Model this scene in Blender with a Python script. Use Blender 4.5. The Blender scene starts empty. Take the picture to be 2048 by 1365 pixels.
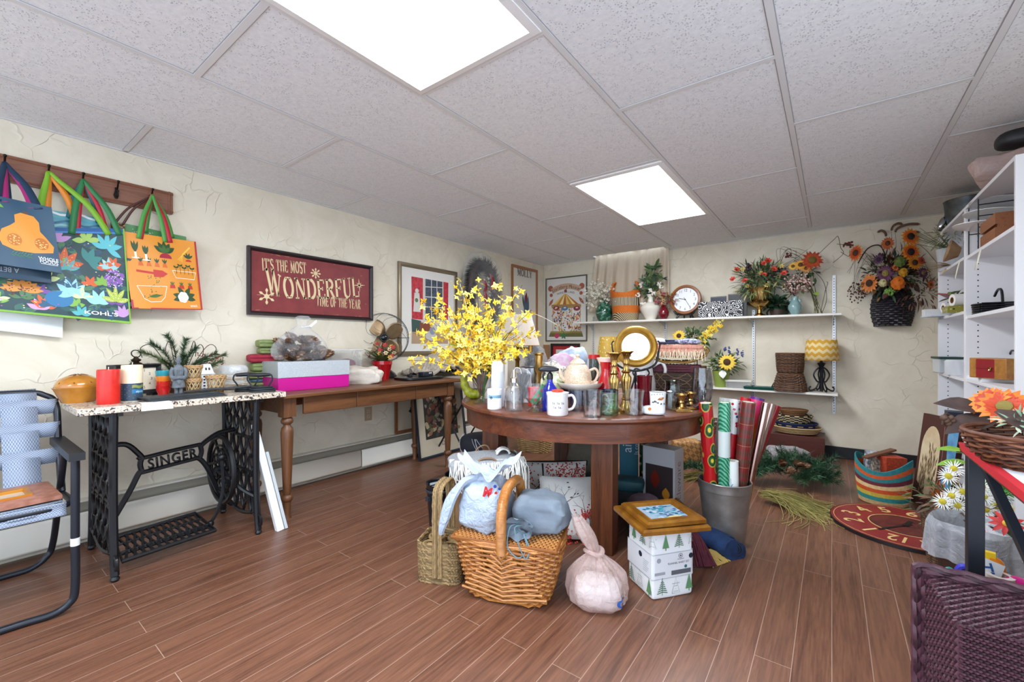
import bpy,bmesh,math,random
from mathutils import Vector as V,Matrix,noise
PI=math.pi
R=random.Random(11)
sc=bpy.context.scene
# ------------------------------------------------------------------ camera, world, exposure
HC,F,CS,SN=1.05,853.0,0.8,0.6          # eye height, focal length in pixels, cos / sin of the yaw
YAW=math.atan2(SN,CS)
cd=bpy.data.cameras.new('camera');cam=bpy.data.objects.new('camera',cd);sc.collection.objects.link(cam)
cam.location=(0,0,HC);cam.rotation_euler=(PI/2,0,YAW)
cd.sensor_width=36;cd.lens=36*F/2048;cd.shift_y=6.5/2048;cd.clip_start=.02
sc.camera=cam
w=bpy.data.worlds.new('world');sc.world=w;w.use_nodes=True
w.node_tree.nodes['Background'].inputs[0].default_value=(.80,.94,1.12,1)
w.node_tree.nodes['Background'].inputs[1].default_value=1.6
vs=sc.view_settings;vs.view_transform='Standard';vs.look='None';vs.gamma=1;vs.use_curve_mapping=False
vs.exposure=0.95
LAMP=13                                     # radiance of the ceiling panels
sc.cycles.max_bounces=10;sc.cycles.transparent_max_bounces=24;sc.cycles.diffuse_bounces=5
sc.cycles.caustics_reflective=False;sc.cycles.caustics_refractive=False
sc.cycles.sample_clamp_indirect=6
XL,YB,XR,YN,HT=-3.17,4.96,1.02,-2.2,2.13      # left wall, back wall, right wall, wall behind, ceiling height
def ray(px,py):
 a,b=(px-1024)/F,(689-py)/F
 return V((a*CS-SN,a*SN+CS,b))
def PZ(px,py,z): r=ray(px,py);t=(z-HC)/r.z;return V((r.x*t,r.y*t,z))
def PX(px,py,x): r=ray(px,py);t=x/r.x;return V((x,r.y*t,HC+r.z*t))
def PY(px,py,y): r=ray(px,py);t=y/r.y;return V((r.x*t,y,HC+r.z*t))
def dep(p): return -p[0]*SN+p[1]*CS
def CX(px,x,z=0): p=PX(px,689,x);p.z=z;return p            # on a level surface, on the line x, in picture column px
def CD(px,d,z=0): p=ray(px,689)*d;p.z=z;return p            # on a level surface at depth d
def PD(px,py,d): r=ray(px,py)*d;r.z+= HC;return r       # at a depth
def S(p,n): return n*dep(p)/F                                   # n pixels at the depth of p, in metres
def face(p): return math.atan2(p[1],p[0])-PI/2                  # turn a front (-y) to someone standing by the door
def rad(p,n):                                                   # radius of an upright round thing n pixels wide
 a=(p[0]*CS+p[1]*SN)/dep(p)
 return n*dep(p)/F/2/math.sqrt(1+a*a)
# ------------------------------------------------------------------ materials
MC={}
def lin(h):
 h=h.lstrip('#');o=[]
 for i in (0,2,4):
  c=int(h[i:i+2],16)/255;o.append(c/12.92 if c <= .04045 else ((c+.055)/1.055)**2.4)
 return (*o,1)
class NT:
 def __init__(s,name):
  s.m=bpy.data.materials.new(name);s.m.use_nodes=True;s.t=s.m.node_tree
  s.b=s.t.nodes['Principled BSDF'];s.out=s.t.nodes['Material Output']
 def n(s,typ,**kw):
  x=s.t.nodes.new('ShaderNode'+typ)
  for k,v in kw.items(): setattr(x,k,v)
  return x
 def l(s,a,b): s.t.links.new(a,b)
 def co(s,scale=(1,1,1),rot=(0,0,0),src='Object'):
  t=s.n('TexCoord');m=s.n('Mapping');m.inputs['Scale'].default_value=scale;m.inputs['Rotation'].default_value=rot
  s.l(t.outputs[src],m.inputs[0]);return m.outputs[0]
 def noise(s,co,scale=5,det=4,rough=.55,dist=0):
  x=s.n('TexNoise');s.l(co,x.inputs['Vector']);x.inputs['Scale'].default_value=scale;x.inputs['Detail'].default_value=det
  x.inputs['Roughness'].default_value=rough;x.inputs['Distortion'].default_value=dist;return x.outputs['Fac']
 def ramp(s,fac,stops):
  x=s.n('ValToRGB');s.l(fac,x.inputs[0]);e=x.color_ramp.elements
  while len(e) < len(stops): e.new(.5)
  for k,(p,c) in zip(e,stops): k.position=p;k.color=lin(c) if isinstance(c,str) else (c,c,c,1)
  return x.outputs[0]
 def mix(s,fac,a,b,mode='MIX'):
  x=s.n('Mix',data_type='RGBA',blend_type=mode)
  for v,i in ((fac,0),(a,6),(b,7)):
   if isinstance(v,(int,float)): x.inputs[i].default_value=v
   elif isinstance(v,str): x.inputs[i].default_value=lin(v)
   else: s.l(v,x.inputs[i])
  return x.outputs[2]
 def math(s,op,a,b=0.0,c=0.0):
  x=s.n('Math',operation=op)
  for i,v in enumerate((a,b,c)):
   if isinstance(v,(int,float)): x.inputs[i].default_value=v
   else: s.l(v,x.inputs[i])
  return x.outputs[0]
 def bump(s,h,dist=.002,st=1.0):
  x=s.n('Bump');x.inputs['Distance'].default_value=dist;x.inputs['Strength'].default_value=st
  s.l(h,x.inputs['Height']);s.l(x.outputs[0],s.b.inputs['Normal'])
 def base(s,c):
  if isinstance(c,str): s.b.inputs['Base Color'].default_value=lin(c)
  else: s.l(c,s.b.inputs['Base Color'])
 def set(s,**kw):
  for k,v in kw.items(): s.b.inputs[k.replace('_',' ')].default_value=v
def mat(col,rough=.5,metal=0,var=None,vs=20,st=(1,1,1),bump=0,bs=60,spec=.5,coat=0,emit=0,alpha=1,det=4,sub=0):
 """plain material; var = a second colour mixed in by a noise of scale vs (st stretches it); bump = depth in metres of a noise of scale bs"""
 key=(col,rough,metal,var,vs,st,bump,bs,spec,coat,emit,alpha,det,sub)
 if key in MC: return MC[key]
 t=NT('mat_'+col.strip('#'));t.set(Roughness=rough,Metallic=metal,Specular_IOR_Level=spec,Coat_Weight=coat)
 if coat: t.set(Coat_Roughness=.08)
 if sub: t.set(Subsurface_Weight=sub,Subsurface_Scale=.01)
 if var:
  c=t.co(st);t.base(t.ramp(t.noise(c,vs,det),((.36,col),(.64,var))))
 else: t.base(col)
 if bump: t.bump(t.noise(t.co(st),bs,3),bump)
 if emit: t.b.inputs['Emission Color'].default_value=lin(col);t.set(Emission_Strength=emit)
 MC[key]=t.m;return t.m
def metal(col,rough=.3,bump=0,bs=40,var=None): return mat(col,rough,1,var,12,bump=bump,bs=bs)
def thin(col='#ffffff',edge='#b9c3c6',lo=.03,hi=.6,rough=.03,bump=0,bs=30,key='glass'):
 """thin clear glass: tinted see-through in the middle, reflective and denser where it is seen edge on"""
 k=('thin',col,edge,lo,hi,rough,bump,bs)
 if k in MC: return MC[k]
 t=NT(key);lw=t.n('LayerWeight');lw.inputs[0].default_value=.35
 tr=t.n('BsdfTransparent');gl=t.n('BsdfGlossy');gl.inputs['Roughness'].default_value=rough;mx=t.n('MixShader')
 f=lw.outputs['Facing']
 t.l(t.ramp(f,((.25,col),(.95,edge))),tr.inputs[0])
 if bump:
  b=t.n('Bump');b.inputs['Distance'].default_value=bump;t.l(t.noise(t.co(),bs,3),b.inputs['Height'])
  t.l(b.outputs[0],gl.inputs['Normal']);t.l(b.outputs[0],lw.inputs['Normal'])
 x=t.n('MapRange');x.inputs['From Min'].default_value=.2;x.inputs['To Min'].default_value=lo;x.inputs['To Max'].default_value=hi
 t.l(f,x.inputs[0]);t.l(x.outputs[0],mx.inputs[0]);t.l(tr.outputs[0],mx.inputs[1]);t.l(gl.outputs[0],mx.inputs[2])
 t.l(mx.outputs[0],t.out.inputs[0]);MC[k]=t.m;return t.m
def film(col='#f4f6fa',op=.35,bump=.004,bs=22,rough=.22,key='plastic_film',opv=.25):
 """crinkled plastic film; op = how much it hides"""
 k=('film',col,op,bump,bs,rough,opv)
 if k in MC: return MC[k]
 t=NT(key);t.base(col);t.set(Roughness=rough,Specular_IOR_Level=.7)
 n=t.noise(t.co(),bs,4,.6,1.2);t.bump(n,bump)
 tr=t.n('BsdfTransparent');mx=t.n('MixShader')
 lw=t.n('LayerWeight');lw.inputs[0].default_value=.4
 a=t.math('ADD',t.math('MULTIPLY_ADD',n,opv,op-opv/2),t.math('MULTIPLY',lw.outputs['Facing'],.45));a=t.math('MINIMUM',a,1)
 t.l(a,mx.inputs[0]);t.l(tr.outputs[0],mx.inputs[1]);t.l(t.b.outputs[0],mx.inputs[2]);t.l(mx.outputs[0],t.out.inputs[0])
 MC[k]=t.m;return t.m
def wood(a,b,c=None,axis='x',scale=1.0,rough=.4,bump=.0006,coat=0):
 k=('wood',a,b,c,axis,scale,rough,coat)
 if k in MC: return MC[k]
 t=NT('wood');s={'x': (2,26,26),'y': (26,2,26),'z': (26,26,2)}[axis]
 co=t.co(tuple(v*scale for v in s));n=t.noise(co,1.6,6,.62,.6)
 f=t.noise(t.co(tuple(v*scale*4 for v in s)),2,3)
 col=t.ramp(n,((.3,a),(.52,b),(.72,c or a)))
 t.base(t.mix(.35,col,t.ramp(f,((.35,a),(.65,b))),'MIX'));t.bump(f,bump)
 t.set(Roughness=rough,Coat_Weight=coat);MC[k]=t.m;return t.m
def woven(a,b,scale=60,rough=.7,bump=.003,ratio=1.0,axis=0,c=None):
 """basket weave by bump and colour for pieces too small to braid strand by strand"""
 k=('woven',a,b,scale,ratio,axis,c)
 if k in MC: return MC[k]
 t=NT('weave');co=t.co((scale,scale,scale*ratio))
 ck=t.n('TexChecker');ck.inputs['Scale'].default_value=1.0
 w1=t.n('TexWave',wave_type='BANDS',bands_direction='Z');w1.inputs['Scale'].default_value=.5;t.l(co,w1.inputs[0])
 w2=t.n('TexWave',wave_type='BANDS',bands_direction='DIAGONAL' if axis == 2 else 'X');w2.inputs['Scale'].default_value=.33;t.l(co,w2.inputs[0])
 t.l(co,ck.inputs[0]);h=t.mix(ck.outputs['Fac'],w1.outputs[0],w2.outputs[0])
 n=t.noise(t.co(),35,3)
 t.base(t.mix(n,t.ramp(h,((.1,a),(.7,b))),t.ramp(h,((.1,a),(.7,c or b)))))
 t.bump(h,bump);t.set(Roughness=rough);MC[k]=t.m;return t.m
WHITE=mat('#eceae6',.4);BLACK=mat('#141416',.45);CREAM=mat('#e8dcc0',.6)
GLASS=thin();BRASS=metal('#cfae70',.24,.0004,30,'#a8823f');GOLDP=mat('#c39a46',.42,.6,'#a67c2c',14)
IRON=mat('#15161a',.42,.3,'#24262b',30,bump=.0008,bs=90)
# ------------------------------------------------------------------ mesh builder
FR=Matrix.Rotation(PI/2,4,'X')             # draw in x/y, look at it from -y
def T(x=0,y=0,z=0): return Matrix.Translation((x,y,z))
def RZ(a): return Matrix.Rotation(a,4,'Z')
def RX(a): return Matrix.Rotation(a,4,'X')
def RY(a): return Matrix.Rotation(a,4,'Y')
def SC(x,y=None,z=None): return Matrix.Diagonal((x,x if y is None else y,x if z is None else z,1))
def along(p,d,spin=0,s=1):                  # frame at p whose z axis points along d
 q=V(d).normalized().to_track_quat('Z','Y').to_matrix().to_4x4()
 return T(*p) @ q @ RZ(spin) @ SC(s)
class MB:
 def __init__(s,m=None,M=None):
  s.v,s.f,s.mi,s.mats,s.cur,s.M,s.W=[],[],[],[],0,M or Matrix(),None
  if m: s.use(m)
 def use(s,m):
  if m not in s.mats: s.mats.append(m)
  s.cur=s.mats.index(m);return s
 def add(s,vs,fs):
  o=len(s.v);M=s.M
  s.v+= [tuple(s.W(M @ V(p))) for p in vs] if s.W else [tuple(M @ V(p)) for p in vs]
  for f in fs: s.f.append(tuple(i+o for i in f));s.mi.append(s.cur)
  return s
 def box(s,x0,y0,z0,x1,y1,z1):
  return s.add([(x0,y0,z0),(x1,y0,z0),(x1,y1,z0),(x0,y1,z0),(x0,y0,z1),(x1,y0,z1),(x1,y1,z1),(x0,y1,z1)],
                     [(3,2,1,0),(4,5,6,7),(0,1,5,4),(1,2,6,5),(2,3,7,6),(3,0,4,7)])
 def cb(s,c,d): return s.box(c[0]-d[0]/2,c[1]-d[1]/2,c[2]-d[2]/2,c[0]+d[0]/2,c[1]+d[1]/2,c[2]+d[2]/2)
 def tube(s,pts,r,n=8,closed=False,cap=True,flat=1.0,up=None):
  pts=[V(p) for p in pts];k=len(pts);rs=r if isinstance(r,(list,tuple)) else [r]*k
  vs,fs=[],[];prev=None
  for i,p in enumerate(pts):
   a=pts[i-1] if (i or closed) else p;b=pts[(i+1) % k] if (i < k-1 or closed) else p
   t=(b-a)
   t=t.normalized() if t.length > 1e-9 else V((0,0,1))
   if prev is None:
    u=V(up) if up else (V((0,0,1)) if abs(t.z) < .9 else V((1,0,0)))
   else: u=prev
   u=(u-t*u.dot(t));u=u.normalized() if u.length > 1e-6 else t.orthogonal().normalized()
   prev=u;w=t.cross(u)
   for j in range(n):
    a=2*PI*j/n+PI/n;vs.append(p+(u*math.cos(a)*flat+w*math.sin(a))*rs[i])
  m=k if closed else k-1
  for i in range(m):
   for j in range(n):
    a,b=i*n+j,i*n+(j+1) % n;c,d=((i+1) % k)*n+(j+1) % n,((i+1) % k)*n+j
    fs.append((a,b,c,d))
  if cap and not closed: fs+= [tuple(range(n-1,-1,-1)),tuple(range((k-1)*n,k*n))]
  return s.add(vs,fs)
 def cyl(s,p0,p1,r0,r1=None,n=16): return s.tube([p0,p1],[r0,r0 if r1 is None else r1],n)
 def lathe(s,prof,n=24,c=(0,0,0),fn=None):
  vs,fs,rows=[],[],[]
  for r,z in prof:
   if r < 1e-6: rows.append([len(vs)]);vs.append((c[0],c[1],c[2]+z))
   else:
    rows.append(list(range(len(vs),len(vs)+n)))
    for j in range(n):
     a=2*PI*j/n;q=r*(fn(a,z) if fn else 1);vs.append((c[0]+q*math.cos(a),c[1]+q*math.sin(a),c[2]+z))
  for A,B in zip(rows,rows[1:]):
   for j in range(n):
    a,b,c2,d=A[j % len(A)],A[(j+1) % len(A)],B[(j+1) % len(B)],B[j % len(B)]
    f=[a,b,c2,d];g=[]
    for q in f:
     if q not in g: g.append(q)
    if len(g) > 2: fs.append(tuple(g))
  return s.add(vs,fs)
 def sph(s,c,r,n=12,m=8):
  r=(r,r,r) if isinstance(r,(int,float)) else r
  return s.grid(lambda u,v: (c[0]+r[0]*math.sin(PI*v)*math.cos(2*PI*u),c[1]+r[1]*math.sin(PI*v)*math.sin(2*PI*u),c[2]-r[2]*math.cos(PI*v)),n,m,True)
 def grid(s,fn,nu,nv,cu=False,cv=False):
  mu=nu if cu else nu+1;mv=nv if cv else nv+1
  vs=[fn(i/nu,j/nv) for j in range(mv) for i in range(mu)]
  fs=[(j*mu+i,j*mu+(i+1) % mu,((j+1) % mv)*mu+(i+1) % mu,((j+1) % mv)*mu+i) for j in range(nv) for i in range(nu)]
  return s.add(vs,fs)
 def flat(s,pts,z=0): return s.add([(p[0],p[1],z) if len(p) == 2 else p for p in pts],[tuple(range(len(pts)))])
 def poly(s,pts,z0,z1):
  k=len(pts)
  return s.add([(x,y,z0) for x,y in pts]+[(x,y,z1) for x,y in pts],
                     [tuple(range(k-1,-1,-1)),tuple(range(k,2*k))]+[(i,(i+1) % k,k+(i+1) % k,k+i) for i in range(k)])
 def rect(s,x0,y0,x1,y1,z=0): return s.flat([(x0,y0),(x1,y0),(x1,y1),(x0,y1)],z)
 def disc(s,x,y,r,z=0,n=16,ry=None): return s.flat([(x+r*math.cos(2*PI*i/n),y+(ry or r)*math.sin(2*PI*i/n)) for i in range(n)],z)
 def band(s,x,y,r0,r1,z=0,n=32,a0=0,a1=2*PI):
  vs=[]
  for i in range(n+1):
   a=a0+(a1-a0)*i/n;vs+= [(x+r0*math.cos(a),y+r0*math.sin(a),z),(x+r1*math.cos(a),y+r1*math.sin(a),z)]
  return s.add(vs,[(2*i,2*i+1,2*i+3,2*i+2) for i in range(n)])
 def line(s,pts,w,z=0):                   # flat ribbon in x/y
  vs=[];k=len(pts);ws=w if isinstance(w,(list,tuple)) else [w]*k
  for i,p in enumerate(pts):
   a=pts[max(i-1,0)];b=pts[min(i+1,k-1)];dx,dy=b[0]-a[0],b[1]-a[1];l=math.hypot(dx,dy) or 1
   nx,ny=-dy/l*ws[i]/2,dx/l*ws[i]/2;vs+= [(p[0]+nx,p[1]+ny,z),(p[0]-nx,p[1]-ny,z)]
  return s.add(vs,[(2*i+1,2*i+3,2*i+2,2*i) for i in range(k-1)])
 def ring(s,w,h,prof):                    # mitred frame in x/y centred on the origin; prof = (inset from the outer edge, height)
  vs=[]
  for q,z in prof:
   x,y=w/2-q,h/2-q;vs+= [(-x,-y,z),(x,-y,z),(x,y,z),(-x,y,z)]
  fs=[]
  for i in range(len(prof)-1):
   for j in range(4): fs.append((i*4+j,i*4+(j+1) % 4,i*4+4+(j+1) % 4,i*4+4+j))
  return s.add(vs,fs)
 def sup(s,c,r,e=.35,e2=.35,n=28,m=16,amp=0,fr=8,seed=0,fn=None):   # pillow / folded cloth / full bag
  def pw(x,k): return math.copysign(abs(x)**k,x)
  def g(u,v):
   a,b=2*PI*u,PI*(v-.5)
   p=V((r[0]*pw(math.cos(b),e)*pw(math.cos(a),e2),r[1]*pw(math.cos(b),e)*pw(math.sin(a),e2),r[2]*pw(math.sin(b),e)))
   if amp:
    q=p*fr+V((seed,seed*2.3,0));p=p*(1+amp*noise.fractal(q,1,2,3))
   if fn: p=V(fn(p))
   return p+V(c)
  return s.grid(g,n,m,True)
 def leaf(s,b,d,up,L,W,bend=.25,n=4,fold=.15,tip=1.0):
  b,d,up=V(b),V(d).normalized(),V(up);up=(up-d*up.dot(d));up=up.normalized() if up.length > 1e-5 else d.orthogonal().normalized()
  sd=d.cross(up);vs,fs=[],[]
  for i in range(n+1):
   t=i/n;w=W/2*math.sin(PI*min(1,(t*.92+.08)**tip)) if i < n else 0
   w=max(w,W*.02);c=b+d*L*t-up*(bend*L*t*t)
   vs+= [c-sd*w+up*w*fold,c,c+sd*w+up*w*fold]
  for i in range(n):
   o=i*3;fs+= [(o,o+1,o+4,o+3),(o+1,o+2,o+5,o+4)]
  return s.add(vs,fs)
 def flower(s,c,nr,r,n,mp,mc,cr=.25,lift=.3,wf=.5,bend=.35,two=None,tip=1.0,dome=.5):
  M0=s.M;s.M=M0 @ along(c,nr)
  for k in range(n*(2 if two else 1)):
   a=2*PI*k/n+R.uniform(-.08,.08)+(PI/n if k >= n else 0);rr=r*R.uniform(.88,1.05)*(.72 if k >= n else 1)
   s.use(two if k >= n else mp)
   dz=lift*(1.5 if k >= n else 1)
   s.leaf((math.cos(a)*cr*r*.5,math.sin(a)*cr*r*.5,.01*r*(k >= n)),(math.cos(a),math.sin(a),dz),(0,0,1),rr-cr*r*.5,wf*r,bend,3,.2,tip)
  s.use(mc);s.sph((0,0,cr*r*.15+.05*r),(cr*r,cr*r,cr*r*dome),10,5);s.M=M0;return s
 def text(s,txt,x,y,size,z=.0006,align='CENTER',sx=1,off=0,sp=1):
  cu=bpy.data.curves.new('t','FONT');cu.body=txt;cu.size=size;cu.align_x=align;cu.resolution_u=3;cu.offset=off;cu.space_character=sp
  ob=bpy.data.objects.new('t',cu);me=ob.to_mesh()
  s.add([(x+v.co.x*sx,y+v.co.y,z) for v in me.vertices],[tuple(p.vertices) for p in me.polygons])
  ob.to_mesh_clear();bpy.data.objects.remove(ob);bpy.data.curves.remove(cu);return s
 def serif(s,txt,x,y,h,z=.0006,w=.62,th=.17,arc=None,gap=.12):
  """roman capitals made of thick and thin strokes with serifs; arc(t) -> (dy, scale) bends the line"""
  adv=0;out=[]
  for ch in txt:
   g=GLY.get(ch)
   if g: out.append((adv,g));adv+= g[0]*w+gap
   else: adv+= .35
  tot=adv-gap
  for a,g in out:
   for st in g[1]:
    wd=(th if st[0] else th*.42)*h;pts=[]
    for px,py in st[1]:
     X=a+px*g[0]*w;t=X/tot
     dy,k=arc(t) if arc else (0,1)
     pts.append((x+(X-tot/2)*h,y+dy+py*h*k))
    s.line(pts,wd,z)
  return tot*h
 def leaf2(s,x,y,a,L,W,z=0,n=6,tip=1.0):
  ca,sa=math.cos(a),math.sin(a);up,dn=[],[]
  for i in range(n+1):
   t=i/n;w=W/2*math.sin(PI*t**tip);up.append((x+ca*L*t-sa*w,y+sa*L*t+ca*w));dn.append((x+ca*L*t+sa*w,y+sa*L*t-ca*w))
  return s.flat(dn+up[::-1][1:-1],z)
 def star(s,P,z=0,rings=4):
  cx,cy=sum(p[0] for p in P)/len(P),sum(p[1] for p in P)/len(P);k=len(P);vs=[(cx,cy,z)];fs=[]
  for r in range(1,rings+1): vs+= [(cx+(x-cx)*r/rings,cy+(y-cy)*r/rings,z) for x,y in P]
  for i in range(k):
   j=(i+1) % k;fs.append((0,1+i,1+j))
   for r in range(rings-1): fs.append((1+r*k+i,1+(r+1)*k+i,1+(r+1)*k+j,1+r*k+j))
  return s.add(vs,fs)
 def ribbon(s,pts,w,side):
  pts=[V(p) for p in pts];sd=V(side).normalized()*w/2;vs=[]
  for p in pts: vs+= [p-sd,p+sd]
  return s.add(vs,[(2*i,2*i+1,2*i+3,2*i+2) for i in range(len(pts)-1)])
 def needles(s,pts,k,L,w=.0012,spread=.8):
  P=[V(p) for p in pts];vs,fs=[],[]
  for i in range(k):
   t=(i+.5)/k*(len(P)-1.001);a,b=P[int(t)],P[int(t)+1];p=a.lerp(b,t-int(t));d=(b-a).normalized()
   q=V((R.gauss(0,1),R.gauss(0,1),R.gauss(0,1)));q=(q-d*q.dot(d)).normalized();e=(q*spread+d*.75).normalized()*L*R.uniform(.7,1.1)
   sd=e.cross(V((R.gauss(0,1),R.gauss(0,1),R.gauss(0,1)))).normalized()*w
   o=len(vs);vs+= [p-sd,p+sd,p+e];fs.append((o,o+1,o+2))
  return s.add(vs,fs)
 def build(s,name,par=None,bev=0,solid=0,sub=0,M=None,sharp=.7,seg=2):
  me=bpy.data.meshes.new(name);me.from_pydata(s.v,[],s.f)
  for m in s.mats: me.materials.append(m)
  me.polygons.foreach_set('material_index',s.mi);me.polygons.foreach_set('use_smooth',[True]*len(s.f))
  me.update()
  try: me.set_sharp_from_angle(angle=sharp)
  except Exception: pass
  o=bpy.data.objects.new(name,me);sc.collection.objects.link(o)
  if par: o.parent=par
  if M is not None: o.matrix_local=M
  if solid: q=o.modifiers.new('solid','SOLIDIFY');q.thickness=solid;q.offset=0
  if bev: q=o.modifiers.new('bevel','BEVEL');q.width=bev;q.segments=seg;q.limit_method='ANGLE';q.harden_normals=False
  if sub: q=o.modifiers.new('sub','SUBSURF');q.levels=sub;q.render_levels=sub
  return o
def arcp(cx,cy,rx,ry,a0,a1,n=10): return [(cx+rx*math.cos(math.radians(a0+(a1-a0)*i/n)),cy+ry*math.sin(math.radians(a0+(a1-a0)*i/n))) for i in range(n+1)]
def _sf(x,y,k=.17): return (0,[(x-k,y),(x+k,y)])
def _v(x,thick=1,a=0.0,b=1.0): return [(thick,[(x,a),(x,b)]),_sf(x,.02+a),_sf(x,.98 if b == 1 else b)]
GLY={
 'I': (.5,_v(.5)),'T': (.9,[(1,[(.5,0),(.5,1)]),_sf(.5,.02),(0,[(0,.97),(1,.97)]),(0,[(.02,1),(.02,.76)]),(0,[(.98,1),(.98,.76)])]),
 "'": (.3,[(1,[(.5,1),(.4,.78)])]),'H': (1.05,_v(.17)+_v(.83)+[(0,[(.17,.52),(.83,.52)])]),
 'E': (.85,_v(.2)+[(0,[(.2,.97),(.95,.97)]),(0,[(.93,1),(.93,.78)]),(0,[(.2,.52),(.72,.52)]),(0,[(.72,.62),(.72,.42)]),(0,[(.2,.03),(1,.03)]),(0,[(.98,0),(.98,.24)])]),
 'F': (.85,_v(.2)+[(0,[(.2,.97),(.95,.97)]),(0,[(.93,1),(.93,.78)]),(0,[(.2,.52),(.72,.52)]),(0,[(.72,.62),(.72,.42)])]),
 'L': (.85,_v(.2)+[(0,[(.2,.03),(1,.03)]),(0,[(.98,0),(.98,.28)])]),
 'M': (1.25,_v(.14,0)+_v(.86)+[(1,[(.16,1),(.5,.1)]),(0,[(.5,.1),(.84,1)])]),
 'N': (1.1,_v(.14,0)+_v(.86,0)+[(1,[(.14,1),(.86,0)])]),
 'O': (1.1,[(1,arcp(.5,.5,.4,.48,110,250)),(1,arcp(.5,.5,.4,.48,-70,70)),(0,arcp(.5,.5,.4,.48,60,120)),(0,arcp(.5,.5,.4,.48,240,300))]),
 'S': (.8,[(0,arcp(.5,.75,.38,.23,20,100)),(1,arcp(.5,.75,.38,.23,100,270)),(1,arcp(.5,.26,.4,.25,90,-90)),(0,arcp(.5,.26,.4,.25,-90,-165)),(0,[(.88,1),(.88,.72)]),(0,[(.1,.3),(.1,0)])]),
 'W': (1.5,[(1,[(.1,1),(.32,0)]),(0,[(.32,0),(.5,.95)]),(1,[(.5,.95),(.7,0)]),(0,[(.7,0),(.92,1)]),_sf(.1,.98,.12),_sf(.5,.98,.1),_sf(.92,.98,.1)]),
 'D': (1.05,_v(.18)+[(0,[(.18,.97),(.5,.97)]),(1,arcp(.45,.5,.45,.47,85,-85)),(0,[(.18,.03),(.5,.03)])]),
 'R': (1.0,_v(.18)+[(0,[(.18,.97),(.5,.97)]),(1,arcp(.48,.74,.36,.23,90,-90)),(0,[(.18,.51),(.5,.51)]),(1,[(.5,.5),(.95,0)])]),
 'U': (1.05,[(1,[(.17,1),(.17,.3),(.22,.14),(.35,.03),(.5,.01)]),(0,[(.5,.02),(.68,.05),(.8,.16),(.83,.3),(.83,1)]),_sf(.17,.98),_sf(.83,.98)]),
 'Y': (1.0,[(1,[(.1,1),(.5,.48)]),(0,[(.9,1),(.5,.48)]),(1,[(.5,.5),(.5,0)]),_sf(.5,.02),_sf(.12,.98),_sf(.88,.98)]),
 'A': (1.05,[(0,[(.12,0),(.48,1)]),(1,[(.48,1),(.88,0)]),(0,[(.25,.36),(.74,.36)]),_sf(.12,.02),_sf(.88,.02)]),
}
# ------------------------------------------------------------------ objects
def put(o,label,cat,group=None):
 o['label']=label;o['category']=cat
 if group: o['group']=group
 return o
def thing(name,label,cat,loc=(0,0,0),rz=0,group=None,rot=None):
 o=bpy.data.objects.new(name,None);sc.collection.objects.link(o);o.empty_display_size=.05
 o.location=loc;o.rotation_euler=rot or (0,0,rz);return put(o,label,cat,group)
def solo(mb,name,label,cat,loc=(0,0,0),rz=0,group=None,rot=None,**kw):
 o=mb.build(name,**kw);o.location=loc;o.rotation_euler=rot or (0,0,rz);return put(o,label,cat,group)
def struct(mb,name,**kw):
 o=mb.build(name,**kw);o['kind']='structure';return o
def dup(root,loc,rz=None,label=None,group=None,rot=None,sc_=None):
 r=root.copy();sc.collection.objects.link(r);r.location=loc
 if rot: r.rotation_euler=rot
 elif rz is not None: r.rotation_euler=(0,0,rz)
 if sc_: r.scale=(sc_,sc_,sc_) if isinstance(sc_,(int,float)) else sc_
 if label: r['label']=label
 if group: r['group']=group
 for ch in list(root.children):
  c=ch.copy();sc.collection.objects.link(c);c.parent=r
  for g in ch.children: d=g.copy();sc.collection.objects.link(d);d.parent=c
 return r
def inst(src,par,M,name=None):               # the same part again on the same or another thing
 c=src.copy();sc.collection.objects.link(c);c.parent=par;c.matrix_local=M;return c
def stuff(o): o['kind']='stuff';return o
def weave(mb,fn,rows,stakes,r,amp,closed=True,v0=0.,v1=1.,n=5,sub=2,jit=0,mats=None,flat=1.0):
 """rows of strands running in and out of the stakes; fn(u, v) -> point on the basket's wall"""
 def nor(u,v):
  e=1e-3;a,b,c=V(fn(u,v)),V(fn(u+e,v)),V(fn(u,v+e if v < .5 else v-e))
  q=(b-a).cross(c-a) if v < .5 else (c-a).cross(b-a)
  return q.normalized() if q.length else V((0,0,1))
 for i in range(rows):
  v=v0+(v1-v0)*(i+.5)/rows;pts=[];k=stakes*sub+(0 if closed else 1)
  if mats: mb.use(mats[i % len(mats)] if isinstance(mats,list) else mats(i,rows))
  for j in range(k):
   u=j/(stakes*sub);p=V(fn(u,v))
   a=amp*math.cos(PI*(j/sub+i));pts.append(p+nor(u,v)*a+V((0,0,R.uniform(-jit,jit))))
  mb.tube(pts,r,n,closed,flat=flat)
def catmull(pts,n=6):
 P=[V(p) for p in pts];out=[]
 for i in range(len(P)-1):
  a,b,c,d=P[max(i-1,0)],P[i],P[i+1],P[min(i+2,len(P)-1)]
  for k in range(n):
   t=k/n;out.append(.5*((2*b)+(c-a)*t+(2*a-5*b+4*c-d)*t*t+(3*b-a-3*c+d)*t**3))
 return out+[P[-1]]
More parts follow.
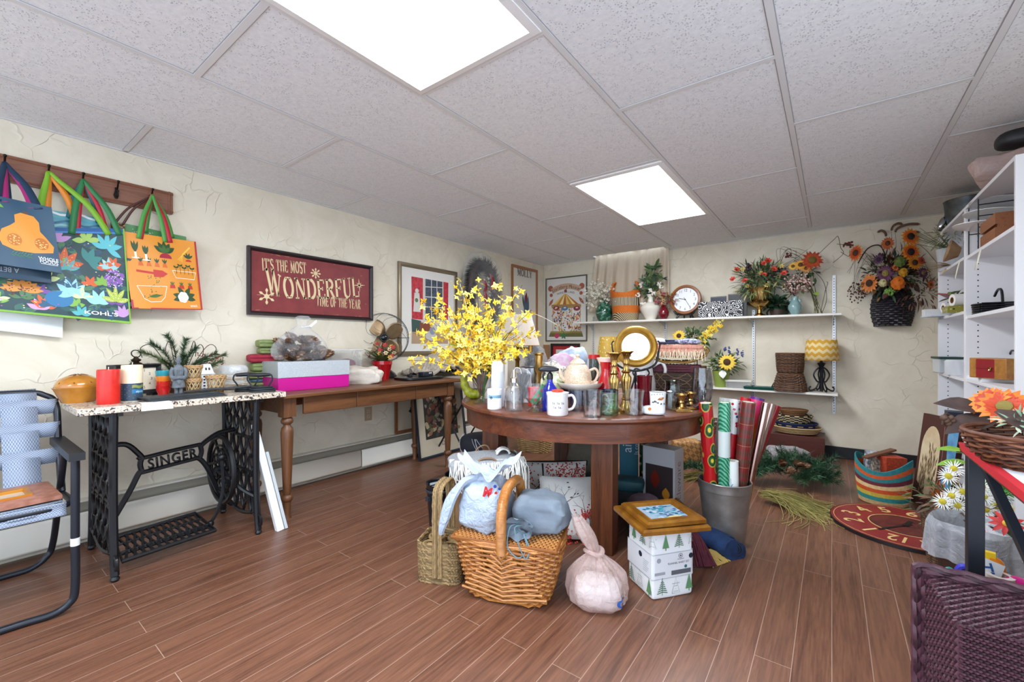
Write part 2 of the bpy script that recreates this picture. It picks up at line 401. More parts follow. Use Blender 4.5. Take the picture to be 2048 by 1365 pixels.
# ================================================================== the room
def floor_mat():
 t=NT('laminate');co=t.co((1,1,1),(0,0,PI/2))
 b=t.n('TexBrick');t.l(co,b.inputs['Vector']);b.offset=.37;b.offset_frequency=2;b.squash=1
 for k,v in (('Scale',1.0),('Mortar Size',.0011),('Mortar Smooth',0),('Brick Width',1.2),('Row Height',.105),('Bias',0)): b.inputs[k].default_value=v
 b.inputs['Color1'].default_value=(0,0,0,1);b.inputs['Color2'].default_value=(1,1,1,1);b.inputs['Mortar'].default_value=(.5,.5,.5,1)
 g=t.n('TexCoord');m=t.n('Mapping');m.inputs['Scale'].default_value=(34,2.2,1);t.l(g.outputs['Object'],m.inputs[0])
 ad=t.n('VectorMath',operation='MULTIPLY_ADD');t.l(b.outputs['Color'],ad.inputs[0]);ad.inputs[1].default_value=(40,40,0);t.l(m.outputs[0],ad.inputs[2])
 n=t.noise(ad.outputs[0],1.0,6,.62,1.1);n2=t.noise(t.co((120,6,1)),1,4,.6)
 c=t.ramp(n,((.28,'#452a1f'),(.45,'#674231'),(.58,'#7a513c'),(.75,'#553728')))
 c=t.mix(.3,c,t.ramp(n2,((.35,'#3c251b'),(.65,'#875a43'))))
 pl=t.mix(t.math('MULTIPLY',b.outputs['Color'],.22),c,'#86604b')
 t.base(t.mix(b.outputs['Fac'],pl,'#a58876'));t.bump(n2,.0004);t.set(Roughness=.36,Specular_IOR_Level=.5);return t.m
def plaster_mat(name='plaster',col='#e8dfcb',col2='#dfd5bf'):
 t=NT(name);co=t.co();n=t.noise(co,3.2,6,.6,1.8)
 dv=t.n('VectorMath',operation='MULTIPLY_ADD');nz=t.n('TexNoise');t.l(co,nz.inputs['Vector']);nz.inputs['Scale'].default_value=5
 t.l(nz.outputs['Color'],dv.inputs[0]);dv.inputs[1].default_value=(.25,.25,.25);t.l(co,dv.inputs[2])
 vo=t.n('TexVoronoi',feature='DISTANCE_TO_EDGE');t.l(dv.outputs[0],vo.inputs['Vector']);vo.inputs['Scale'].default_value=7
 e=t.ramp(vo.outputs['Distance'],((0,1.0),(.035,0.0)));mk=t.ramp(t.noise(co,4.5,2),((.52,0.0),(.62,1.0)))
 h=t.math('ADD',t.math('MULTIPLY',e,mk),t.math('MULTIPLY',n,1.1))
 t.bump(h,.0035,.8);t.base(t.ramp(n,((.35,col2),(.6,col))));t.set(Roughness=.72,Specular_IOR_Level=.3);return t.m
def tile_mat():
 t=NT('ceiling_tile');co=t.co()
 vo=t.n('TexVoronoi');t.l(co,vo.inputs['Vector']);vo.inputs['Scale'].default_value=120
 d=t.ramp(vo.outputs['Distance'],((.16,1.0),(.3,0.0)));mk=t.ramp(t.noise(co,26,3),((.45,0.0),(.55,1.0)))
 f=t.math('MULTIPLY',d,mk);n=t.noise(co,60,3)
 t.base(t.mix(t.math('MULTIPLY',f,.4),t.ramp(n,((.3,'#e4e6ea'),(.7,'#f0f2f4'))),'#8f8f8f'));t.bump(t.math('ADD',t.math('MULTIPLY',f,-1),t.math('MULTIPLY',n,.3)),.002)
 t.set(Roughness=.85,Specular_IOR_Level=.2);return t.m
PLAS=plaster_mat()
# curtain recess: the ceiling stops short of the back wall over the little window
rc0,rc1,ry=PY(1186,512,YB-.16).x,PY(1336,500,YB).x+.0,YB-.17
struct(MB(floor_mat()).box(XL,YN,-.06,XR,YB,0),'floor')
m=MB(tile_mat())
m.box(XL,YN,HT,XR,ry,HT+.05);m.box(XL,ry,HT,rc0,YB,HT+.05);m.box(rc1,ry,HT,XR,YB,HT+.05)
struct(m,'ceiling')
struct(MB(PLAS).box(XL-.08,YN,0,XL,YB+.08,HT+.3),'wall_left')
wx0,wx1,wz0,wz1=rc0+.1,rc1-.08,1.62,2.2                    # the window behind the curtain
m=MB(PLAS);m.box(XL,YB,0,wx0,YB+.08,HT+.3).box(wx1,YB,0,XR+.08,YB+.08,HT+.3).box(wx0,YB,0,wx1,YB+.08,wz0).box(wx0,YB,wz1,wx1,YB+.08,HT+.3)
struct(m,'wall_back')
wf=struct(MB(WHITE,T((wx0+wx1)/2,YB+.02,(wz0+wz1)/2) @ FR).ring(wx1-wx0,wz1-wz0,[(0,-.05),(0,.02),(.03,.02),(.03,-.05)]),'window_1')
o=MB(thin('#e9f2f5')).box(wx0+.03,YB+.045,wz0+.03,wx1-.03,YB+.05,wz1-.03).build('glazing',wf)
o=MB(mat('#6a6f72',.8)).box(wx0-.1,YB+.3,1.2,wx1+.1,YB+.34,HT+.3).build('window_well');o['kind']='structure';o.name='trim_9'
struct(MB(PLAS).box(XR,1.5,0,XR+.08,YB,HT+.3),'wall_right')      # walls left out behind and beside the camera to let world light in
BB=mat('#1b1e24',.45)
struct(MB(BB).box(PY(1648,900,YB).x-.6,YB-.014,0,XR,YB-.001,.105),'baseboard_back',bev=.003)
struct(MB(BB).box(XR-.014,1.5,0,XR-.001,YB-.02,.105),'baseboard_right',bev=.003)
# suspended grid
GX0,GP,GQ,GY0=-.79,.63,1.26,1.24
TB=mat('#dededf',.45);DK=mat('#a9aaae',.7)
m=MB(TB);xs=[GX0+GP*k for k in range(-4,3)]
def bar(a,b,c,d):
 m.use(TB).box(a,b,HT-.004,c,d,HT-.0005)
for x in xs:
 bar(x-.0115,YN,x+.0115,YB-.17)
for k in range(-4,3):
 x0,x1=max(GX0+GP*k,XL),min(GX0+GP*(k+1),XR);off=GY0 if k % 2 else GY0-.63
 for j in range(-4,5):
  y=off+GQ*j
  if YN < y < YB-.1: bar(x0+.0115,y-.0115,x1-.0115,y+.0115)
bar(XL,YN,XL+.02,YB);bar(XL,YB-.02,rc0,YB);bar(rc1,YB-.02,XR,YB)
struct(m,'trim_1')
m=MB(DK)                                                         # grey strips painting a shadow gap along both sides of every grid bar
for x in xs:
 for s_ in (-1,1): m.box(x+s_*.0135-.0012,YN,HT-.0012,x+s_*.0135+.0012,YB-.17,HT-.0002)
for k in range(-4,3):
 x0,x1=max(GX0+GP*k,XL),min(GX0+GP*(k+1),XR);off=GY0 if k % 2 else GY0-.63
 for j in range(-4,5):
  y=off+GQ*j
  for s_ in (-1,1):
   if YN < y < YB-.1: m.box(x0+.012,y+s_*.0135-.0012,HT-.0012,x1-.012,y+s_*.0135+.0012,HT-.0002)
struct(m,'trim_shadow')
# ceiling lights
LEM=NT('lit_diffuser');LEM.base('#ffffff');LEM.b.inputs['Emission Color'].default_value=(.94,1,1.08,1);LEM.set(Emission_Strength=LAMP);LEM=LEM.m
def clight(x0,y0,label):
 cx,cy=x0+GP/2,y0+GQ/2
 t=thing('ceiling_light',label,'light',(cx,cy,HT),group='ceiling light panels')
 w_,h_=GP-.016,GQ-.016
 MB(mat('#f2f2f2',.3)).ring(w_,h_,[(0,0),(0,-.008),(.03,-.014),(.034,-.004),(.034,0)]).build('frame',t)
 MB(LEM).box(-w_/2+.034,-h_/2+.034,-.006,w_/2-.034,h_/2-.034,-.003).build('diffuser',t)
 return t
clight(GX0-GP,GY0-GQ,'lit ceiling light panel cut by the top edge of the photo')
clight(GX0-GP,GY0+GQ+.02,'lit ceiling light panel further in, above the round table')
clight(GX0-GP,GY0-3*GQ,'unseen ceiling light panel added for more light above the open end of the room')  # out of view, added to brighten the room
# baseboard heater along the left wall
hx=XL+.065;HW=mat('#e9e4d6',.35,bump=.0004,bs=8)
t=thing('baseboard_heater','long cream metal baseboard heater along the left wall','heater',(0,0,0))
y0,y1=-1.6,4.9;ym=PX(722,930,hx).y
for a,b in ((y0,ym),(ym+.004,y1)):
 m=MB(HW);pr=[(XL+.003,.235),(XL+.02,.25),(XL+.045,.246),(XL+.05,.238)]
 m.grid(lambda u,v: (hx+[0,.004,0,-.004][int(round(v*3))]+(.006 if a > y0 else 0),a+(b-a)*u,[.035,.05,.165,.178][int(round(v*3))]),1,3)
 m.build('front_panel',t,solid=.003)
MB(HW).box(XL+.001,y0,.225,XL+.05,y1,.237).build('top_rail',t,bev=.004)
MB(mat('#a79e8d',.5)).box(XL+.001,y0,.03,XL+.006,y1,.225).build('back_plate',t)
m=MB(mat('#85817a',.35,.7))
m.cyl((XL+.035,y0,.12),(XL+.035,y1,.12),.013,n=8)
m.build('pipe',t)
m=MB(mat('#8e8a80',.4,.6))
yy=y0
while yy < y1: m.box(XL+.012,yy,.06,XL+.058,yy+.0015,.165);yy+= .03
stuff(m.build('fin',t))
for yy in (-.4,.55,1.5,2.5,3.4,4.3): MB(HW).box(XL+.001,yy,.03,XL+.06,yy+.02,.045).build('bracket',t)
# ================================================================== furniture
IRONB=mat('#17181b',.38,.2,bump=.0006,bs=70)
# ---- sewing machine table with a stone slab on a cast iron treadle base
t=NT('speckled_stone');co=t.co();vo=t.n('TexVoronoi');t.l(co,vo.inputs[0]);vo.inputs['Scale'].default_value=190
cc=t.n('SeparateColor');t.l(vo.outputs['Color'],cc.inputs[0])
c=t.ramp(cc.outputs[0],((.0,'#5c534b'),(.13,'#b9a893'),(.3,'#d8cbb8'),(.7,'#e6dccd'),(.9,'#cdb59a')));c.node.color_ramp.interpolation='CONSTANT'
n2=t.n('TexVoronoi');t.l(co,n2.inputs[0]);n2.inputs['Scale'].default_value=95
c2=t.n('SeparateColor');t.l(n2.outputs['Color'],c2.inputs[0])
t.base(t.mix(t.ramp(c2.outputs[1],((.1,1.0),(.12,0.0))),c,'#4a423d'));t.set(Roughness=.3);STONE=t.m
SX0,SX1,SY0,SY1,SZ=-3.13,-2.515,.335,1.185,.777
st=thing('sewing_table','treadle sewing table with a speckled stone top on a black cast iron base','table',(0,0,0))
MB(STONE).box(SX0,SY0,SZ-.03,SX1,SY1,SZ).build('tabletop',st,bev=.003)
def side_frame(y):
 m=MB(IRONB)
 f,b=-2.535,-3.03
 for x0,s_ in ((f,1),(b,-1)):
  m.tube(catmull([(x0+s_*.0,y,.025),(x0-s_*.012,y,.1),(x0-s_*.028,y,.3),(x0-s_*.03,y,.55),(x0-s_*.02,y,.745)]),.016,8)
  m.tube(catmull([(x0-s_*.03,y,.3),(x0-s_*.07,y,.2),(x0-s_*.05,y,.11),(x0-s_*.012,y,.08)]),.010,6)
  m.tube(catmull([(x0-s_*.012,y,.07),(x0+s_*.028,y,.06),(x0+s_*.03,y,.1),(x0+s_*.005,y,.11)]),.008,6)
 m.box(b+.01,y-.03,.728,f-.01,y+.03,.747)
 cx=(f+b)/2
 for k in (-1.5,-.5,.5,1.5):                                  # twisted ladder of ovals
  xx=cx+k*.105
  for q in range(6):
   z0=.10+q*.105
   m.tube([(xx+(.034 if q % 2 else .026)*math.cos(a),y+.004*math.sin(a*2),z0+.055+.058*math.sin(a)) for a in [2*PI*i/14 for i in range(14)]],.0085,6,True)
 m.tube([(b+.03,y,.33),(f-.03,y,.33)],.009,6);m.tube([(b+.03,y,.52),(f-.03,y,.52)],.009,6)
 m.tube(catmull([(b+.02,y,.12),(cx,y,.075),(f-.02,y,.12)]),.011,6)
 m.box(b+.03,y-.006,.345,b+.05,y+.006,.5)
 return m
for y in (.455,1.045):
 o=side_frame(y).build('side_frame',st)
 for x in (-2.535,-3.03):
  MB(IRONB).lathe([(0,0),(.012,.001),(.018,.012),(.012,.024),(0,.026)],12).build('caster',st,M=T(x,y,0) @ T(-.0,0,.0))
m=MB(IRONB);bx=-2.85
def bt(pts,r,n=8): m.tube([V((bx,a,b)) for a,b in [(p.y,p.z) for p in catmull([(0,q[0],q[1]) for q in pts],5)]],r,n)
bt([(.47,.545),(.55,.545),(.60,.49),(.62,.455)],.013);bt([(.47,.12),(.515,.2),(.57,.31),(.6,.38),(.62,.405)],.013)
bt([(1.04,.545),(.96,.535),(.9,.5),(.865,.47)],.013);bt([(1.03,.1),(.97,.17),(.91,.33),(.87,.40),(.84,.415)],.013)
bt([(.6,.47),(.62,.462),(.74,.475),(.87,.485)],.011);bt([(.6,.39),(.62,.388),(.74,.4),(.87,.412)],.011)
bt([(.615,.39),(.608,.43),(.615,.465)],.012);bt([(.868,.41),(.875,.445),(.868,.482)],.012)
o=m.build('brace',st)
# lettering cast into the brace, open iron letters
m=MB(IRONB,T(bx+.012,.742,.438) @ RZ(PI/2) @ RX(math.radians(90)) @ RZ(.09))
m.text('SINGER',.0,-.026,.072,0,sx=.78,off=.0014,sp=1.18)
m.build('lettering',o,solid=.012)
m=MB(IRONB)                                                       # treadle plate
c0,c1,c2,c3=V((-2.56,.485,.07)),V((-2.6,.86,.07)),V((-2.80,.83,.12)),V((-2.76,.49,.12))
def tp(u,v): return (c0*(1-u)+c1*u)*(1-v)+(c3*(1-u)+c2*u)*v
m.tube([tp(0,0),tp(1,0),tp(1,1),tp(0,1)],.010,6,True)
for i in range(1,12):
 for q in (0,1):
  a,b=(i/12,(i+1.4)/12) if q else ((i+1.4)/12,i/12)
  m.tube([tp(min(max(a+(b-a)*s_-.05,0),1),s_) for s_ in (0,.33,.66,1)],.006,5)
for v in (.33,.66): m.tube([tp(0,v),tp(1,v)],.006,5)
m.tube([(-2.6,.46,.055),(-2.68,.478,.075),(-2.78,.46,.075)],.012,6);m.tube([(-2.68,.47,.06),(-2.7,.88,.06)],.008,6)
m.build('treadle',st)
wy=.955;wc=V((-2.80,wy,.335));m=MB(IRONB)
m.tube([wc+V((.185*math.cos(a),0,.185*math.sin(a))) for a in [2*PI*i/36 for i in range(36)]],.013,8,True)
m.tube([wc+V((.135*math.cos(a),0,.135*math.sin(a))) for a in [2*PI*i/28 for i in range(28)]],.006,6,True)
for k in range(6):
 a=PI/3*k
 m.tube([wc+V((r*math.cos(a+b),0,r*math.sin(a+b))) for r,b in ((0,0),(.05,.22),(.1,-.18),(.18,.0))],.008,6)
 m.tube([wc+V((.09*math.cos(a+.5)+.026*math.cos(q),0,.09*math.sin(a+.5)+.026*math.sin(q))) for q in [2*PI*i/10 for i in range(10)]],.006,5,True)
m.cyl(wc+V((0,-.03,0)),wc+V((0,.04,0)),.022)
m.build('wheel',st)
m=MB(IRONB)
m.tube(catmull([(-2.72,.93,.42),(-2.70,.93,.25),(-2.69,.9,.14),(-2.7,.87,.075)]),.009,6);m.sph((-2.72,.93,.42),.02,10,6);m.sph((-2.7,.87,.075),.018,10,6)
m.tube(catmull([(-2.80,.93,.335),(-2.68,.96,.30),(-2.62,1.0,.24),(-2.56,1.045,.2)]),.01,6)
m.build('pitman_rod',st)
m=MB(mat('#f3f1ec',.6));m.M=T(-2.512,.60,SZ+.003) @ RZ(PI/2) @ RX(.0)
m.add([(-.06,.05,0),(.05,.035,0),(.05,-.008,-.001),(.055,-.014,-.034),(-.062,-.009,-.034),(-.06,-.004,-.001)],[(0,5,2,1),(5,4,3,2)])
m.use(mat('#4a4a4a'));m.M=m.M @ T(-.01,.01,.002);
m.line([(-.03,0),(-.02,.012),(-.012,0),(-.004,.012),(.004,0),(.012,.01),(.022,.002),(.03,.012)],.002)
solo(m,'price_tag','handwritten white paper tag folded over the front edge of the stone top','tag')
# ---- long console table
WC1=wood('#4a2d1a','#6f4628','#825635','y',.7,.42);WC2=wood('#4a2d1a','#6f4628','#825635','z',.7,.42)
ct=thing('console_table','long narrow brown wooden console table with turned legs against the left wall','table',(0,0,0))
CX0,CX1,CY0,CY1,CZ=-3.135,-2.555,1.192,2.70,.752
MB(WC1).box(CX0,CY0,CZ-.024,CX1,CY1,CZ).build('tabletop',ct,bev=.006)
MB(WC1).box(-3.06,CY0+.07,CZ-.135,-2.625,CY0+.09,CZ-.024).box(-3.06,CY1-.09,CZ-.135,-2.625,CY1-.07,CZ-.024).box(-3.07,CY0+.07,CZ-.135,-3.05,CY1-.07,CZ-.024).build('apron',ct)
ya=[CY0+.14,1.70,2.22,CY1-.14]
for a,b in zip(ya,ya[1:]): MB(WC1).box(-2.625,a+.002,CZ-.133,-2.603,b-.002,CZ-.026).build('drawer_front',ct,bev=.003)
prof=[(.026,0),(.02,.02),(.024,.10),(.032,.108),(.036,.122),(.031,.135),(.022,.142),(.024,.16),(.030,.30),(.036,.47),(.038,.52),(.033,.545),(.022,.556),(.021,.565),(.034,.575),(.037,.588),(.031,.602),(.026,.607),(.03,.615),(0,.616)]
pl_=[(0,0)]+prof
for x in (-2.635,-3.06):
 for y in (CY0+.055,CY1-.105):
  m=MB(WC2).lathe([(r*.95,z) for r,z in pl_],20);m.box(-.037,-.037,.612,.037,.037,CZ-.024)
  m.build('leg',ct,M=T(x,y,0),bev=0)
# ---- round pedestal-less table on square legs
WT=wood('#3f2115','#683620','#82482a','x',.55,.33,coat=.15);WTL=wood('#3f2115','#67391f','#7c4727','z',.8,.4)
TX,TY,TR,TZ=-1.28,2.44,.757,.706
rt=thing('round_table','big round dark oak table on heavy square legs in the middle of the room','table',(TX,TY,0),YAW)
MB(WT).lathe([(0,TZ-.034),(TR-.03,TZ-.034),(TR-.01,TZ-.03),(TR,TZ-.018),(TR-.002,TZ-.006),(TR-.012,TZ),(0,TZ)],96).build('tabletop',rt)
MB(WT).lathe([(TR-.065,TZ-.122),(TR-.035,TZ-.125),(TR-.03,TZ-.034),(TR-.065,TZ-.034)],96).build('apron',rt)
for x in (-.93,-1.655):
 for y in (2.03,2.87):
  m=MB(WTL);s_=.056
  m.box(-s_,-s_,0,s_,s_,TZ-.035);m.build('leg',rt,M=RZ(-YAW) @ T(x-TX,y-TY,0) @ RZ(.15),bev=.004)
m=MB(WTL).box(-.05,-.05,TZ-.13,.05,.05,TZ-.035);
# ---- webbed lawn chair
t=NT('woven_strap');co=t.co((1,1,1));ck=t.n('TexChecker');ck.inputs['Scale'].default_value=230;t.l(co,ck.inputs[0])
n=t.noise(co,60,2)
t.base(t.mix(t.math('MULTIPLY',ck.outputs['Fac'],.8),'#6f7f98','#b9c2cf'));t.bump(ck.outputs['Fac'],.0012);t.set(Roughness=.6);STRAP=t.m
TUBE=mat('#23272f',.35,.3);BLK=mat('#17181b',.4)
ch=thing('lawn_chair','folding lawn chair with grey blue woven straps, left of the sewing table','chair',(0,0,0))
ya,yb=.31,-.27
def two(name,fn):                                                # the same piece for both sides
 for y,s_ in ((ya,1),(yb,-1)): fn(y,s_).build(name,ch)
two('front_leg',lambda y,s_: MB(TUBE).tube(catmull([(-2.37,y,.60),(-2.372,y,.3),(-2.375,y,.09),(-2.378,y-s_*.015,.04),(-2.385,y-s_*.06,.016),(-2.40,y-s_*.14,.0135),(-2.41,y-s_*.29,.0135)],6),.0135,10))
two('rear_leg',lambda y,s_: MB(TUBE).tube(catmull([(-2.62,y,.60),(-2.74,y,.4),(-2.93,y,.12),(-2.95,y-s_*.02,.05),(-2.95,y-s_*.07,.016),(-2.95,y-s_*.14,.0125),(-2.95,y-s_*.29,.0125)],6),.0125,10))
two('armrest',lambda y,s_: MB(BLK).box(-2.83,y-.022,.598,-2.335,y+.024,.628))
bz=lambda z: -2.72-(z-.40)*.46                                   # back leans to the wall
m=MB(TUBE);top=.83
m.tube(catmull([(bz(.40),ya+.004,.40),(bz(.6),ya+.004,.6),(bz(.77),ya+.004,.77),(bz(.815),ya-.03,.815),(bz(top),ya-.09,top),(bz(top),0,top),(bz(top),yb+.09,top),(bz(.815),yb+.03,.815),(bz(.77),yb-.004,.77),(bz(.6),yb-.004,.6),(bz(.40),yb-.004,.40)],6),.0125,10)
m.build('back_frame',ch)
m=MB(TUBE);m.tube(catmull([(-2.80,ya+.004,.385),(-2.5,ya+.004,.405),(-2.43,ya-.05,.41),(-2.415,ya-.09,.412),(-2.415,0,.412),(-2.415,yb+.09,.412),(-2.43,yb+.05,.41),(-2.5,yb-.004,.405),(-2.80,yb-.004,.385)],6),.012,10);m.build('seat_frame',ch)
def strapv(y0,y1): return MB(STRAP).grid(lambda u,v: (bz(.38+.465*v)+.016-.016*(1 if v > .97 else 0)+.002*math.sin(v*18+y0*40),y0+(y1-y0)*u,.38+.465*v),1,24)
for k in range(4):
 y1=ya-.055-k*.125;strapv(y1-.108,y1).build('vertical_strap',ch,solid=.0015)
for k,z in enumerate((.765,.665,.555)):
 MB(STRAP).grid(lambda u,v: (bz(z)+.0145+.0015*math.cos(u*PI*9+k*PI)-.014*(abs(u-.5) > .48),yb-.012+(ya-yb+.024)*u,z-.033+.066*v),40,1).build('cross_strap',ch,solid=.0015)
for k in range(4):
 x0=-2.5-k*.085
 MB(STRAP).grid(lambda u,v: (x0+.06*v-.005,yb+.025+(ya-yb-.05)*u,.424-.004*k),1,1).build('seat_strap',ch,solid=.0015)
MB(STRAP).grid(lambda u,v: (-2.402-.006*math.sin(PI*v),yb+.02+(ya-yb-.04)*u,.432-.052*v),30,6).build('seat_strap',ch,solid=.0015)
for k in range(5):
 y1=ya-.10-k*.1
 MB(STRAP).grid(lambda u,v: (-2.80+.40*u,y1-.07+.07*v,.392+.033*u-(.03 if u > .99 else 0)+(.006 if u > .99 else 0)),12,1).build('seat_strap',ch,solid=.0015)
MB(mat('#dfe3e6',.5)).tube([(-2.372,ya,.262),(-2.372,ya,.292)],.0142,10).build('sticker',ch)
# copper coloured picture frame lying on the chair
m=MB(mat('#c58a72',.4,.25,'#a96d57',30));t=thing('picture_frame','copper pink picture frame with a gold inner edge lying on the lawn chair seat','frame',(-2.585,.06,.447),PI/2+.05,rot=(.03,0,PI/2+.05))
m.ring(.44,.26,[(0,-.012),(0,.004),(.012,.008),(.07,.006),(.07,-.012),(0,-.012)]).build('frame',t)
MB(mat('#c98425',.35,.5)).ring(.30,.12,[(0,.006),(0,.014),(.012,.012),(.014,0)]).build('inner_edge',t)
MB(mat('#bdb3a3',.3,bump=.002,bs=30)).rect(-.137,-.047,.137,.047,.001).build('mat_board',t)
# ---- white bookcases on the right
BW_=mat('#e9e8ea',.4)
BX0,BX1,BH=.62,.94,1.85
def bookcase(y0,y1,shelves,label):
 t=thing('bookcase',label,'bookcase',(0,0,0));e=.018
 for y in (y0,y1-e):
  m=MB(BW_);m.box(BX0,y,0,BX1,y+e,BH);m.use(BLK)
  yy=y-.0006 if y > y0 else y+e+.0006
  o=m.build('side_panel',t,bev=.001)
  q=MB(mat('#2c2c30',.6))
  for z in [.2+.032*i for i in range(50)]:
   for xx in (BX0+.05,BX0+.25):
    if all(abs(z-s_) > .03 for s_ in shelves): q.M=T(xx,yy,z) @ RX(-PI/2 if y == y0 else PI/2);q.disc(0,0,.0038,0,8)
  stuff(q.build('peg_hole',o))
 MB(BW_).box(BX0,y0+e,BH-e,BX1,y1-e,BH).build('top_panel',t);MB(BW_).box(BX1-.008,y0+e,0,BX1,y1-e,BH-e).build('back_panel',t)
 MB(BW_).box(BX0,y0+e,.07,BX1-.01,y1-e,.07+e).build('bottom_panel',t);MB(BW_).box(BX0+.03,y0+e,0,BX0+.045,y1-e,.07).build('toe_kick',t)
 for z in shelves: MB(BW_).box(BX0+.004,y0+e,z-e,BX1-.01,y1-e,z).build('shelf',t,bev=.001)
 return t
NS=[PX(1930,514,.62).z,PX(1931,632,.62).z,PX(1930,757,.62).z,.55,.3]
FS=[PX(1885,541,.62).z,PX(1885,633,.62).z,PX(1885,747,.62).z,PX(1885,845,.62).z,.3]
bookcase(2.715,3.575,NS,'tall white bookcase with adjustable shelves, cut by the right edge of the photo')
bookcase(3.58,4.365,FS,'tall white bookcase nearest the back wall, watering can on top')
# ---- wall shelving on the back wall
MET=mat('#d4d6d8',.35,.4)
Z1,Z2=1.325,.612;sx0,sx1=-2.57,.068;SYF=4.70
ups=[PY(p,640,YB-.01).x for p in (1187,1331,1507,1668)]
sh=thing('wall_shelf','two tier white wall shelf on slotted metal uprights along the back wall','shelf',(0,0,0))
MB(mat('#ece8de',.4)).box(sx0,SYF,Z1-.02,sx1,YB-.014,Z1).build('upper_shelf',sh,bev=.002)
MB(mat('#ece8de',.4)).box(-2.45,SYF+.01,Z2-.02,.043,YB-.014,Z2).build('lower_shelf',sh,bev=.002)
for i,x in enumerate(ups):
 zt,zb=(1.69,.405) if i == 3 else (1.40,.405)
 m=MB(MET).box(x-.013,YB-.013,zb,x+.013,YB-.001,zt);o=m.build('upright',sh,bev=.001)
 q=MB(mat('#33363b',.6));z=zb+.02
 while z < zt-.02: q.box(x-.0028,YB-.0138,z,x+.0028,YB-.0126,z+.012);z+= .025
 stuff(q.build('slot',o))
 for z,e in ((Z1-.02,0),(Z2-.02,0)):
  b=MB(mat('#b8babc',.4,.4));b.M=T(x-.003,YB-.014,z) @ RZ(-PI/2) @ RX(PI/2)
  b.poly([(0,0),(.21,0),(.21,-.012),(.12,-.022),(.04,-.05),(.02,-.075),(0,-.08)],0,.006);b.build('bracket',sh)
# ---- black stand on the right with a wooden top and a teal glass shelf
sd=thing('plant_stand','black metal stand with a wooden top and a teal glass shelf at the right edge','stand',(0,0,0))
PXx,PYy=.365,1.975
for x,y in ((PXx,PYy),(.95,PYy),(PXx+.03,1.2),(.95,1.2)):
 MB(mat('#1d222b',.4)).box(x-.019,y-.019,0,x+.019,y+.019,.70).build('post',sd,bev=.002)
MB(mat('#1d222b',.4)).box(PXx,PYy-.015,.68,.95,PYy+.015,.70).box(PXx+.03,1.185,.68,.95,1.215,.70).build('cross_rail',sd)
MB(mat('#1d222b',.4)).tube([(PXx+.005,PYy-.05,.70),(PXx+.02,1.52,.5),(PXx+.03,1.2,.32)],.014,4).build('brace',sd)
MB(wood('#3d221a','#5a382c','#6b4a3c','y',1,.4)).box(.335,1.16,.70,.99,2.0,.722).build('wooden_top',sd,bev=.002)
MB(thin('#2f9c94','#0f5f5c',.1,.5)).poly([(.40,1.66),(.44,1.70),(.93,1.70),(.93,1.22),(.44,1.22),(.40,1.26)],.60,.618).build('glass_shelf',sd)
MB(mat('#1d222b',.4)).box(PXx+.05,1.69,.585,.95,1.71,.6).box(PXx+.05,1.22,.585,.95,1.24,.6).build('shelf_rail',sd)
# ================================================================== left wall
WT2=RZ(PI/2)
OAK=wood('#6e3f2a','#8d5a40','#4c2a1c','x',.8,.45)
Y1=PX(346,400,XL+.02).y;zt=PX(346,386,XL+.02).z;zb=PX(346,429,XL+.02).z
cr=thing('coat_rack','oak coat rack board with dark hooks on the left wall, bags hanging from it','coat rack',(XL+.001,Y1-.75,(zt+zb)/2),PI/2)
h=zt-zb
MB(OAK).box(-.75,-.02,-h/2,.75,0,h/2).build('board',cr,bev=.002)
for z in (-h/2+.012,h/2-.012): MB(OAK).tube([(-.75,-.021,z),(.75,-.021,z)],.006,6).build('molding',cr)
MB(OAK).tube([(.732,-.021,-h/2),(.732,-.021,h/2)],.006,6).build('molding',cr)
HK=mat('#1d1714',.4,.6)
hooks=[]
for p in (8,95,163,232,300):
 q=PX(p,384+(p-232)*.2,XL+.02);yy=q.y-(Y1-.75)
 m=MB(HK,T(yy,-.02,-.01));m.tube(catmull([(0,-.004,-.03),(0,-.004,.03)],3),[.006,.012,.006,.006][:4],8)
 m.tube(catmull([(0,-.004,-.015),(0,-.03,-.03),(0,-.04,-.012),(0,-.042,0)]),.004,6);m.tube(catmull([(0,-.004,.012),(0,-.03,.02),(0,-.05,.045),(0,-.055,.05)]),.004,6)
 m.sph((0,-.057,.052),.007,8,6);m.sph((0,-.042,.003),.006,8,6);m.build('hook',cr)
 hooks.append(V((XL+.045,q.y,(zt+zb)/2+.005)))
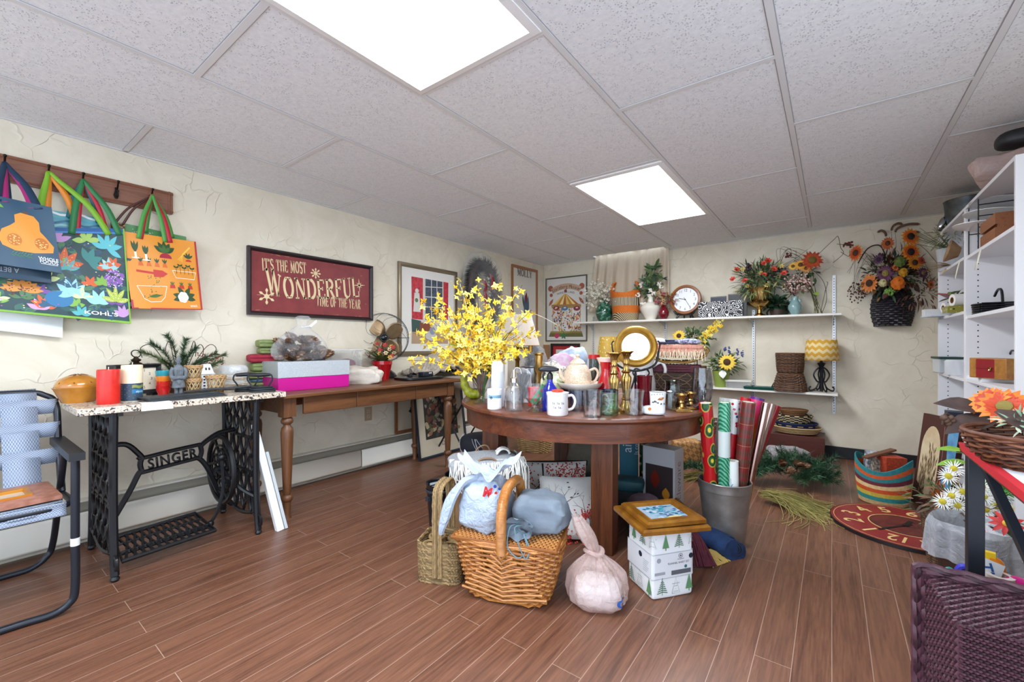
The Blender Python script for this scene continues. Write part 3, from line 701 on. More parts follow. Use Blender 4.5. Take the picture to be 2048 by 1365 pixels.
def bag(name,label,px,xt,xb,depth,mf,ms,art=None,straps=(),group=None,bulge=.012,n=10):
 """a soft bag hung flat: px = four picture corners TL TR BR BL unprojected on the plane it hangs in"""
 A,B=PX(*px[0],xt),PX(*px[1],xt);C,D=PX(*px[2],xb),PX(*px[3],xb)
 org=(A+B+C+D)/4;o=thing(name,label,'bag',org,0,group)
 def W(p):
  u,v=p.x,p.y;q=D.lerp(C,u).lerp(A.lerp(B,u),v)
  return q-org+V((p.z+bulge*math.sin(PI*min(max(u,0),1))*math.sin(PI*min(max(v,0),1))**.7+.003*math.sin(u*9+v*5),0,0))
 m=MB(mf);m.W=W;m.grid(lambda u,v: (u,v,0),n,n);m.use(ms)
 for u in (0,1): m.grid(lambda a,b: (u+(0.0),b,-depth*a+.0),2,n)
 m.grid(lambda a,b: (a,0,-depth*b),n,2);m.grid(lambda a,b: (a,b,-depth*(.6+.4*(1-b))),n,n)
 m.build('body',o)
 if art:
  a=MB(mf);a.W=W;art(a);a.build('printed_front',o)
 for u0,u1,hk,mm,w_,z0 in straps:
  s_=MB(mm);p0=W(V((u0,.93,z0)));p1=W(V((u1,.93,z0)));q=hk-org+V((.012+z0,0,0))
  pts=catmull([p0,p0.lerp(q,.5)+V((.006,(p0.y-q.y)*.16,.0)),p0.lerp(q,.88)+V((.006,(p0.y-q.y)*.06,0)),q+V((.004,0,.006)),p1.lerp(q,.88)+V((.006,(p1.y-q.y)*.06,0)),p1.lerp(q,.5)+V((.006,(p1.y-q.y)*.16,0)),p1],5)
  k=len(pts);sd=[]
  m=s_;vs_=[]
  for i,p in enumerate(pts):
   a_,b_=pts[max(i-1,0)],pts[min(i+1,k-1)];d=(b_-a_).normalized();sv=V((1,0,0)).cross(d);sv=sv.normalized() if sv.length > 1e-4 else V((0,1,0))
   ww=.8*w_*(1-.45*math.sin(PI*i/(k-1))**4);vs_+= [p-sv*ww/2,p+sv*ww/2]
  m.add(vs_,[(2*i,2*i+1,2*i+3,2*i+2) for i in range(k-1)]);m.build('strap',o,solid=.0012,sharp=.4)
 return o
def c_(h): return mat(h,.45)
GRN,DGRN,RED,ORG,TEAL,NAVY,LIME='#6aa23a','#1f5a3a','#b3202e','#e58a1f','#3f9aa6','#14344f','#7fb52b'
bag('tote_bag','plain white bag hanging lowest behind the leafy tote on the coat rack',[(-60,590),(128,600),(125,676),(-60,655)],-3.145,-3.13,.01,mat('#eef0f3',.5),mat('#dfe2e8',.5),None,[(.5,.8,hooks[1],mat('#eef0f3',.5),.03,0)])
def art_teal(m):
 for k in range(7):
  m.use(c_(['#e7eef0','#4aa3b5','#2d6f8f','#93cbd2'][k % 4]));m.line([(i/12,.98-k*.05+.02*math.sin(i*1.1+k)) for i in range(13)],.025,.001)
bag('tote_bag','teal tote with painted waves, mostly hidden behind the big leafy tote',[(70,416),(210,437),(220,600),(80,600)],-3.12,-3.12,.01,c_('#5fa9b5'),c_('#2d6f8f'),art_teal,[(.15,.55,hooks[1],c_(ORG),.035,.004),(.45,.9,hooks[2],c_('#1e6a70'),.03,0)])
bag('tote_bag','brown tote with a small checked print peeking out left of the orange bag',[(222,443),(250,447),(252,520),(226,520)],-3.125,-3.125,.01,woven('#4a2c1e','#b99a6a',60,.6,.0005),c_('#4a2c1e'),None,[(.2,.8,hooks[4],c_('#4a2420'),.014,0)])
def art_leaf(m):
 r=random.Random(5);P=['#b88ac6','#e0622a','#86b84a','#57b6b8','#d9eaa8','#2f5f7e','#3c7a6b','#7a4f9e','#e6953a','#9fd4d8','#4e7a4a']
 z=.0008
 for k in range(150):                                            # undergrowth
  m.use(c_(r.choice(['#1d3b3c','#2d5a55','#25506a','#3b6a5c','#4d7f5a'])));m.leaf2(r.random()*.9+.05,r.random()*.86+.05,r.uniform(0,6.3),.10,.05,z)
 def spray(x,y,col,n,L,Wd,a0,a1,dots=None):
  L *= 1.35;Wd *= 1.3;m.M=T(x,y,0) @ SC(.62,1,1);x=y=0
  for i in range(n):
   a=a0+(a1-a0)*i/(n-1);m.use(c_(col));m.leaf2(x,y,a,L,Wd,.0016+.0001*i,8)
   if dots:
    m.use(c_(dots))
    for q in range(7): t=.25+.09*q;m.disc(x+math.cos(a)*L*t+r.uniform(-.1,.1)*Wd,y+math.sin(a)*L*t*1.0+r.uniform(-.15,.15)*Wd,.006,.0026,6)
  m.M=Matrix()
 spray(.50,.84,'#c79ad2',5,.15,.05,.3,2.9);spray(.55,.56,'#e0622a',5,.17,.06,.2,2.6,'#f7b06a');spray(.42,.58,'#d9592a',4,.15,.055,1.8,3.4,'#f7b06a')
 spray(.72,.86,'#a9cf6a',4,.12,.05,.1,3.1);spray(.86,.78,'#5cc0c9',6,.14,.045,-.5,2.8);spray(.44,.40,'#d7e8a0',4,.11,.045,.2,2.9)
 spray(.60,.24,'#9fdbe0',6,.15,.055,.2,3.0);spray(.78,.18,'#9fdbe0',4,.12,.05,.4,2.8);spray(.90,.22,'#b5c94e',5,.13,.04,.2,2.9,'#eef0b0')
 spray(.10,.10,'#d9a6d8',5,.12,.045,.3,2.9);spray(.04,.52,'#8cc152',4,.14,.05,-.6,1.6);spray(.40,.06,'#d9a6d8',4,.1,.04,.5,2.7);spray(.05,.3,'#8fd5d8',4,.13,.05,.1,2.4)
 spray(.72,.62,'#3c8a86',4,.13,.06,-.4,1.9);spray(.95,.06,'#c79ad2',4,.1,.04,.9,2.6);spray(.15,.72,'#e0622a',4,.12,.05,.3,2.6,'#f7b06a');spray(.28,.66,'#5cc0c9',5,.12,.05,.2,2.9)
 for k in range(44): spray(r.uniform(.03,.92),r.uniform(.04,.84),r.choice(P),r.choice((3,4,5)),r.uniform(.07,.11),.036,.2,2.9)
 m.use(c_('#2f78a8'));m.disc(.52,.20,.09,.0021,14);m.use(c_('#e8963c'))
 for i in range(9): m.leaf2(.30,.26,.1+i*.36,.13,.06,.0022,6)
 m.use(c_('#6a2f1a'))
 for q in range(45): a=r.random()*6.3;d=r.random()*.10;m.disc(.30+d*math.cos(a),.27+d*math.sin(a)*.9,.0055,.003,6)
 m.use(c_('#8a5cb0'))
 for q in range(34): a=r.random()*6.3;d=r.random()**.5*.085;m.disc(.90+d*math.cos(a)*.8,.46+d*math.sin(a)*1.2,.016,.0022,7)
 m.use(c_('#dcc2ee'))
 for q in range(60): a=r.random()*6.3;d=r.random()**.5*.085;m.disc(.90+d*math.cos(a)*.8,.46+d*math.sin(a)*1.2,.005,.003,6)
 for q in range(60): m.use(c_(r.choice(['#e9e27a','#b95ab0','#f0f0d0'])));m.disc(r.random()*.9+.05,r.random()*.85+.06,.006,.0027,6)
 m.use(c_(LIME));m.rect(.988,0,1,1,.0035);m.rect(0,0,1,.022,.0035)
 m.use(mat('#f4f6f2',.5));m.text("KOHL'S",.79,.062,.052,.004,sx=1.35,off=.0012)
 m.use(c_('#1d5a9a'));m.rect(.36,.955,1,1,.001);m.use(c_('#3d84c4'));m.rect(.36,.94,1,.96,.0012)
bag('tote_bag','big leafy printed shopping tote with lime green edges, hanging in the middle of the rack',[(-70,452),(248,458),(262,648),(-70,616)],-3.085,-3.045,.035,c_('#27474c'),c_(LIME),art_leaf,[(.30+.1,.88,hooks[1],c_(LIME),.034,.006),(.62,.96,hooks[2],c_('#2c7a45'),.034,.004),(.66,.87,hooks[2],c_('#b01f35'),.026,.002)],n=14)
def art_navy2(m):
 m.use(mat('#aab4bd',.5));M0=m.M;m.M=T(.66,.135,0) @ RZ(PI) ;m.text('A BETTER',.06,-.06,.12,.003,align='LEFT',sx=.75);m.M=M0
bag('tote_bag','navy tote with upside down lettering, low behind the squash bag',[(-70,440),(100,455),(103,567),(-70,547)],-3.005,-2.985,.02,mat('#173a50',.45),mat('#122e42',.45),art_navy2,[(.5,.9,hooks[0],mat('#173a50',.5),.03,0)])
def art_navy(m):
 m.use(mat('#e8932a',.45));P=[(.30,.30),(.34,.17),(.48,.10),(.70,.10),(.93,.16),(.95,.28),(.86,.44),(.80,.53),(.80,.70),(.74,.80),(.58,.82),(.50,.76),(.50,.62),(.44,.55),(.34,.46)]
 m.star(P,.0015);m.use(mat('#c46f1c',.5))
 for cx in (.48,.80): m.star([(cx+.085*math.cos(i*.35),.30+.11*math.sin(i*.35)) for i in range(18)],.0022)
 m.use(mat('#f3c877',.5));r=random.Random(3)
 for q in range(46): a=r.random()*6.3;d=r.random()**.5;m.disc((.48,.80)[q % 2]+d*.07*math.cos(a),.30+d*.092*math.sin(a),.011,.003,6,.009)
 m.use(mat('#5d4436'));m.rect(.60,.82,.68,.86,.0012)
 m.use(mat('#3f7a4a'))
 for q in range(14): m.leaf2(.42+q*.017,.035+.01*math.sin(q),1.0 if q % 2 else -.6,.07,.014,.0015)
 m.use(mat('#6aa23a'));m.leaf2(.24,.93,-.5,.16,.07,.0015);m.use(mat('#d4267a'));m.disc(.24,.30,.075,.0012);m.use(mat('#f0f0f0'));m.disc(.245,.31,.016,.0018)
 m.use(mat('#f2f4f4'));m.text('WHOLE',.86,-.0,.083,.002,sx=.82,off=.001);m.text('FOODS',.86,-.055,.083,.002,sx=.82,off=.001);m.rect(.76,-.075,.965,-.067,.002)
def shift_art(m):                                                   # leave a hem below the drawing
 W0=m.W;m.W=lambda p: W0(V((p.x,.16+.80*p.y,p.z)));art_navy(m)
bag('tote_bag','navy tote printed with a butternut squash, first from the left edge',[(-60,380),(103,415),(124,547),(-60,520)],-2.955,-2.92,.025,mat('#15445f',.42),mat('#0f3450',.45),shift_art,[(.3,.82,hooks[0],mat('#14344f',.5),.035,.004),(.4,.74,hooks[0],mat('#a3206a',.5),.03,.001)],bulge=.001)
def art_green(m):
 m.use(mat('#dfe8e6',.5));r=random.Random(8)
 for q in range(60): m.disc(.05+.9*r.random(),.8+.16*r.random(),.006,.001,6)
 m.use(c_('#4aa3b5'));m.line([(i/10,.78+.03*math.sin(i)) for i in range(11)],.05,.0008)
bag('tote_bag','green tote with white dots, peeking out above the orange vegetable bag',[(250,447),(372,474),(380,600),(258,600)],-3.14,-3.12,.012,c_('#4d8a4e'),c_('#3d7a42'),art_green,[(.3,.75,hooks[4],c_('#4f9a45'),.03,.004)])
def art_veg(m):
 r=random.Random(2);g,dg,rd,og,wh,ye=[mat(q,.5) for q in ('#3f6b2c','#274a22','#c42b20','#d9641e','#f4f1e2','#f0c24a')]
 for x,y,s_ in ((.14,.72,1),(.27,.70,.8)):                # leeks
  m.use(dg);[m.leaf2(x,y+.02,1.57+d,.16*s_,.035,.001) for d in (-.3,0,.25)];m.use(wh);m.rect(x-.014,y-.045,x+.014,y+.03,.0014);m.leaf2(x-.06,y-.05,0,.12,.02,.0014)
 m.use(dg);[m.leaf2(.53,.77,1.57+d,.17,.07,.001+.0001*i) for i,d in enumerate((-1.0,-.5,0,.5,1.0))];m.use(g);[m.leaf2(.53,.77,1.57+d,.12,.05,.0016) for d in (-.7,.1,.8)]
 m.use(mat('#a31232'));m.flat(arcp(.53,.70,.085,.07,0,180,10),.0018)
 m.use(ye);m.line([(.90,.90),(.78,.78)],.022,.001);[m.line([(.78,.78),(.70+k*.02,.70-k*.01)],.007,.001) for k in range(4)]
 m.use(dg);[m.leaf2(.86,.73,1.57+d,.09,.03,.001) for d in (-.9,-.3,.3,.9)];m.use(rd);m.flat(arcp(.86,.69,.045,.03,0,180,8),.0014)
 for i in range(4):
  x=.19+i*.105;m.use(og);m.flat([(x-.035,.57),(x+.035,.57),(x+.015,.63),(x-.02,.63)],.001);m.use(dg);[m.leaf2(x,.62,1.57+d,.07,.018,.0013) for d in (-.5,0,.5)]
 m.use(rd);m.line([(.12,.50),(.36,.48)],.03,.0012);m.flat([(.34,.53),(.46,.525),(.53,.485),(.46,.435),(.34,.43)],.0012)
 m.use(wh);m.line([(.10,.30),(.50,.31)],.007,.001);m.line([(.10,.30),(.18,.13),(.26,.09),(.40,.10),(.46,.16),(.5,.31)],.008,.001);m.line([(.60,.54),(.95,.54)],.007,.001);m.line([(.60,.54),(.64,.44),(.92,.435),(.95,.54)],.008,.001)
 m.use(g)
 for q in range(26): m.disc(.17+.26*r.random(),.14+.30*r.random(),.008,.0014,6)
 m.leaf2(.24,.16,.15,.18,.045,.0013)
 m.use(dg)
 for i in range(5): m.line([(.66+i*.06,.5),(.66+i*.06,.6+.03*(i % 2))],.006,.0012);[m.leaf2(.66+i*.06,.58+.03*(i % 2),a,.05,.025,.0014) for a in (.6,2.5)]
 for i in range(3):
  x=.58+i*.13;m.use(rd);m.flat([(x-.04,.29),(x+.04,.29),(x+.03,.34),(x-.03,.34)],.001);m.use(g);[m.leaf2(x,.33,1.57+d,.06,.014,.0013) for d in (-.5,0,.5)]
 m.use(dg);[m.leaf2(.74,.17,a,.17,.07,.001) for a in (.3,1.0,2.1,2.9,3.4,-.2)];m.use(mat('#eef0f6'));[m.disc(.72+.035*math.cos(k),.17+.035*math.sin(k),.045,.0015+.0001*k,10) for k in range(6)]
 m.use(c_('#b3202e'));m.rect(0,0,.028,1,.002);m.rect(.975,0,1,1,.002);m.rect(0,0,1,.012,.002)
 m.use(wh);m.text('anek',.87,.035,.06,.0016)
bag('tote_bag','orange tote printed with vegetables and edged in red, at the right end of the rack',[(242,462),(391,484),(405,620),(264,617)],-3.085,-3.05,.03,mat('#e2922a',.45),c_('#b3202e'),art_veg,[(.22,.62,hooks[4],c_('#c0263a'),.034,.004),(.2,.55,hooks[4],c_('#4f9a45'),.026,.007)])
# ---- painted sign
def wallframe(px,X):                                             # centre, width, height of a rectangle hung on the left wall
 a,b,c,d=[PX(*p,X) for p in px];y0=(a.y+d.y)/2;y1=(b.y+c.y)/2;z1=(a.z+b.z)/2;z0=(c.z+d.z)/2
 return V((X,(y0+y1)/2,(z0+z1)/2)),y1-y0,z1-z0
c,w_,h_=wallframe([(496,489),(746,534),(746,643),(496,628)],XL+.03)
sg=thing('wall_sign','dark red wooden sign with cream lettering in a black frame on the left wall','sign',c-V((.027,0,0)),PI/2)
MB(mat('#2a1d1f',.45),FR).ring(w_,h_,[(0,0),(0,.03),(.012,.033),(.022,.024),(.028,.012),(.028,0)]).build('frame',sg)
m=MB(mat('#7e2a2c',.5,0,'#8b3233',9,bump=.0005),FR);m.rect(-w_/2+.02,-h_/2+.02,w_/2-.02,h_/2-.02,.010);m.build('panel',sg)
def L(px,py,X,c): q=PX(px,py,X);return (q.y-c.y,q.z-c.z)
CRM=mat('#e6cfa0',.55);m=MB(CRM,FR @ T(0,0,.0105));XS=XL+.018
def fit(txt,p0,p1,hgt,**k):
 a,b=L(*p0,XS,c),L(*p1,XS,c);M0=m.M
 n=MB(CRM);wdt=n.serif(txt,0,0,1.0,**{q: v for q,v in k.items() if q != 'arc'});L_=math.hypot(b[0]-a[0],b[1]-a[1])
 m.M=M0 @ T((a[0]+b[0])/2,(a[1]+b[1])/2,0) @ RZ(math.atan2(b[1]-a[1],b[0]-a[0])) @ Matrix.Diagonal((L_/wdt/hgt,1,1,1))
 m.serif(txt,0,0,hgt,0,**k);m.M=M0
fit("IT'S THE MOST",(525,541),(613,548),.085,w=.6,th=.17)
fit('WONDERFUL',(536,595),(719,594),.165,w=.6,th=.15,gap=.1,arc=lambda t: (-.012*math.sin(PI*t)+.012*(t < .12),1.15 if t < .1 else 1-.12*math.sin(PI*t)))
fit('TIME OF THE YEAR',(634,612),(721,619),.078,w=.58,th=.16)
def flake(px,py,r,n=6,kind=0):
 x,y=L(px,py,XS,c)
 for k in range(n):
  a=2*PI*k/n+PI/2;m.line([(x,y),(x+r*.7*math.cos(a),y+r*.7*math.sin(a))],.007,.0003)
  m.leaf2(x+r*.45*math.cos(a),y+r*.45*math.sin(a),a,r*.55,r*.32,.0004,4)
 m.disc(x,y,r*.3,.0005,12)
flake(534,593,.058);flake(632,547,.042,8);
x,y=L(719,571,XS,c)
for k in range(4): a=PI/4*k;r_=.055 if k % 2 == 0 else .03;m.line([(x-r_*math.cos(a+.1),y-r_*math.sin(a+.1)),(x,y),(x+r_*math.cos(a+.1),y+r_*math.sin(a+.1))],[.001,.012,.001],.0004)
r=random.Random(4);m.use(mat('#b98a63',.6))
for k in range(26):
 x,y=r.uniform(-.47,.47)*w_,r.choice([-.43,.43,-.2,.3,r.uniform(-.4,.4)])*h_;m.line([(x,y),(x+r.uniform(.004,.03),y+r.uniform(-.004,.004))],r.uniform(.0012,.004),.0002)
m.build('lettering',sg)
# ---- framed prints on the left wall
def print_(name,label,px,X,fmat,fw,art,matb='#e9e6de',mw=.0,glass=False,cat='picture'):
 c,w_,h_=wallframe(px,X);t=thing(name,label,cat,c-V((.022,0,0)),PI/2)
 MB(fmat,FR).ring(w_,h_,[(0,0),(0,.02),(fw*.3,.024),(fw*.8,.018),(fw,.010),(fw,0)]).build('frame',t)
 m=MB(mat(matb,.5),FR);m.rect(-w_/2+fw*.7,-h_/2+fw*.7,w_/2-fw*.7,h_/2-fw*.7,.008);m.build('mat_board',t)
 m=MB(mat(matb,.5),FR @ T(0,0,.0085));XX=X-.012
 art(m,lambda a,b: L(a,b,XX,c));m.build('print',t);return t
def pq(m,q,pts,col,z=0,var=None): m.use(mat(col,.45,0,var,40) if var else mat(col,.45));m.flat([q(*p) for p in pts],z)
def art_soldier(m,q):
 pq(m,q,[(823,554),(897,566),(896,688),(823,688)],'#d8d2c6');pq(m,q,[(823,553),(846,557),(846,640),(824,638)],'#b32431',.0003,'#d14450')
 pq(m,q,[(887,564),(897,566),(896,640),(887,640)],'#b32431',.0003,'#d14450');pq(m,q,[(851,558),(885,564),(885,640),(851,640)],'#3a4350',.0003,'#566170')
 m.use(mat('#e8e6e0'));
 for x in (863,874): a,b=q(x,560),q(x,640);m.line([a,b],.008,.0006)
 for y in (574,594,614): a,b=q(851,y),q(886,y+2);m.line([a,b],.008,.0006)
 pq(m,q,[(823,638),(842,642),(846,668),(824,664)],'#3c5550',.0005);pq(m,q,[(824,664),(896,668),(896,688),(823,688)],'#b6987a',.0006);pq(m,q,[(840,645),(862,648),(862,672),(840,668)],'#8a4a36',.0007)
 m.use(mat('#d9d6cd'))
 x,y=q(834,603);m.disc(x,y+.10,.022,.001);m.flat([(x-.03,y+.08),(x+.03,y+.08),(x+.045,y-.10),(x-.045,y-.10)],.001);m.use(mat('#5a7a4a'));m.disc(x-.005,y+.01,.02,.0013)
 x,y=q(862,672);m.use(mat('#c9c6c0'));m.disc(x,y,.07,.001,18,.05);m.use(mat('#8d98a6'));m.disc(x+.02,y+.05,.04,.0013,14)
PEWT=mat('#8d7f68',.35,.6)
print_('framed_print','print of red curtains and a window in a pewter frame on the left wall',[(798,522),(916,545),(914,706),(798,716)],XL+.025,PEWT,.04,art_soldier)
def art_molly(m,q):
 m.use(mat('#3b3a3c',.5));a,b=q(1035,551),q(1064,557);M0=m.M;m.M=M0 @ T((a[0]+b[0])/2,(a[1]+b[1])/2-.0,0) @ RZ(math.atan2(b[1]-a[1],b[0]-a[0]));n=MB();k=n.serif('MOLLY',0,0,1.0)
 m.serif('MOLLY',0,0,math.hypot(b[0]-a[0],b[1]-a[1])/k,.0004);m.M=M0
 m.use(mat('#4a5f78',.5));x,y=q(1052,612);[m.leaf2(x+.03*math.sin(k*2),y-.16,1.57+.12*math.sin(k*3),.30,.06,.0004+.0001*k) for k in range(5)];m.use(mat('#7d2a3a'));m.leaf2(x,y+.02,1.5,.16,.05,.0012);m.use(mat('#3d5a48'));m.leaf2(x-.05,y-.02,1.7,.16,.035,.001)
print_('framed_print','tall print headed MOLLY in an oak frame beside the room corner',[(1025,527),(1077,542),(1075,672),(1025,690)],XL+.025,wood('#8a5a38','#a8744c',None,'y',1),.035,art_molly,'#dcd8cc')
# ---- outlet
q=PX(736,828,XL);m=MB(mat('#b5a183',.45),FR);t=thing('wall_outlet','beige double outlet plate low on the left wall under the console table','outlet',(XL+.001,q.y,q.z),PI/2)
MB(mat('#b09c7e',.45),FR).box(-.036,-.058,0,.036,.058,.005).build('cover_plate',t,bev=.002)
for s_ in (-1,1):
 m=MB(mat('#c7b596',.4),FR @ T(0,s_*.021,.005));m.box(-.016,-.014,0,.016,.014,.0015);m.use(mat('#3a3028'));m.rect(-.008,-.004,-.005,.006,.002);m.rect(.005,-.004,.008,.006,.002);m.disc(0,-.009,.0025,.002,8);m.build('socket',t)
# ================================================================== things on the sewing table and the console
def G(px,py,z=SZ): return PZ(px,py,z+.0005)
PINE=mat('#2f4a33',.6,0,'#48633f',30);PINE2=mat('#47583a',.6,0,'#6a7a4a',30);TWIG=mat('#3a261c',.7);BERRY=mat('#8f1d24',.35)
# pie dish
p=CX(157,-2.86,SZ+.0005);r_=rad(p,104);t=thing('pie_dish','amber ceramic covered pie dish at the left end of the stone top','dish',p,face(p))
AMB=mat('#a8691c',.22,0,'#c98a2c',10,coat=.5)
MB(AMB).lathe([(0,0),(r_*.66,0),(r_*.70,.006),(r_*.98,.062),(r_*1.04,.07),(r_*.98,.072),(r_*.66,.012),(0,.012)],40,fn=lambda a,z: 1+(.018*math.sin(a*26) if z > .06 else 0)).build('dish',t)
m=MB(AMB);m.lathe([(r_*.93,.066),(r_*.95,.078),(r_*.8,.105),(r_*.5,.122),(r_*.2,.128),(0,.129)],40);
m.use(mat('#6e3f12',.4))
for k in range(8): m.tube([(r_*q*math.cos(k*PI/4+q*.7),r_*q*math.sin(k*PI/4+q*.7),.131-.052*q*q) for q in (.15,.35,.55,.75,.88)],.003,5)
m.build('lid',t)
# candles
p=CX(217,-2.66,SZ+.0005);r_=rad(p,49);h=S(p,68)
t=thing('pillar_candle','tall red pillar candle at the front of the stone top','candle',p)
MB(mat('#d92a1c',.38,0,'#c81f18',25,sub=.2)).lathe([(0,0),(r_*.97,0),(r_,.004),(r_,h-.004),(r_*.96,h),(r_*.8,h-.004),(0,h-.007)],40).build('wax',t);MB(mat('#eee4cc')).cyl((0,0,h-.008),(.002,0,h+.012),.0016,n=6).build('wick',t)
p=CX(264,-2.69,SZ+.0005);r_=rad(p,45);h=S(p,72);t=thing('pillar_candle','cream pillar candle with a dark blue paper label beside the red candle','candle',p,face(p)+.25)
MB(mat('#f0dfc0',.4,sub=.3)).lathe([(0,0),(r_*.97,0),(r_,.004),(r_,h-.004),(r_*.96,h),(r_*.8,h-.004),(0,h-.007)],40).build('wax',t);MB(mat('#eee4cc')).cyl((0,0,h-.008),(.002,0,h+.012),.0016,n=6).build('wick',t)
m=MB(mat('#2e4456',.45));q=r_*1.012;hl=h*.5
m.W=lambda v: V((q*math.sin(v.x/q)*(1+v.z),-q*math.cos(v.x/q)*(1+v.z),v.y));m.grid(lambda u,v: ((u-.5)*2*PI*q,.004+(hl-.004)*v,0),40,1)
m.use(mat('#1f6f9a'));m.grid(lambda u,v: (-.01+.06*u,hl*.45+hl*.22*v,.006),8,1);m.use(mat('#7f8a4a'));m.grid(lambda u,v: (-.01+.055*u,hl*.74+hl*.16*v+.003*math.sin(u*9),.006),8,1);m.use(mat('#d9dde0'))
for k in range(8): m.line([(-.055,hl*(.9-k*.1)),(-.02-.008*(k % 3),hl*(.9-k*.1))],.0022,.007)
m.text('alpine',.02,hl*.5,.014,.008);m.line([(0,hl*.35),(.04,hl*.35)],.003,.007);m.line([(-.005,hl*.2),(.042,hl*.2)],.003,.007);m.build('label',t)
# black lantern clock
p=CX(272,-2.90,SZ+.0005);s_=S(p,1);t=thing('table_clock','square black clock with a cream face and a ring on top, behind the candles','clock',p,face(p)+.55)
m=MB(IRON);w_=84*s_;hh=60*s_;z0=.012
m.M=T(0,0,z0+hh/2) @ FR;m.ring(w_,hh,[(0,-.035),(0,.02),(.006,.028),(.012,.024),(.02,.014),(.02,-.03),(0,-.035)]);
for k in range(24):
 for y in (-1,1): m.sph(((k-11.5)*w_/25,y*hh*.47,.026),.0028,6,4)
m.M=Matrix();m.box(-w_*.42,-.02,0,-w_*.3,.03,z0).box(w_*.3,-.02,0,w_*.42,.03,z0)
m.build('case',t,bev=.003)
m=MB(mat('#e5dcc4',.5),T(0,0,z0+hh/2) @ FR);m.rect(-w_/2+.018,-hh/2+.018,w_/2-.018,hh/2-.018,.008);m.use(mat('#35302c'))
for k in range(12): a=PI/2-PI/6*(k+1);m.text(str(k+1),math.cos(a)*w_*.31,math.sin(a)*hh*.33-.007,.02,.0088)
m.build('face',t);m=MB(BLACK,T(0,0,z0+hh/2) @ FR);m.line([(0,0),(.02,.03)],.003,.0095);m.line([(0,0),(-.035,-.005)],.003,.0096);m.build('hand',t)
m=MB(metal('#5d5148',.35),T(0,.0,z0+hh));m.lathe([(0,0),(.03,0),(.024,.006),(.012,.012),(.02,.018),(.022,.024),(.012,.03),(.008,.038),(0,.042)],16);m.build('finial',t)
m=MB(IRON);m.M=T(0,0,z0+hh+.055) @ RY(.35);m.tube([(.022*math.cos(a),0,.018*math.sin(a)) for a in [2*PI*i/20 for i in range(20)]],.0028,6,True);m.build('ring',t)
# stacked bowls
p=CX(327,-2.84,SZ+.0005);r_=rad(p,32);z=0;prev=None
for i,(cn,cl) in enumerate((('red','#c8171b'),('tomato red','#d22a1e'),('orange','#e8852a'),('teal','#2f97a3'))):
 m=MB(mat(cl,.2,coat=.4));q=r_*(1+.02*i)
 m.lathe([(0,0),(q*.62,0),(q*.65,.004),(q*.95,.03),(q,.05),(q*.96,.05),(q*.9,.03),(q*.6,.006),(0,.006)],28)
 solo(m,'ramekin',('red ramekin at the bottom of the small bowl stack','tomato red ramekin second from the bottom of its stack','orange ramekin just under the teal one','teal ramekin on top of the small bowl stack')[i],'bowl',p+V((0,0,.0275*i)),0,'stacked ramekins')
# clay warrior statue
p=CX(357,-2.76,SZ+.0005);h=S(p,79);t=thing('statue','grey clay warrior statue standing with folded hands on the stone top','statue',p,face(p)+.1)
CL=mat('#5b6167',.75,0,'#747a80',40,bump=.001,bs=140)
m=MB(CL,SC(h/.4));m.M=SC(h/.4) @ SC(.74,.8,1)
m.lathe([(0,0),(.062,0),(.064,.012),(.0,.0121)],20)
for x in (-.024,.024): m.lathe([(.024,.01),(.026,.02),(.021,.05),(.026,.09)],12,(x,0,0));m.sph((x,-.018,.016),(.02,.03,.012),10,6)
m.lathe([(.05,.082),(.076,.085),(.075,.10),(.064,.15),(.054,.19),(.056,.22),(.062,.255),(.06,.285),(.04,.305),(.022,.315),(.02,.33)],26,fn=lambda a,z: 1-.18*abs(math.sin(a)))
for s_ in (-1,1): m.tube(catmull([(s_*.058,0,.285),(s_*.078,-.005,.24),(s_*.07,-.03,.19),(s_*.03,-.058,.185),(0,-.062,.19)],4),[.024]*4+[.026]*4+[.022]*4+[.016]*5,10)
m.sph((0,-.062,.188),(.02,.014,.016),10,6)
m.sph((0,-.002,.352),(.027,.029,.036),14,10);m.sph((0,-.03,.347),(.006,.008,.008),8,6);m.sph((0,-.026,.334),(.01,.006,.004),8,4)
for s_ in (-1,1): m.sph((s_*.028,0,.35),(.005,.008,.012),6,6);m.sph((s_*.011,-.027,.357),(.006,.004,.003),6,4)
m.sph((0,.004,.372),(.028,.03,.018),12,6);m.sph((.008,.006,.393),(.012,.012,.014),8,6)
for k in range(6):
 for j in range(5): m.cb(((k-2.5)*.015,-.052+.012*abs(k-2.5)*.4,.205+j*.014),(.013,.012,.012))
m.tube([(-.05,-.045,.17),(0,-.068,.115),(.05,-.045,.17)],.004,5);m.build('body',t)
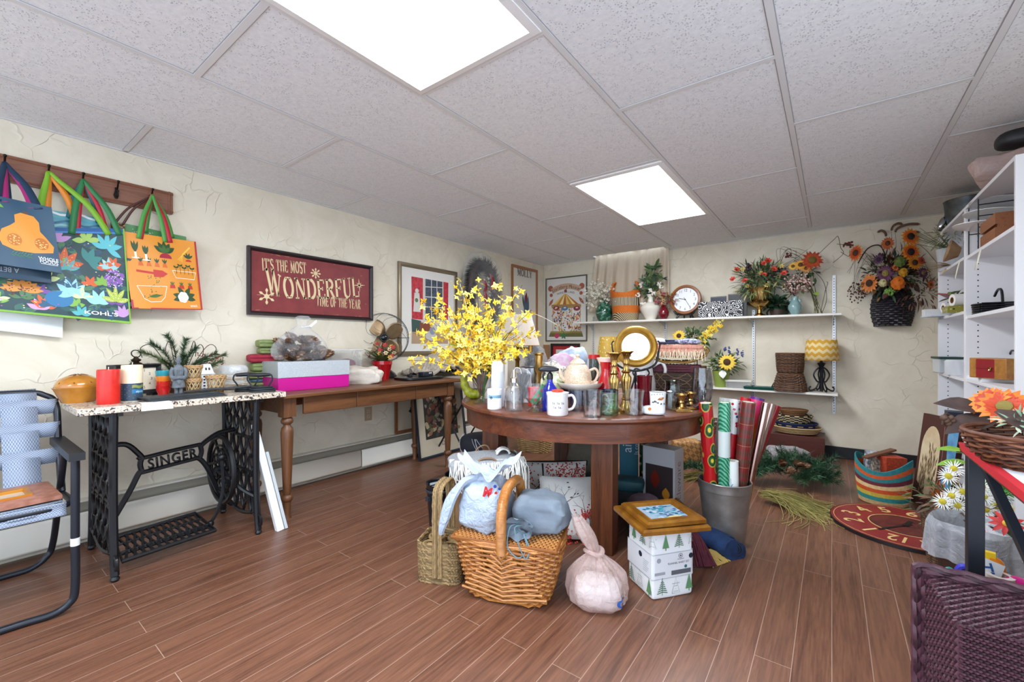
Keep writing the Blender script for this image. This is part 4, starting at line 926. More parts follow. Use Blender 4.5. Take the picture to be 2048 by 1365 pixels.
# split bamboo candle cups
BAM=mat('#c9a878',.55,0,'#b08a58',25);BAM2=mat('#b89263',.6)
def cup(p,n,hpx,label):
 r_=rad(p,n);h=S(p,hpx);t=thing('candle_cup',label,'candle holder',p,face(p));rb=r_*.72
 m=MB(BAM)
 for k in range(12):
  for s_ in (1,-1):
   m.ribbon([((rb+(r_-rb)*v+.0015*s_)*math.cos(k*PI/6+s_*v*.9),(rb+(r_-rb)*v+.0015*s_)*math.sin(k*PI/6+s_*v*.9),.004+(h-.01)*v) for v in [i/5 for i in range(6)]],.0065,(-math.sin(k*PI/6+s_*.45),math.cos(k*PI/6+s_*.45),0))
 m.build('lattice',t,solid=.001)
 m=MB(BAM2)
 for q in (0,1): m.tube([(r_*math.cos(a)+.0,r_*math.sin(a),h-.004-.008*q+.0022*math.sin(a*12+PI*q)) for a in [2*PI*i/48 for i in range(48)]],.0042,6,True)
 m.build('rim',t);m=MB(BAM2);m.tube([(rb*math.cos(a),rb*math.sin(a),.004) for a in [2*PI*i/28 for i in range(28)]],.004,6,True);m.build('base_ring',t)
 MB(thin('#eef2ee')).lathe([(0,.006),(rb*.85,.006),(rb*.9,h*.75)],20).build('glass_liner',t);MB(mat('#efe6d2',.5)).lathe([(0,.008),(rb*.72,.008),(rb*.72,h*.42),(0,h*.42)],16).build('candle',t)
 return h
p=CX(387,-2.78,SZ+.0005);h=cup(p,34,31,'split bamboo candle cup at the bottom of a stack of two');cup(p+V((0,0,h-.003)),36,28,'split bamboo candle cup on top of another')
cup(CX(432,-2.74,SZ+.0005),40,36,'split bamboo candle cup standing alone beside the white pierced lantern')
# white pierced lantern
p=CX(412,-2.92,SZ+.0005);w_=S(p,11);h=S(p,54);t=thing('lantern','small white ceramic lantern pierced with square holes between the bamboo cups','lantern',p,face(p)+.3)
m=MB(mat('#eceef0',.25,coat=.3));m.box(-w_,-w_,0,w_,w_,h*.62);m.poly([(-w_*1.15,-w_*1.15),(w_*1.15,-w_*1.15),(w_*1.15,w_*1.15),(-w_*1.15,w_*1.15)],h*.62,h*.66);m.add([(-w_,-w_,h*.66),(w_,-w_,h*.66),(w_,w_,h*.66),(-w_,w_,h*.66),(-w_*.55,-w_*.55,h),(w_*.55,-w_*.55,h),(w_*.55,w_*.55,h),(-w_*.55,w_*.55,h)],[(0,1,5,4),(1,2,6,5),(2,3,7,6),(3,0,4,7),(4,5,6,7)])
m.build('body',t,bev=.003);m=MB(mat('#2a2c30',.6))
for f in range(4):
 m.M=RZ(f*PI/2)
 for i in range(3):
  for j in range(5): x=(i-1)*w_*.55;z=h*.07+j*h*.112;m.add([(x-w_*.16,-w_-.0006,z),(x+w_*.16,-w_-.0006,z),(x+w_*.16,-w_-.0006,z+h*.06),(x-w_*.16,-w_-.0006,z+h*.06)],[(0,1,2,3)])
 for i in range(2): x=(i-.5)*w_*.5;m.add([(x-w_*.14,-w_*.86-.001,h*.78),(x+w_*.14,-w_*.86-.001,h*.78),(x+w_*.14,-w_*.74-.001,h*.87),(x-w_*.14,-w_*.74-.001,h*.87)],[(0,1,2,3)])
stuff(m.build('hole',t))
solo(MB(mat('#f1f0ec',.4)).lathe([(0,0),(.012,0),(.0125,.02),(.012,.075),(0,.076)],16),'taper_candle','short white candle stub standing behind the bamboo cups','candle',CX(391,-2.93,SZ+.0005))
# plates
p=CX(466,-2.92,SZ+.0005);r_=rad(p,70)
for i in range(9):
 sq=i < 4;m=MB(mat(('#e9e7e2','#dcdcd6','#d9c8a8','#ece9e2')[i % 4],.25,coat=.3));q=r_*(1.03 if sq else .95)*(1-.004*i)
 m.lathe([(0,0),(q*.6,0),(q*.66,.004),(q,.013),(q*.99,.016),(q*.64,.007),(0,.006)],36)
 solo(m,'plate','plate in the pale stack behind the flat irons','plate',p+V((0,0,.0085*i)),0,'stacked pale plates')
zt_=.0085*9+.012
m=MB(film('#eef3f6',.25,.003,40)).sup((0,0,.03),(.085,.06,.03),.5,.5,24,12,.12,20,3);solo(m,'plastic_bag','small clear plastic bag on top of the plate stack','bag',p+V((0,0,zt_)))
solo(MB(mat('#e6e9ea',.3)).lathe([(0,-.025),(.018,-.025),(.02,0),(.018,.025),(0,.025)],14),'tealight','little white candle inside the plastic bag on the plates','candle',p+V((.03,0,zt_+.03)),0,rot=(PI/2,0,.4))
# flat irons
def flat_iron(p,rz,label):
 t=thing('flat_iron',label,'iron',p,rz);k=.95
 m=MB(mat('#2f343a',.5,.5,bump=.001,bs=120));m.M=SC(k)
 pts=[(.085*math.cos(a) if math.cos(a) > 0 else .06*math.cos(a),.042*math.sin(a)*(1-.35*max(0,math.cos(a)))) for a in [2*PI*i/24 for i in range(24)]]
 for z0,z1,s0 in ((0,.012,1.0),(.012,.024,.95),(.024,.032,.8)): m.poly([(x*s0,y*s0) for x,y in pts],z0,z1)
 m.build('sole',t,bev=.004)
 m=MB(IRON,SC(k));m.tube(catmull([(-.04,0,.03),(-.05,0,.05),(-.065,0,.075),(-.06,0,.10),(-.045,0,.102)],5),.0045,8);m.build('bracket',t);m=MB(IRON,SC(k));m.tube(catmull([(.045,0,.03),(.055,0,.05),(.065,0,.075),(.06,0,.10),(.045,0,.102)],5),.0045,8);m.build('bracket',t)
 MB(IRON,SC(k)).lathe([(0,-.056),(.008,-.055),(.011,-.03),(.0125,0),(.011,.03),(.008,.055),(0,.056)],12).build('handle',t,M=T(0,0,.102*k) @ RY(PI/2))
flat_iron(CX(492,-2.72,SZ+.0005),face(G(490,774))+.15,'old black flat iron, the one further left at the end of the stone top');flat_iron(CX(520,-2.62,SZ+.0005),face(G(517,778))-.1,'old black flat iron nearest the pink box')
# dark place mats and a fan of knives
p=CX(380,-2.63,SZ+.0005);t0=face(p)
for i in range(4):
 m=MB(mat('#2e3336',.5,0,'#3d4347',20));m.box(-.155,-.06,0,.16,.06,.004)
 solo(m,'place_mat','dark place mat in the low pile in front of the statue','place mat',p+V((.02-.006*i,-.02-.008*i,.0005+.0052*i)),t0+.35+.04*i,'dark place mats')
for i in range(5):
 a=t0+.32+.05*i;m=MB(mat('#4a3027',.5) if i == 3 else mat('#3a3f42',.4,.3));m.tube(catmull([(-.15,0,.004),(-.05,.004,.006),(.06,0,.006),(.19,-.004,.005)],4),[.004]*4+[.005]*4+[.003]*5,6)
 solo(m,'chopstick',('dark skewer lying across the place mats','dark skewer lying across the place mats','dark skewer lying across the place mats','reddish brown skewer lying across the place mats','dark skewer lying across the place mats')[i],'skewer',p+V((-.03-.012*i,.13,.024)),a,'skewers on the place mats')
# evergreen arrangement
p=CX(360,-3.01,SZ+.0005);t=thing('pine_arrangement','artificial pine arrangement with red berries and curly twigs against the left wall','plant',p,PI/2)
k=S(p,1)
MB(woven('#3d2c20','#6a4c33',70)).lathe([(0,0),(.07,0),(.085,.05),(.08,.055),(0,.05)],24).build('basket',t)
SP=[(-72,12,30),(-60,38,20),(-20,70,5),(10,62,0),(66,14,20),(55,32,25),(36,22,40),(-34,22,40),(0,30,45),(-45,55,10),(75,28,5),(20,45,30),(-10,15,50),(48,8,45),(-52,6,40)]
for i,(dx,dz,dy) in enumerate(SP):
 m=MB(TWIG);pts=catmull([(0,0,.05),(dx*k*.5,-dy*k*.3,.10+dz*k*.72),(dx*k*1.05,-dy*k*.6,.13+dz*k*.95)],4);m.tube(pts,.002,5);m.use(PINE2 if i % 3 == 1 else PINE);m.needles(pts[2:],330,.036,.0015,.8);m.build('sprig',t)
m=MB(TWIG)
for i in range(5): x=(-50,20,48,-20,30)[i]*k;m.tube(catmull([(x*.2,0,.08),(x*.7,-.02,.22),(x,-.03,.27+.02*(i % 2)),(x*1.25,-.02,.25),(x*1.2,-.02,.2)],5),.002,5)
m.build('curly_twig',t);m=MB(BERRY)
for q in range(60): m.sph((R.uniform(25,72)*k,R.uniform(-.06,0),.13+R.uniform(5,32)*k),.0035,6,4)
stuff(m.build('berries',t))
# ------------------------------------------------------------------ console
def K(px,py,z=CZ): return PZ(px,py,z+.0005)
# white tube light leaning on the sewing table
t=thing('shelf_board','white narrow board leaning against the end of the sewing table','board',(0,0,0))
a,b,a2=PZ(557,1064,.0),PZ(503,850,.58),PZ(574,1058,.0)
m=MB(mat('#e9eaec',.35));d=(b-a).normalized();w_=(a2-a);w_=(w_-d*w_.dot(d)).normalized()*.022;n_=d.cross(w_).normalized()*.03
m.add([a-w_*.2,a+w_*1.6,a+w_*1.6+n_,a-w_*.2+n_,b-w_*.2,b+w_*1.6,b+w_*1.6+n_,b-w_*.2+n_],[(3,2,1,0),(4,5,6,7),(0,1,5,4),(1,2,6,5),(2,3,7,6),(3,0,4,7)]);m.build('board',t,bev=.003)
m=MB(mat('#c9d0d4',.3,.2));o_=w_*1.75;e_=d*.45
m.add([a+o_,a+o_+w_*.7,a+o_+w_*.7+n_,a+o_+n_,a+o_+e_,a+o_+e_+w_*.7,a+o_+e_+w_*.7+n_,a+o_+e_+n_],[(3,2,1,0),(4,5,6,7),(0,1,5,4),(1,2,6,5),(2,3,7,6),(3,0,4,7)]);m.build('edge_strip',t)
# gift box
A,B=CX(556,-2.76,CZ+.0005),CX(699,-2.74,CZ+.0005);w_=(B-A).length;a=math.atan2(B.y-A.y,B.x-A.x);dpt=.25;h1,h2=S(A,27),S(A,60)
t=thing('gift_box','flat magenta gift box with a silver glitter lid on the console table','box',A,a)
MB(mat('#c4108a',.35)).box(.002,.002,0,w_-.002,dpt,h1).build('base',t,bev=.002)
gl=NT('silver_glitter');co=gl.co();vo=gl.n('TexVoronoi');gl.l(co,vo.inputs[0]);vo.inputs['Scale'].default_value=420;gl.base(gl.ramp(vo.outputs['Distance'],((.2,'#8f979c'),(.6,'#cfd6da'))));gl.set(Roughness=.35,Metallic=.45);gl.bump(vo.outputs['Distance'],.001)
MB(gl.m).box(-.001,-.001,h1,w_+.001,dpt+.003,h2).build('lid',t,bev=.002)
GM=RZ(a)
# pine cones in a clear bag on the box
CONE=mat('#5a3b28',.65,0,'#7a5436',60);CONE2=mat('#a98460',.65)
def cone_mesh(L,r):
 m=MB(CONE);n=13
 m.lathe([(0,0),(r*.4,L*.1),(r*.46,L*.4),(r*.25,L*.8),(0,L*.96)],12)
 for j in range(n):
  v=j/(n-1);rr=r*(math.sin(PI*(v*.86+.12))**.7);k=max(5,int(13*math.sin(PI*(v*.8+.15))))
  for i in range(k):
   a_=2*PI*(i+.5*(j % 2))/k+j*.2;d=(math.cos(a_),math.sin(a_),.35+.9*v);m.use(CONE2 if (i+j) % 5 == 0 else CONE)
   m.leaf((rr*.45*math.cos(a_),rr*.45*math.sin(a_),L*v*.92),d,(-math.cos(a_)*.4,-math.sin(a_)*.4,1),r*.78,r*.46,-.25,3,.25)
 return m
c0=V((w_*.42,.125,h2));lab=['pine cone at the front of the clear bag','pine cone in the clear bag on the gift box']
src=None;rr=random.Random(9);cones=[]
for i in range(22):
 ring_=i < 11;ang=2*PI*i/11 if ring_ else 2*PI*i/7;rad_=.098 if ring_ else (.07 if i < 18 else .03)
 q=c0+V((rad_*1.15*math.cos(ang),rad_*.72*math.sin(ang),.036 if ring_ else .088));q=V(A)+GM @ q;q.z=CZ+h2+(.036 if ring_ else .09 if i < 18 else .14)
 rot=(rr.uniform(.9,1.9),rr.uniform(-.4,.4),rr.uniform(0,6.3))
 if src is None: src=solo(cone_mesh(.085,.034),'pine_cone','brown pine cone inside the clear bag on the gift box','pine cone',q,0,'pine cones in the clear bag',rot=rot)
 else: c_o=src.copy();sc.collection.objects.link(c_o);c_o.location=q;c_o.rotation_euler=rot;s_=rr.uniform(.8,1.1);c_o.scale=(s_,s_,s_)
q=V(A)+GM @ c0;q.z=CZ+h2+.002;t=thing('plastic_bag','tied clear plastic bag full of pine cones on the silver box lid','bag',q,a)
FILM=film('#f3f5f7',.06,.006,16,.16,opv=.22)
def bagfn(u,v):
 a_=2*PI*u;pf=[(.02,0),(.13,.004),(.165,.03),(.168,.07),(.145,.12),(.10,.165),(.055,.20),(.028,.225),(.034,.25),(.046,.27),(.03,.285),(0.004,.28)]
 x=v*(len(pf)-1);i=min(int(x),len(pf)-2);f=x-i;r0,z0=[pf[i][j]*(1-f)+pf[i+1][j]*f for j in (0,1)]
 r0 *= 1+.10*math.sin(a_*7+v*3)*(v > .3)*(v-.2)+.05*noise.noise(V((math.cos(a_)*2,math.sin(a_)*2,v*5)));z0=z0
 return (r0*math.cos(a_)*1.12+.03*max(0,v-.5),r0*math.sin(a_)*.72,z0*1.06)
m=MB(FILM);m.grid(bagfn,56,36,True);m.build('film',t);m=MB(mat('#dfe3e6',.4));m.tube([(.03+.031*math.cos(b_),.028*math.sin(b_),.226+.004*math.sin(3*b_)) for b_ in [2*PI*i/18 for i in range(18)]],.004,6,True);m.ribbon(catmull([(.05,0,.226),(.075,-.01,.25),(.10,-.01,.272)],4),.02,(0,.4,1));m.build('tie',t)
# folded towels
p=CX(528,-3.06,CZ+.0005);TG,TR_,TBL=mat('#7f8d55',.9,0,'#8d9a62',40,bump=.002,bs=250),mat('#9c2436',.9,0,'#a93244',40,bump=.002,bs=250),mat('#4d6f86',.9,bump=.002,bs=250)
def folded(m,w,d,h,seed=0,curl=True):
 """one folded towel: a soft slab with the rolled fold at the front"""
 m.sup((0,0,h/2),(w/2,d/2,h/2),.45,.25,28,12,.05,14,seed)
 if curl:
  for k in range(2): m.tube(catmull([(-w*.47,-d*.49+.004*k,h*(.3+.4*k)),(0,-d*.505-.002*k,h*(.28+.42*k)),(w*.47,-d*.49,h*(.3+.4*k))],5),h*.17,8)
 return m
z=0
for i,(mm,cn,h,w_2) in enumerate(((TG,'green towel at the bottom of the pile',.05,.2),(TBL,'slate blue cloth low in the towel pile',.02,.19),(TG,'green towel above the blue cloth',.05,.2),(TG,'green towel under the red one',.06,.185),(TR_,'red towel in the towel pile',.058,.175),(TG,'green towel above the red one',.045,.15),(TG,'rolled green towel on top of the pile',.055,.14))):
 solo(folded(MB(mm),w_2,.13,h,i),'towel',cn+' behind the gift box','towel',p+V((0.0,.012*(i % 2)+(.03 if i > 4 else 0)+(-.01 if i == 4 else 0),z)),PI/2-.2,'folded towels');z+= h*.97
# clear box with dark red stuff, white cloth, plastic bag
p=CX(684,-3.03,CZ+.0005);t=thing('storage_box','clear plastic storage box holding dark red cloth behind the white cloth','box',p,PI/2-.1)
MB(film('#e8edf0',.12,.001,8)).box(-.12,-.09,0,.12,.09,.25).build('shell',t,bev=.008);MB(film('#f1f4f6',.3,.001,8)).box(-.125,-.095,.248,.125,.095,.26).build('lid',t,bev=.004)
solo(MB(mat('#7a1f33',.8,0,'#5c1830',30)).sup((0,0,.09),(.1,.075,.085),.5,.4,24,12,.15,14,5),'cloth','dark red cloth packed inside the clear storage box','cloth',p+V((0,0,.003)),face(p)+.2)
p=CX(721,-2.88,CZ+.0005);solo(MB(mat('#cdc3b4',.9,0,'#d9d0c2',12,bump=.002,bs=60)).sup((0,0,.055),(.15,.11,.07),.6,.5,44,24,.3,11,2),'cloth','heap of cream cloth beside the gift box','cloth',p,face(p))
p=K(728,764)+V((-.02,0,0));solo(MB(film('#e9eef2',.4,.006,26)).sup((0,0,.035),(.115,.07,.035),.55,.5,36,18,.22,12,4),'plastic_bag','crumpled clear plastic bag in front of the cream cloth','bag',p,face(p))
# table fan
p=K(766,756);k=S(p,1);t=thing('table_fan','old black table fan with brass coloured blades and a wire cage','fan',p,face(p)+.08)
FANB=mat('#17181a',.25,.2,coat=.4);m=MB(FANB);hz=80*k
m.lathe([(0,0),(26*k,0),(27*k,4*k),(24*k,9*k),(15*k,16*k),(10*k,26*k),(8.5*k,40*k),(9*k,56*k),(7*k,62*k),(0,63*k)],28);m.build('base',t)
m=MB(FANB,T(0,0,hz) @ RX(PI/2));m.lathe([(0,-26*k),(10*k,-25*k),(15*k,-18*k),(16*k,-6*k),(14*k,4*k),(6*k,8*k),(5*k,14*k),(0,14*k)],24);m.build('motor',t)
MB(FANB).tube([(0,.0,58*k),(0,.01,70*k)],5*k,10).build('yoke',t)
BL=mat('#a08664',.35,.55,'#8d7454',8);fm=T(0,-.012,hz) @ FR
for i in range(4):
 m=MB(BL,fm @ RZ(PI/2*i+.5) @ T(0,0,14*k))
 m.grid(lambda u,v: ((7+34*v)*k,((u-.5)*(10+20*math.sin(PI*min(1,v*.9+.05))**.8)+4*v)*k*(1 if v < .98 else .85),(u-.5)*12*k*(1-.3*v)),8,10);m.build('blade',t,solid=.002)
MB(FANB,fm @ T(0,0,12*k)).lathe([(8*k,-2*k),(8.5*k,3*k),(5*k,7*k),(0,8*k)],16).build('hub',t)
m=MB(FANB,fm)
for rr_,zz in ((48,14),(48,-4),(46,24)): m.tube([(rr_*k*math.cos(a_),rr_*k*math.sin(a_),zz*k) for a_ in [2*PI*i/60 for i in range(60)]],.0022 if rr_ > 46 else .0018,6,True)
for i in range(10):
 a_=2*PI*i/10;pts=[]
 for v in [j/8 for j in range(9)]:
  rr_=(8+40*v);b_=a_+.45*math.sin(PI*v*1.2);pts.append((rr_*k*math.cos(b_),rr_*k*math.sin(b_),(28-5*v*v-4*(v > .95))*k))
 m.tube(pts,.0014,5)
for i in range(4): a_=PI/2*i+PI/2;m.tube([(14*k*math.cos(a_),14*k*math.sin(a_),-14*k),(47*k*math.cos(a_),47*k*math.sin(a_),-4*k),(48*k*math.cos(a_),48*k*math.sin(a_),16*k)],.003,6)
m.tube([(7*k*math.cos(q),7*k*math.sin(q),29*k) for q in [2*PI*i/16 for i in range(16)]],.002,5,True);m.build('cage',t)
# red pot of flowers behind the fan
p=CX(764,-3.02,CZ+.0005);k=S(p,1);t=thing('flower_pot','glossy red flower pot of small flowers standing behind the fan','plant pot',p)
rp=rad(p,42);MB(mat('#b5141c',.15,coat=.5)).lathe([(0,0),(rp*.62,0),(rp*.95,30*k),(rp,31*k),(rp,38*k),(rp*.92,38*k),(rp*.85,28*k),(0,26*k)],30).build('pot',t)
m=MB(mat('#5c6a3a',.6))
for i in range(60): a_=R.uniform(0,6.3);d=V((math.cos(a_)*.9,math.sin(a_)*.7,R.uniform(.2,1.2)));m.leaf((d.x*.03,d.y*.03,36*k),d,(0,0,1),R.uniform(.08,.19),.02,.3,3)
stuff(m.build('foliage',t));m=MB(TWIG)
for i in range(16): a_=R.uniform(0,6.3);m.tube(catmull([(0,0,34*k),(.05*math.cos(a_),.04*math.sin(a_),60*k),(.15*math.cos(a_),.09*math.sin(a_),34*k+R.uniform(.05,.18))],3),.0015,4)
stuff(m.build('twig',t))
for i in range(20):
 a_=R.uniform(0,6.3);rr_=R.uniform(.06,.16);c0_=(rr_*math.cos(a_),rr_*.6*math.sin(a_)-.02,38*k+R.uniform(.02,.15));m=MB();cl=('#c1272d','#e0c89a','#d9a648','#c1272d')[i % 4]
 m.flower(c0_,(math.cos(a_),-.6,.6),.022,6,mat(cl,.6),mat('#6a4a20'),.3,.7);m.build('flower',t)
# tray, adapter, knitted throw
p=K(846,746);t0=PI/2-.05;m=MB(mat('#131417',.3));m.M=SC(1);m.sup((0,0,.012),(.20,.14,.012),.25,.5,40,10);tr=solo(m,'tray','black oval serving tray at the far end of the console table','tray',CX(838,-2.83,CZ),t0)
p=tr.location+V((.04,-.02,.025));t=thing('power_adapter','black power adapter with its cord lying on the oval tray','adapter',p+V((0,.06,0)),t0+.2)
m=MB(mat('#1c222e',.4));m.box(-.065,-.03,0,.065,.03,.036);m.build('block',t,bev=.004);m=MB(mat('#e4e6e8'));m.M=T(.025,-.0305,.026) @ FR;m.rect(-.02,-.004,.02,.004,0);m.build('sticker',t)
m=MB(BLK);m.tube(catmull([(-.065,0,.02),(-.10,.0,.03),(-.15,-.02,.012),(-.19,.0,.02),(-.22,.01,.008),(-.25,-.01,.008)],5),.004,6);m.box(-.215,-.012,.002,-.18,.012,.02);m.build('cord',t)
# ================================================================== things on the round table
def B(px,py,z=TZ): return PZ(px,py,z+.0005)
def D(px,d,z=TZ): return CD(px,d,z+.0005)
def glass_lathe(m,prof,th=.0025,n=28,fn=None):                  # a wall with an outside and an inside
 inner=[(max(r-th,0),z+(th if i == 0 or r < 1e-6 else 0)) for i,(r,z) in enumerate(prof)]
 inner=[(r,max(z,th*2.2)) for r,z in inner]
 return m.lathe(prof+inner[::-1],n,fn=fn)
def mug(name,label,p,n,hpx,mm,hs=1,prof=None,rz=None,grp=None,cat='mug'):
 r_=rad(p,n);h=S(p,hpx);t=thing(name,label,cat,p,face(p) if rz is None else rz,grp)
 pr=[(q*r_,z*h) for q,z in (prof or [(0,0),(.86,0),(.95,.05),(.95,.5),(1,1)])]
 glass_lathe(MB(mm),pr).build('body',t)
 if hs: m=MB(mm);m.tube(catmull([(hs*r_*.93,0,h*.82),(hs*r_*1.35,0,h*.84),(hs*r_*1.62,0,h*.58),(hs*r_*1.4,0,h*.28),(hs*r_*.95,0,h*.2)],5),r_*.12,8);m.build('handle',t)
 return t,r_,h
# ---- forsythia
p=B(964,806);k=S(p,1);vz=thing('vase','footed cut crystal vase at the left side of the round table','vase',p)
CRY=thin('#fdfefe','#d3dbdd',.05,.5,.04,.0008,60)
m=MB(CRY);glass_lathe(m,[(0,0),(18*k,0),(18*k,2*k),(7*k,8*k),(6*k,18*k),(9*k,24*k),(17*k,30*k),(19*k,42*k),(21*k,60*k)],.003,32);m.build('bowl',vz)
fb=thing('forsythia_bouquet','big bouquet of yellow forsythia branches with green blades in the crystal vase','flowers',p+V((0,0,6*k)),YAW)
YEL=[mat('#f4d02c',.5,0,'#f6e05c',60,sub=.1),mat('#ecbd22',.5,0,'#f4d640',60,sub=.1),mat('#f6e678',.5,sub=.1)]
fl=[]
for mm in YEL:
 m=MB()
 for q in range(4): m.use(mm);m.leaf((0,0,0),(math.cos(q*PI/2),math.sin(q*PI/2),.25),(0,0,1),.024,.0155,.3,3,.25,.75)
 m.use(mat('#d99a18'));m.sph((0,0,.002),.0035,6,4);fl.append(m)
fl2=[f.build('blossom',fb,M=T(0,0,-.0)) for f in fl]
for f in fl2: f.matrix_local=T(0,0,.02)
rr=random.Random(21);tips=[(-140,22),(-128,75),(-112,108),(-95,155),(-70,125),(-52,185),(-30,150),(-8,180),(12,140),(36,175),(52,112),(80,168),(98,120),(70,70),(-60,70),(-100,40),(-25,95),(25,80),(112,85),(-118,140),(-120,50),(-80,90),(-40,60),(-15,130),(40,60),(55,140),(-70,30),(5,60),(-90,120),(20,115),(-45,120),(90,45)]
pts_all=[]
for i,(dx,dz) in enumerate(tips):
 dy=rr.uniform(-50,50);m=MB(mat('#4a3322',.6,0,'#5e4630',30))
 P_=catmull([(rr.uniform(-3,3)*k,rr.uniform(-3,3)*k,0),(dx*.18*k,dy*.2*k,(46+dz*.14)*k),(dx*.62*k+rr.uniform(-6,6)*k,dy*.7*k,(62+dz*.60)*k),(dx*k,dy*k,(58+dz)*k)],7)
 m.tube(P_,[.0026]*7+[.0020]*7+[.0014]*8,5);m.build('branch',fb)
 L_=len(P_)
 for j in range(28):
  v=.36+.64*(j+rr.random())/28;q=P_[min(int(v*(L_-1)),L_-1)];pts_all.append((q+V((rr.gauss(0,.018),rr.gauss(0,.018),rr.gauss(0,.016))),V((rr.gauss(0,1),rr.gauss(-.7,.8),rr.gauss(.3,.8)))))
rr.shuffle(pts_all);pts_all.sort(key=lambda q: q[0].y)
for i,(q,n) in enumerate(pts_all[:96]): inst(fl2[i % 3],fb,along(q,n,rr.random()*3,rr.uniform(.72,1.05)))
m=MB()
for i,(q,n) in enumerate(pts_all[96:]):
 f=fl[i % 3];m.M=along(q,n,rr.random()*3,rr.uniform(.72,1.05))
 for mi in range(len(f.mats)):
  m.use(f.mats[mi]);vmap={};vs_,fs_=[],[]
  for fc,mm in zip(f.f,f.mi):
   if mm == mi:
    for v in fc:
     if v not in vmap: vmap[v]=len(vs_);vs_.append(f.v[v])
    fs_.append(tuple(vmap[v] for v in fc))
  m.add(vs_,fs_)
stuff(m.build('blossoms',fb))
BLADE=mat('#2f5a24',.45,0,'#4d7f3a',12)
for i,(dx,dz,b) in enumerate(((78,128,.0),(92,122,.0),(62,110,.1),(50,118,0),(85,95,.2),(70,80,.3),(98,140,0),(40,95,.1))):
 P_=catmull([(2*k,-4*k,0),(10*k,-8*k,50*k),(dx*.55*k,-12*k,(30+dz*.72)*k),(dx*k,-16*k,(20+dz)*k)],6)
 m=MB(BLADE);m.ribbon(P_[:-1]+[P_[-1]],.009,(.7,.3,.3));m.build('blade',fb)
for i in range(9):
 m=MB(mat('#86a048',.5));q=pts_all[i*20][0];m.leaf(q,(rr.gauss(0,1),-.5,rr.uniform(.2,1)),(0,-.5,1),.05,.018,.2);m.build('leaf',fb)
m=MB(mat('#e4dfc4',.6))
m.tube(catmull([(20*k,0,60*k),(60*k,0,150*k),(100*k,0,172*k),(150*k,0,150*k)],6),.0012,4);m.tube(catmull([(-10*k,0,60*k),(-30*k,0,180*k),(-44*k,0,232*k)],6),.0012,4);m.build('stem',fb)
# green gourd
p=B(946,797);k=S(p,1);m=MB(mat('#b3b626',.35,0,'#8a931f',45,bump=.0015,bs=120))
m.tube(catmull([(-13*k,0,50*k),(-14*k,0,38*k),(-10*k,0,22*k),(0,0,10*k),(12*k,0,9*k),(24*k,0,9*k)],6),[5*k]*3+[7*k]*6+[8*k]*6+[9.5*k]*8+[9*k]*4+[7*k]*3+[4*k],14);m.use(mat('#3d2a18'));m.cyl((-13*k,0,50*k),(-13*k,0,55*k),3*k,2*k,8)
solo(m,'gourd','bent yellow green ceramic gourd around the foot of the crystal vase','ornament',p+V((0,-.02,0)),YAW)
solo(MB(thin()).lathe([(0,0),(.017,0),(.019,.006),(.008,.011),(.012,.016),(0,.018)],12),'glass_stopper','tiny clear glass stopper at the left rim of the round table','glass',B(934,804))
# white supplement jar
p=B(989,818);r_=rad(p,29);h=S(p,40);t=thing('jar','white screw top jar with blue and white label at the front left of the table','jar',p,face(p)+.1)
MB(mat('#eceef0',.3)).lathe([(0,0),(r_*.96,0),(r_,.003),(r_,h*.78),(r_*.9,h*.8),(0,h*.8)],32).build('body',t);MB(mat('#f2f3f4',.3)).lathe([(0,h*.78),(r_*1.02,h*.78),(r_*1.03,h*.98),(r_*.98,h),(0,h)],40,fn=lambda a,z: 1+.01*math.sin(a*40)).build('lid',t)
m=MB(mat('#f4f5f6',.4));q=r_*1.012;m.W=lambda v: V((q*math.sin(v.x/q)*(1+v.z),-q*math.cos(v.x/q)*(1+v.z),v.y));m.grid(lambda u,v: (-.04+.08*u,h*.08+h*.66*v,0),20,1)
m.use(mat('#6f9db5'));m.grid(lambda u,v: (-.04+.08*u,h*.56+h*.15*v,.006),20,1);m.use(mat('#1c2733'));m.disc(-.022,h*.58,.0075,.012,12);m.use(mat('#8a8f96'));[m.line([(-.012,h*(.46-.07*j)),(.018-.004*j,h*(.46-.07*j))],.0016,.008) for j in range(4)];m.build('label',t)
# frosted water bottle
p=D(995,2.36);k=S(p,1);r_=rad(p,26);t=thing('water_bottle','frosted plastic water bottle with a white flip cap behind the white jar','bottle',p,face(p))
FRO=film('#e3e8f0',.55,.0003,30,.35,key='frosted_plastic',opv=.0);glass_lathe(MB(FRO),[(0,0),(r_*.96,0),(r_,3*k),(r_,62*k),(r_*.92,68*k),(r_*.86,70*k)],.0015).build('body',t)
MB(mat('#dfe4ee',.3)).lathe([(0,.004),(r_*.93,.004),(r_*.93,48*k),(0,48*k)],24).build('water',t).data.materials[0]=film('#dbe3ee',.3,0,10,.1,opv=0)
m=MB(mat('#f3f4f5',.3));m.lathe([(0,69*k),(r_*.92,69*k),(r_*.92,84*k),(r_*.7,88*k),(0,88*k)],32);m.box(-r_*.8,-r_*.35,86*k,r_*.6,r_*.35,91*k);m.build('cap',t)
solo(MB(mat('#eee7e0',.25,coat=.4)).lathe([(0,0),(.035,0),(.07,.05),(.075,.08),(.07,.08),(.03,.006),(0,.006)],30),'bowl','plain white china bowl half hidden behind the frosted bottle','bowl',D(1018,2.62))
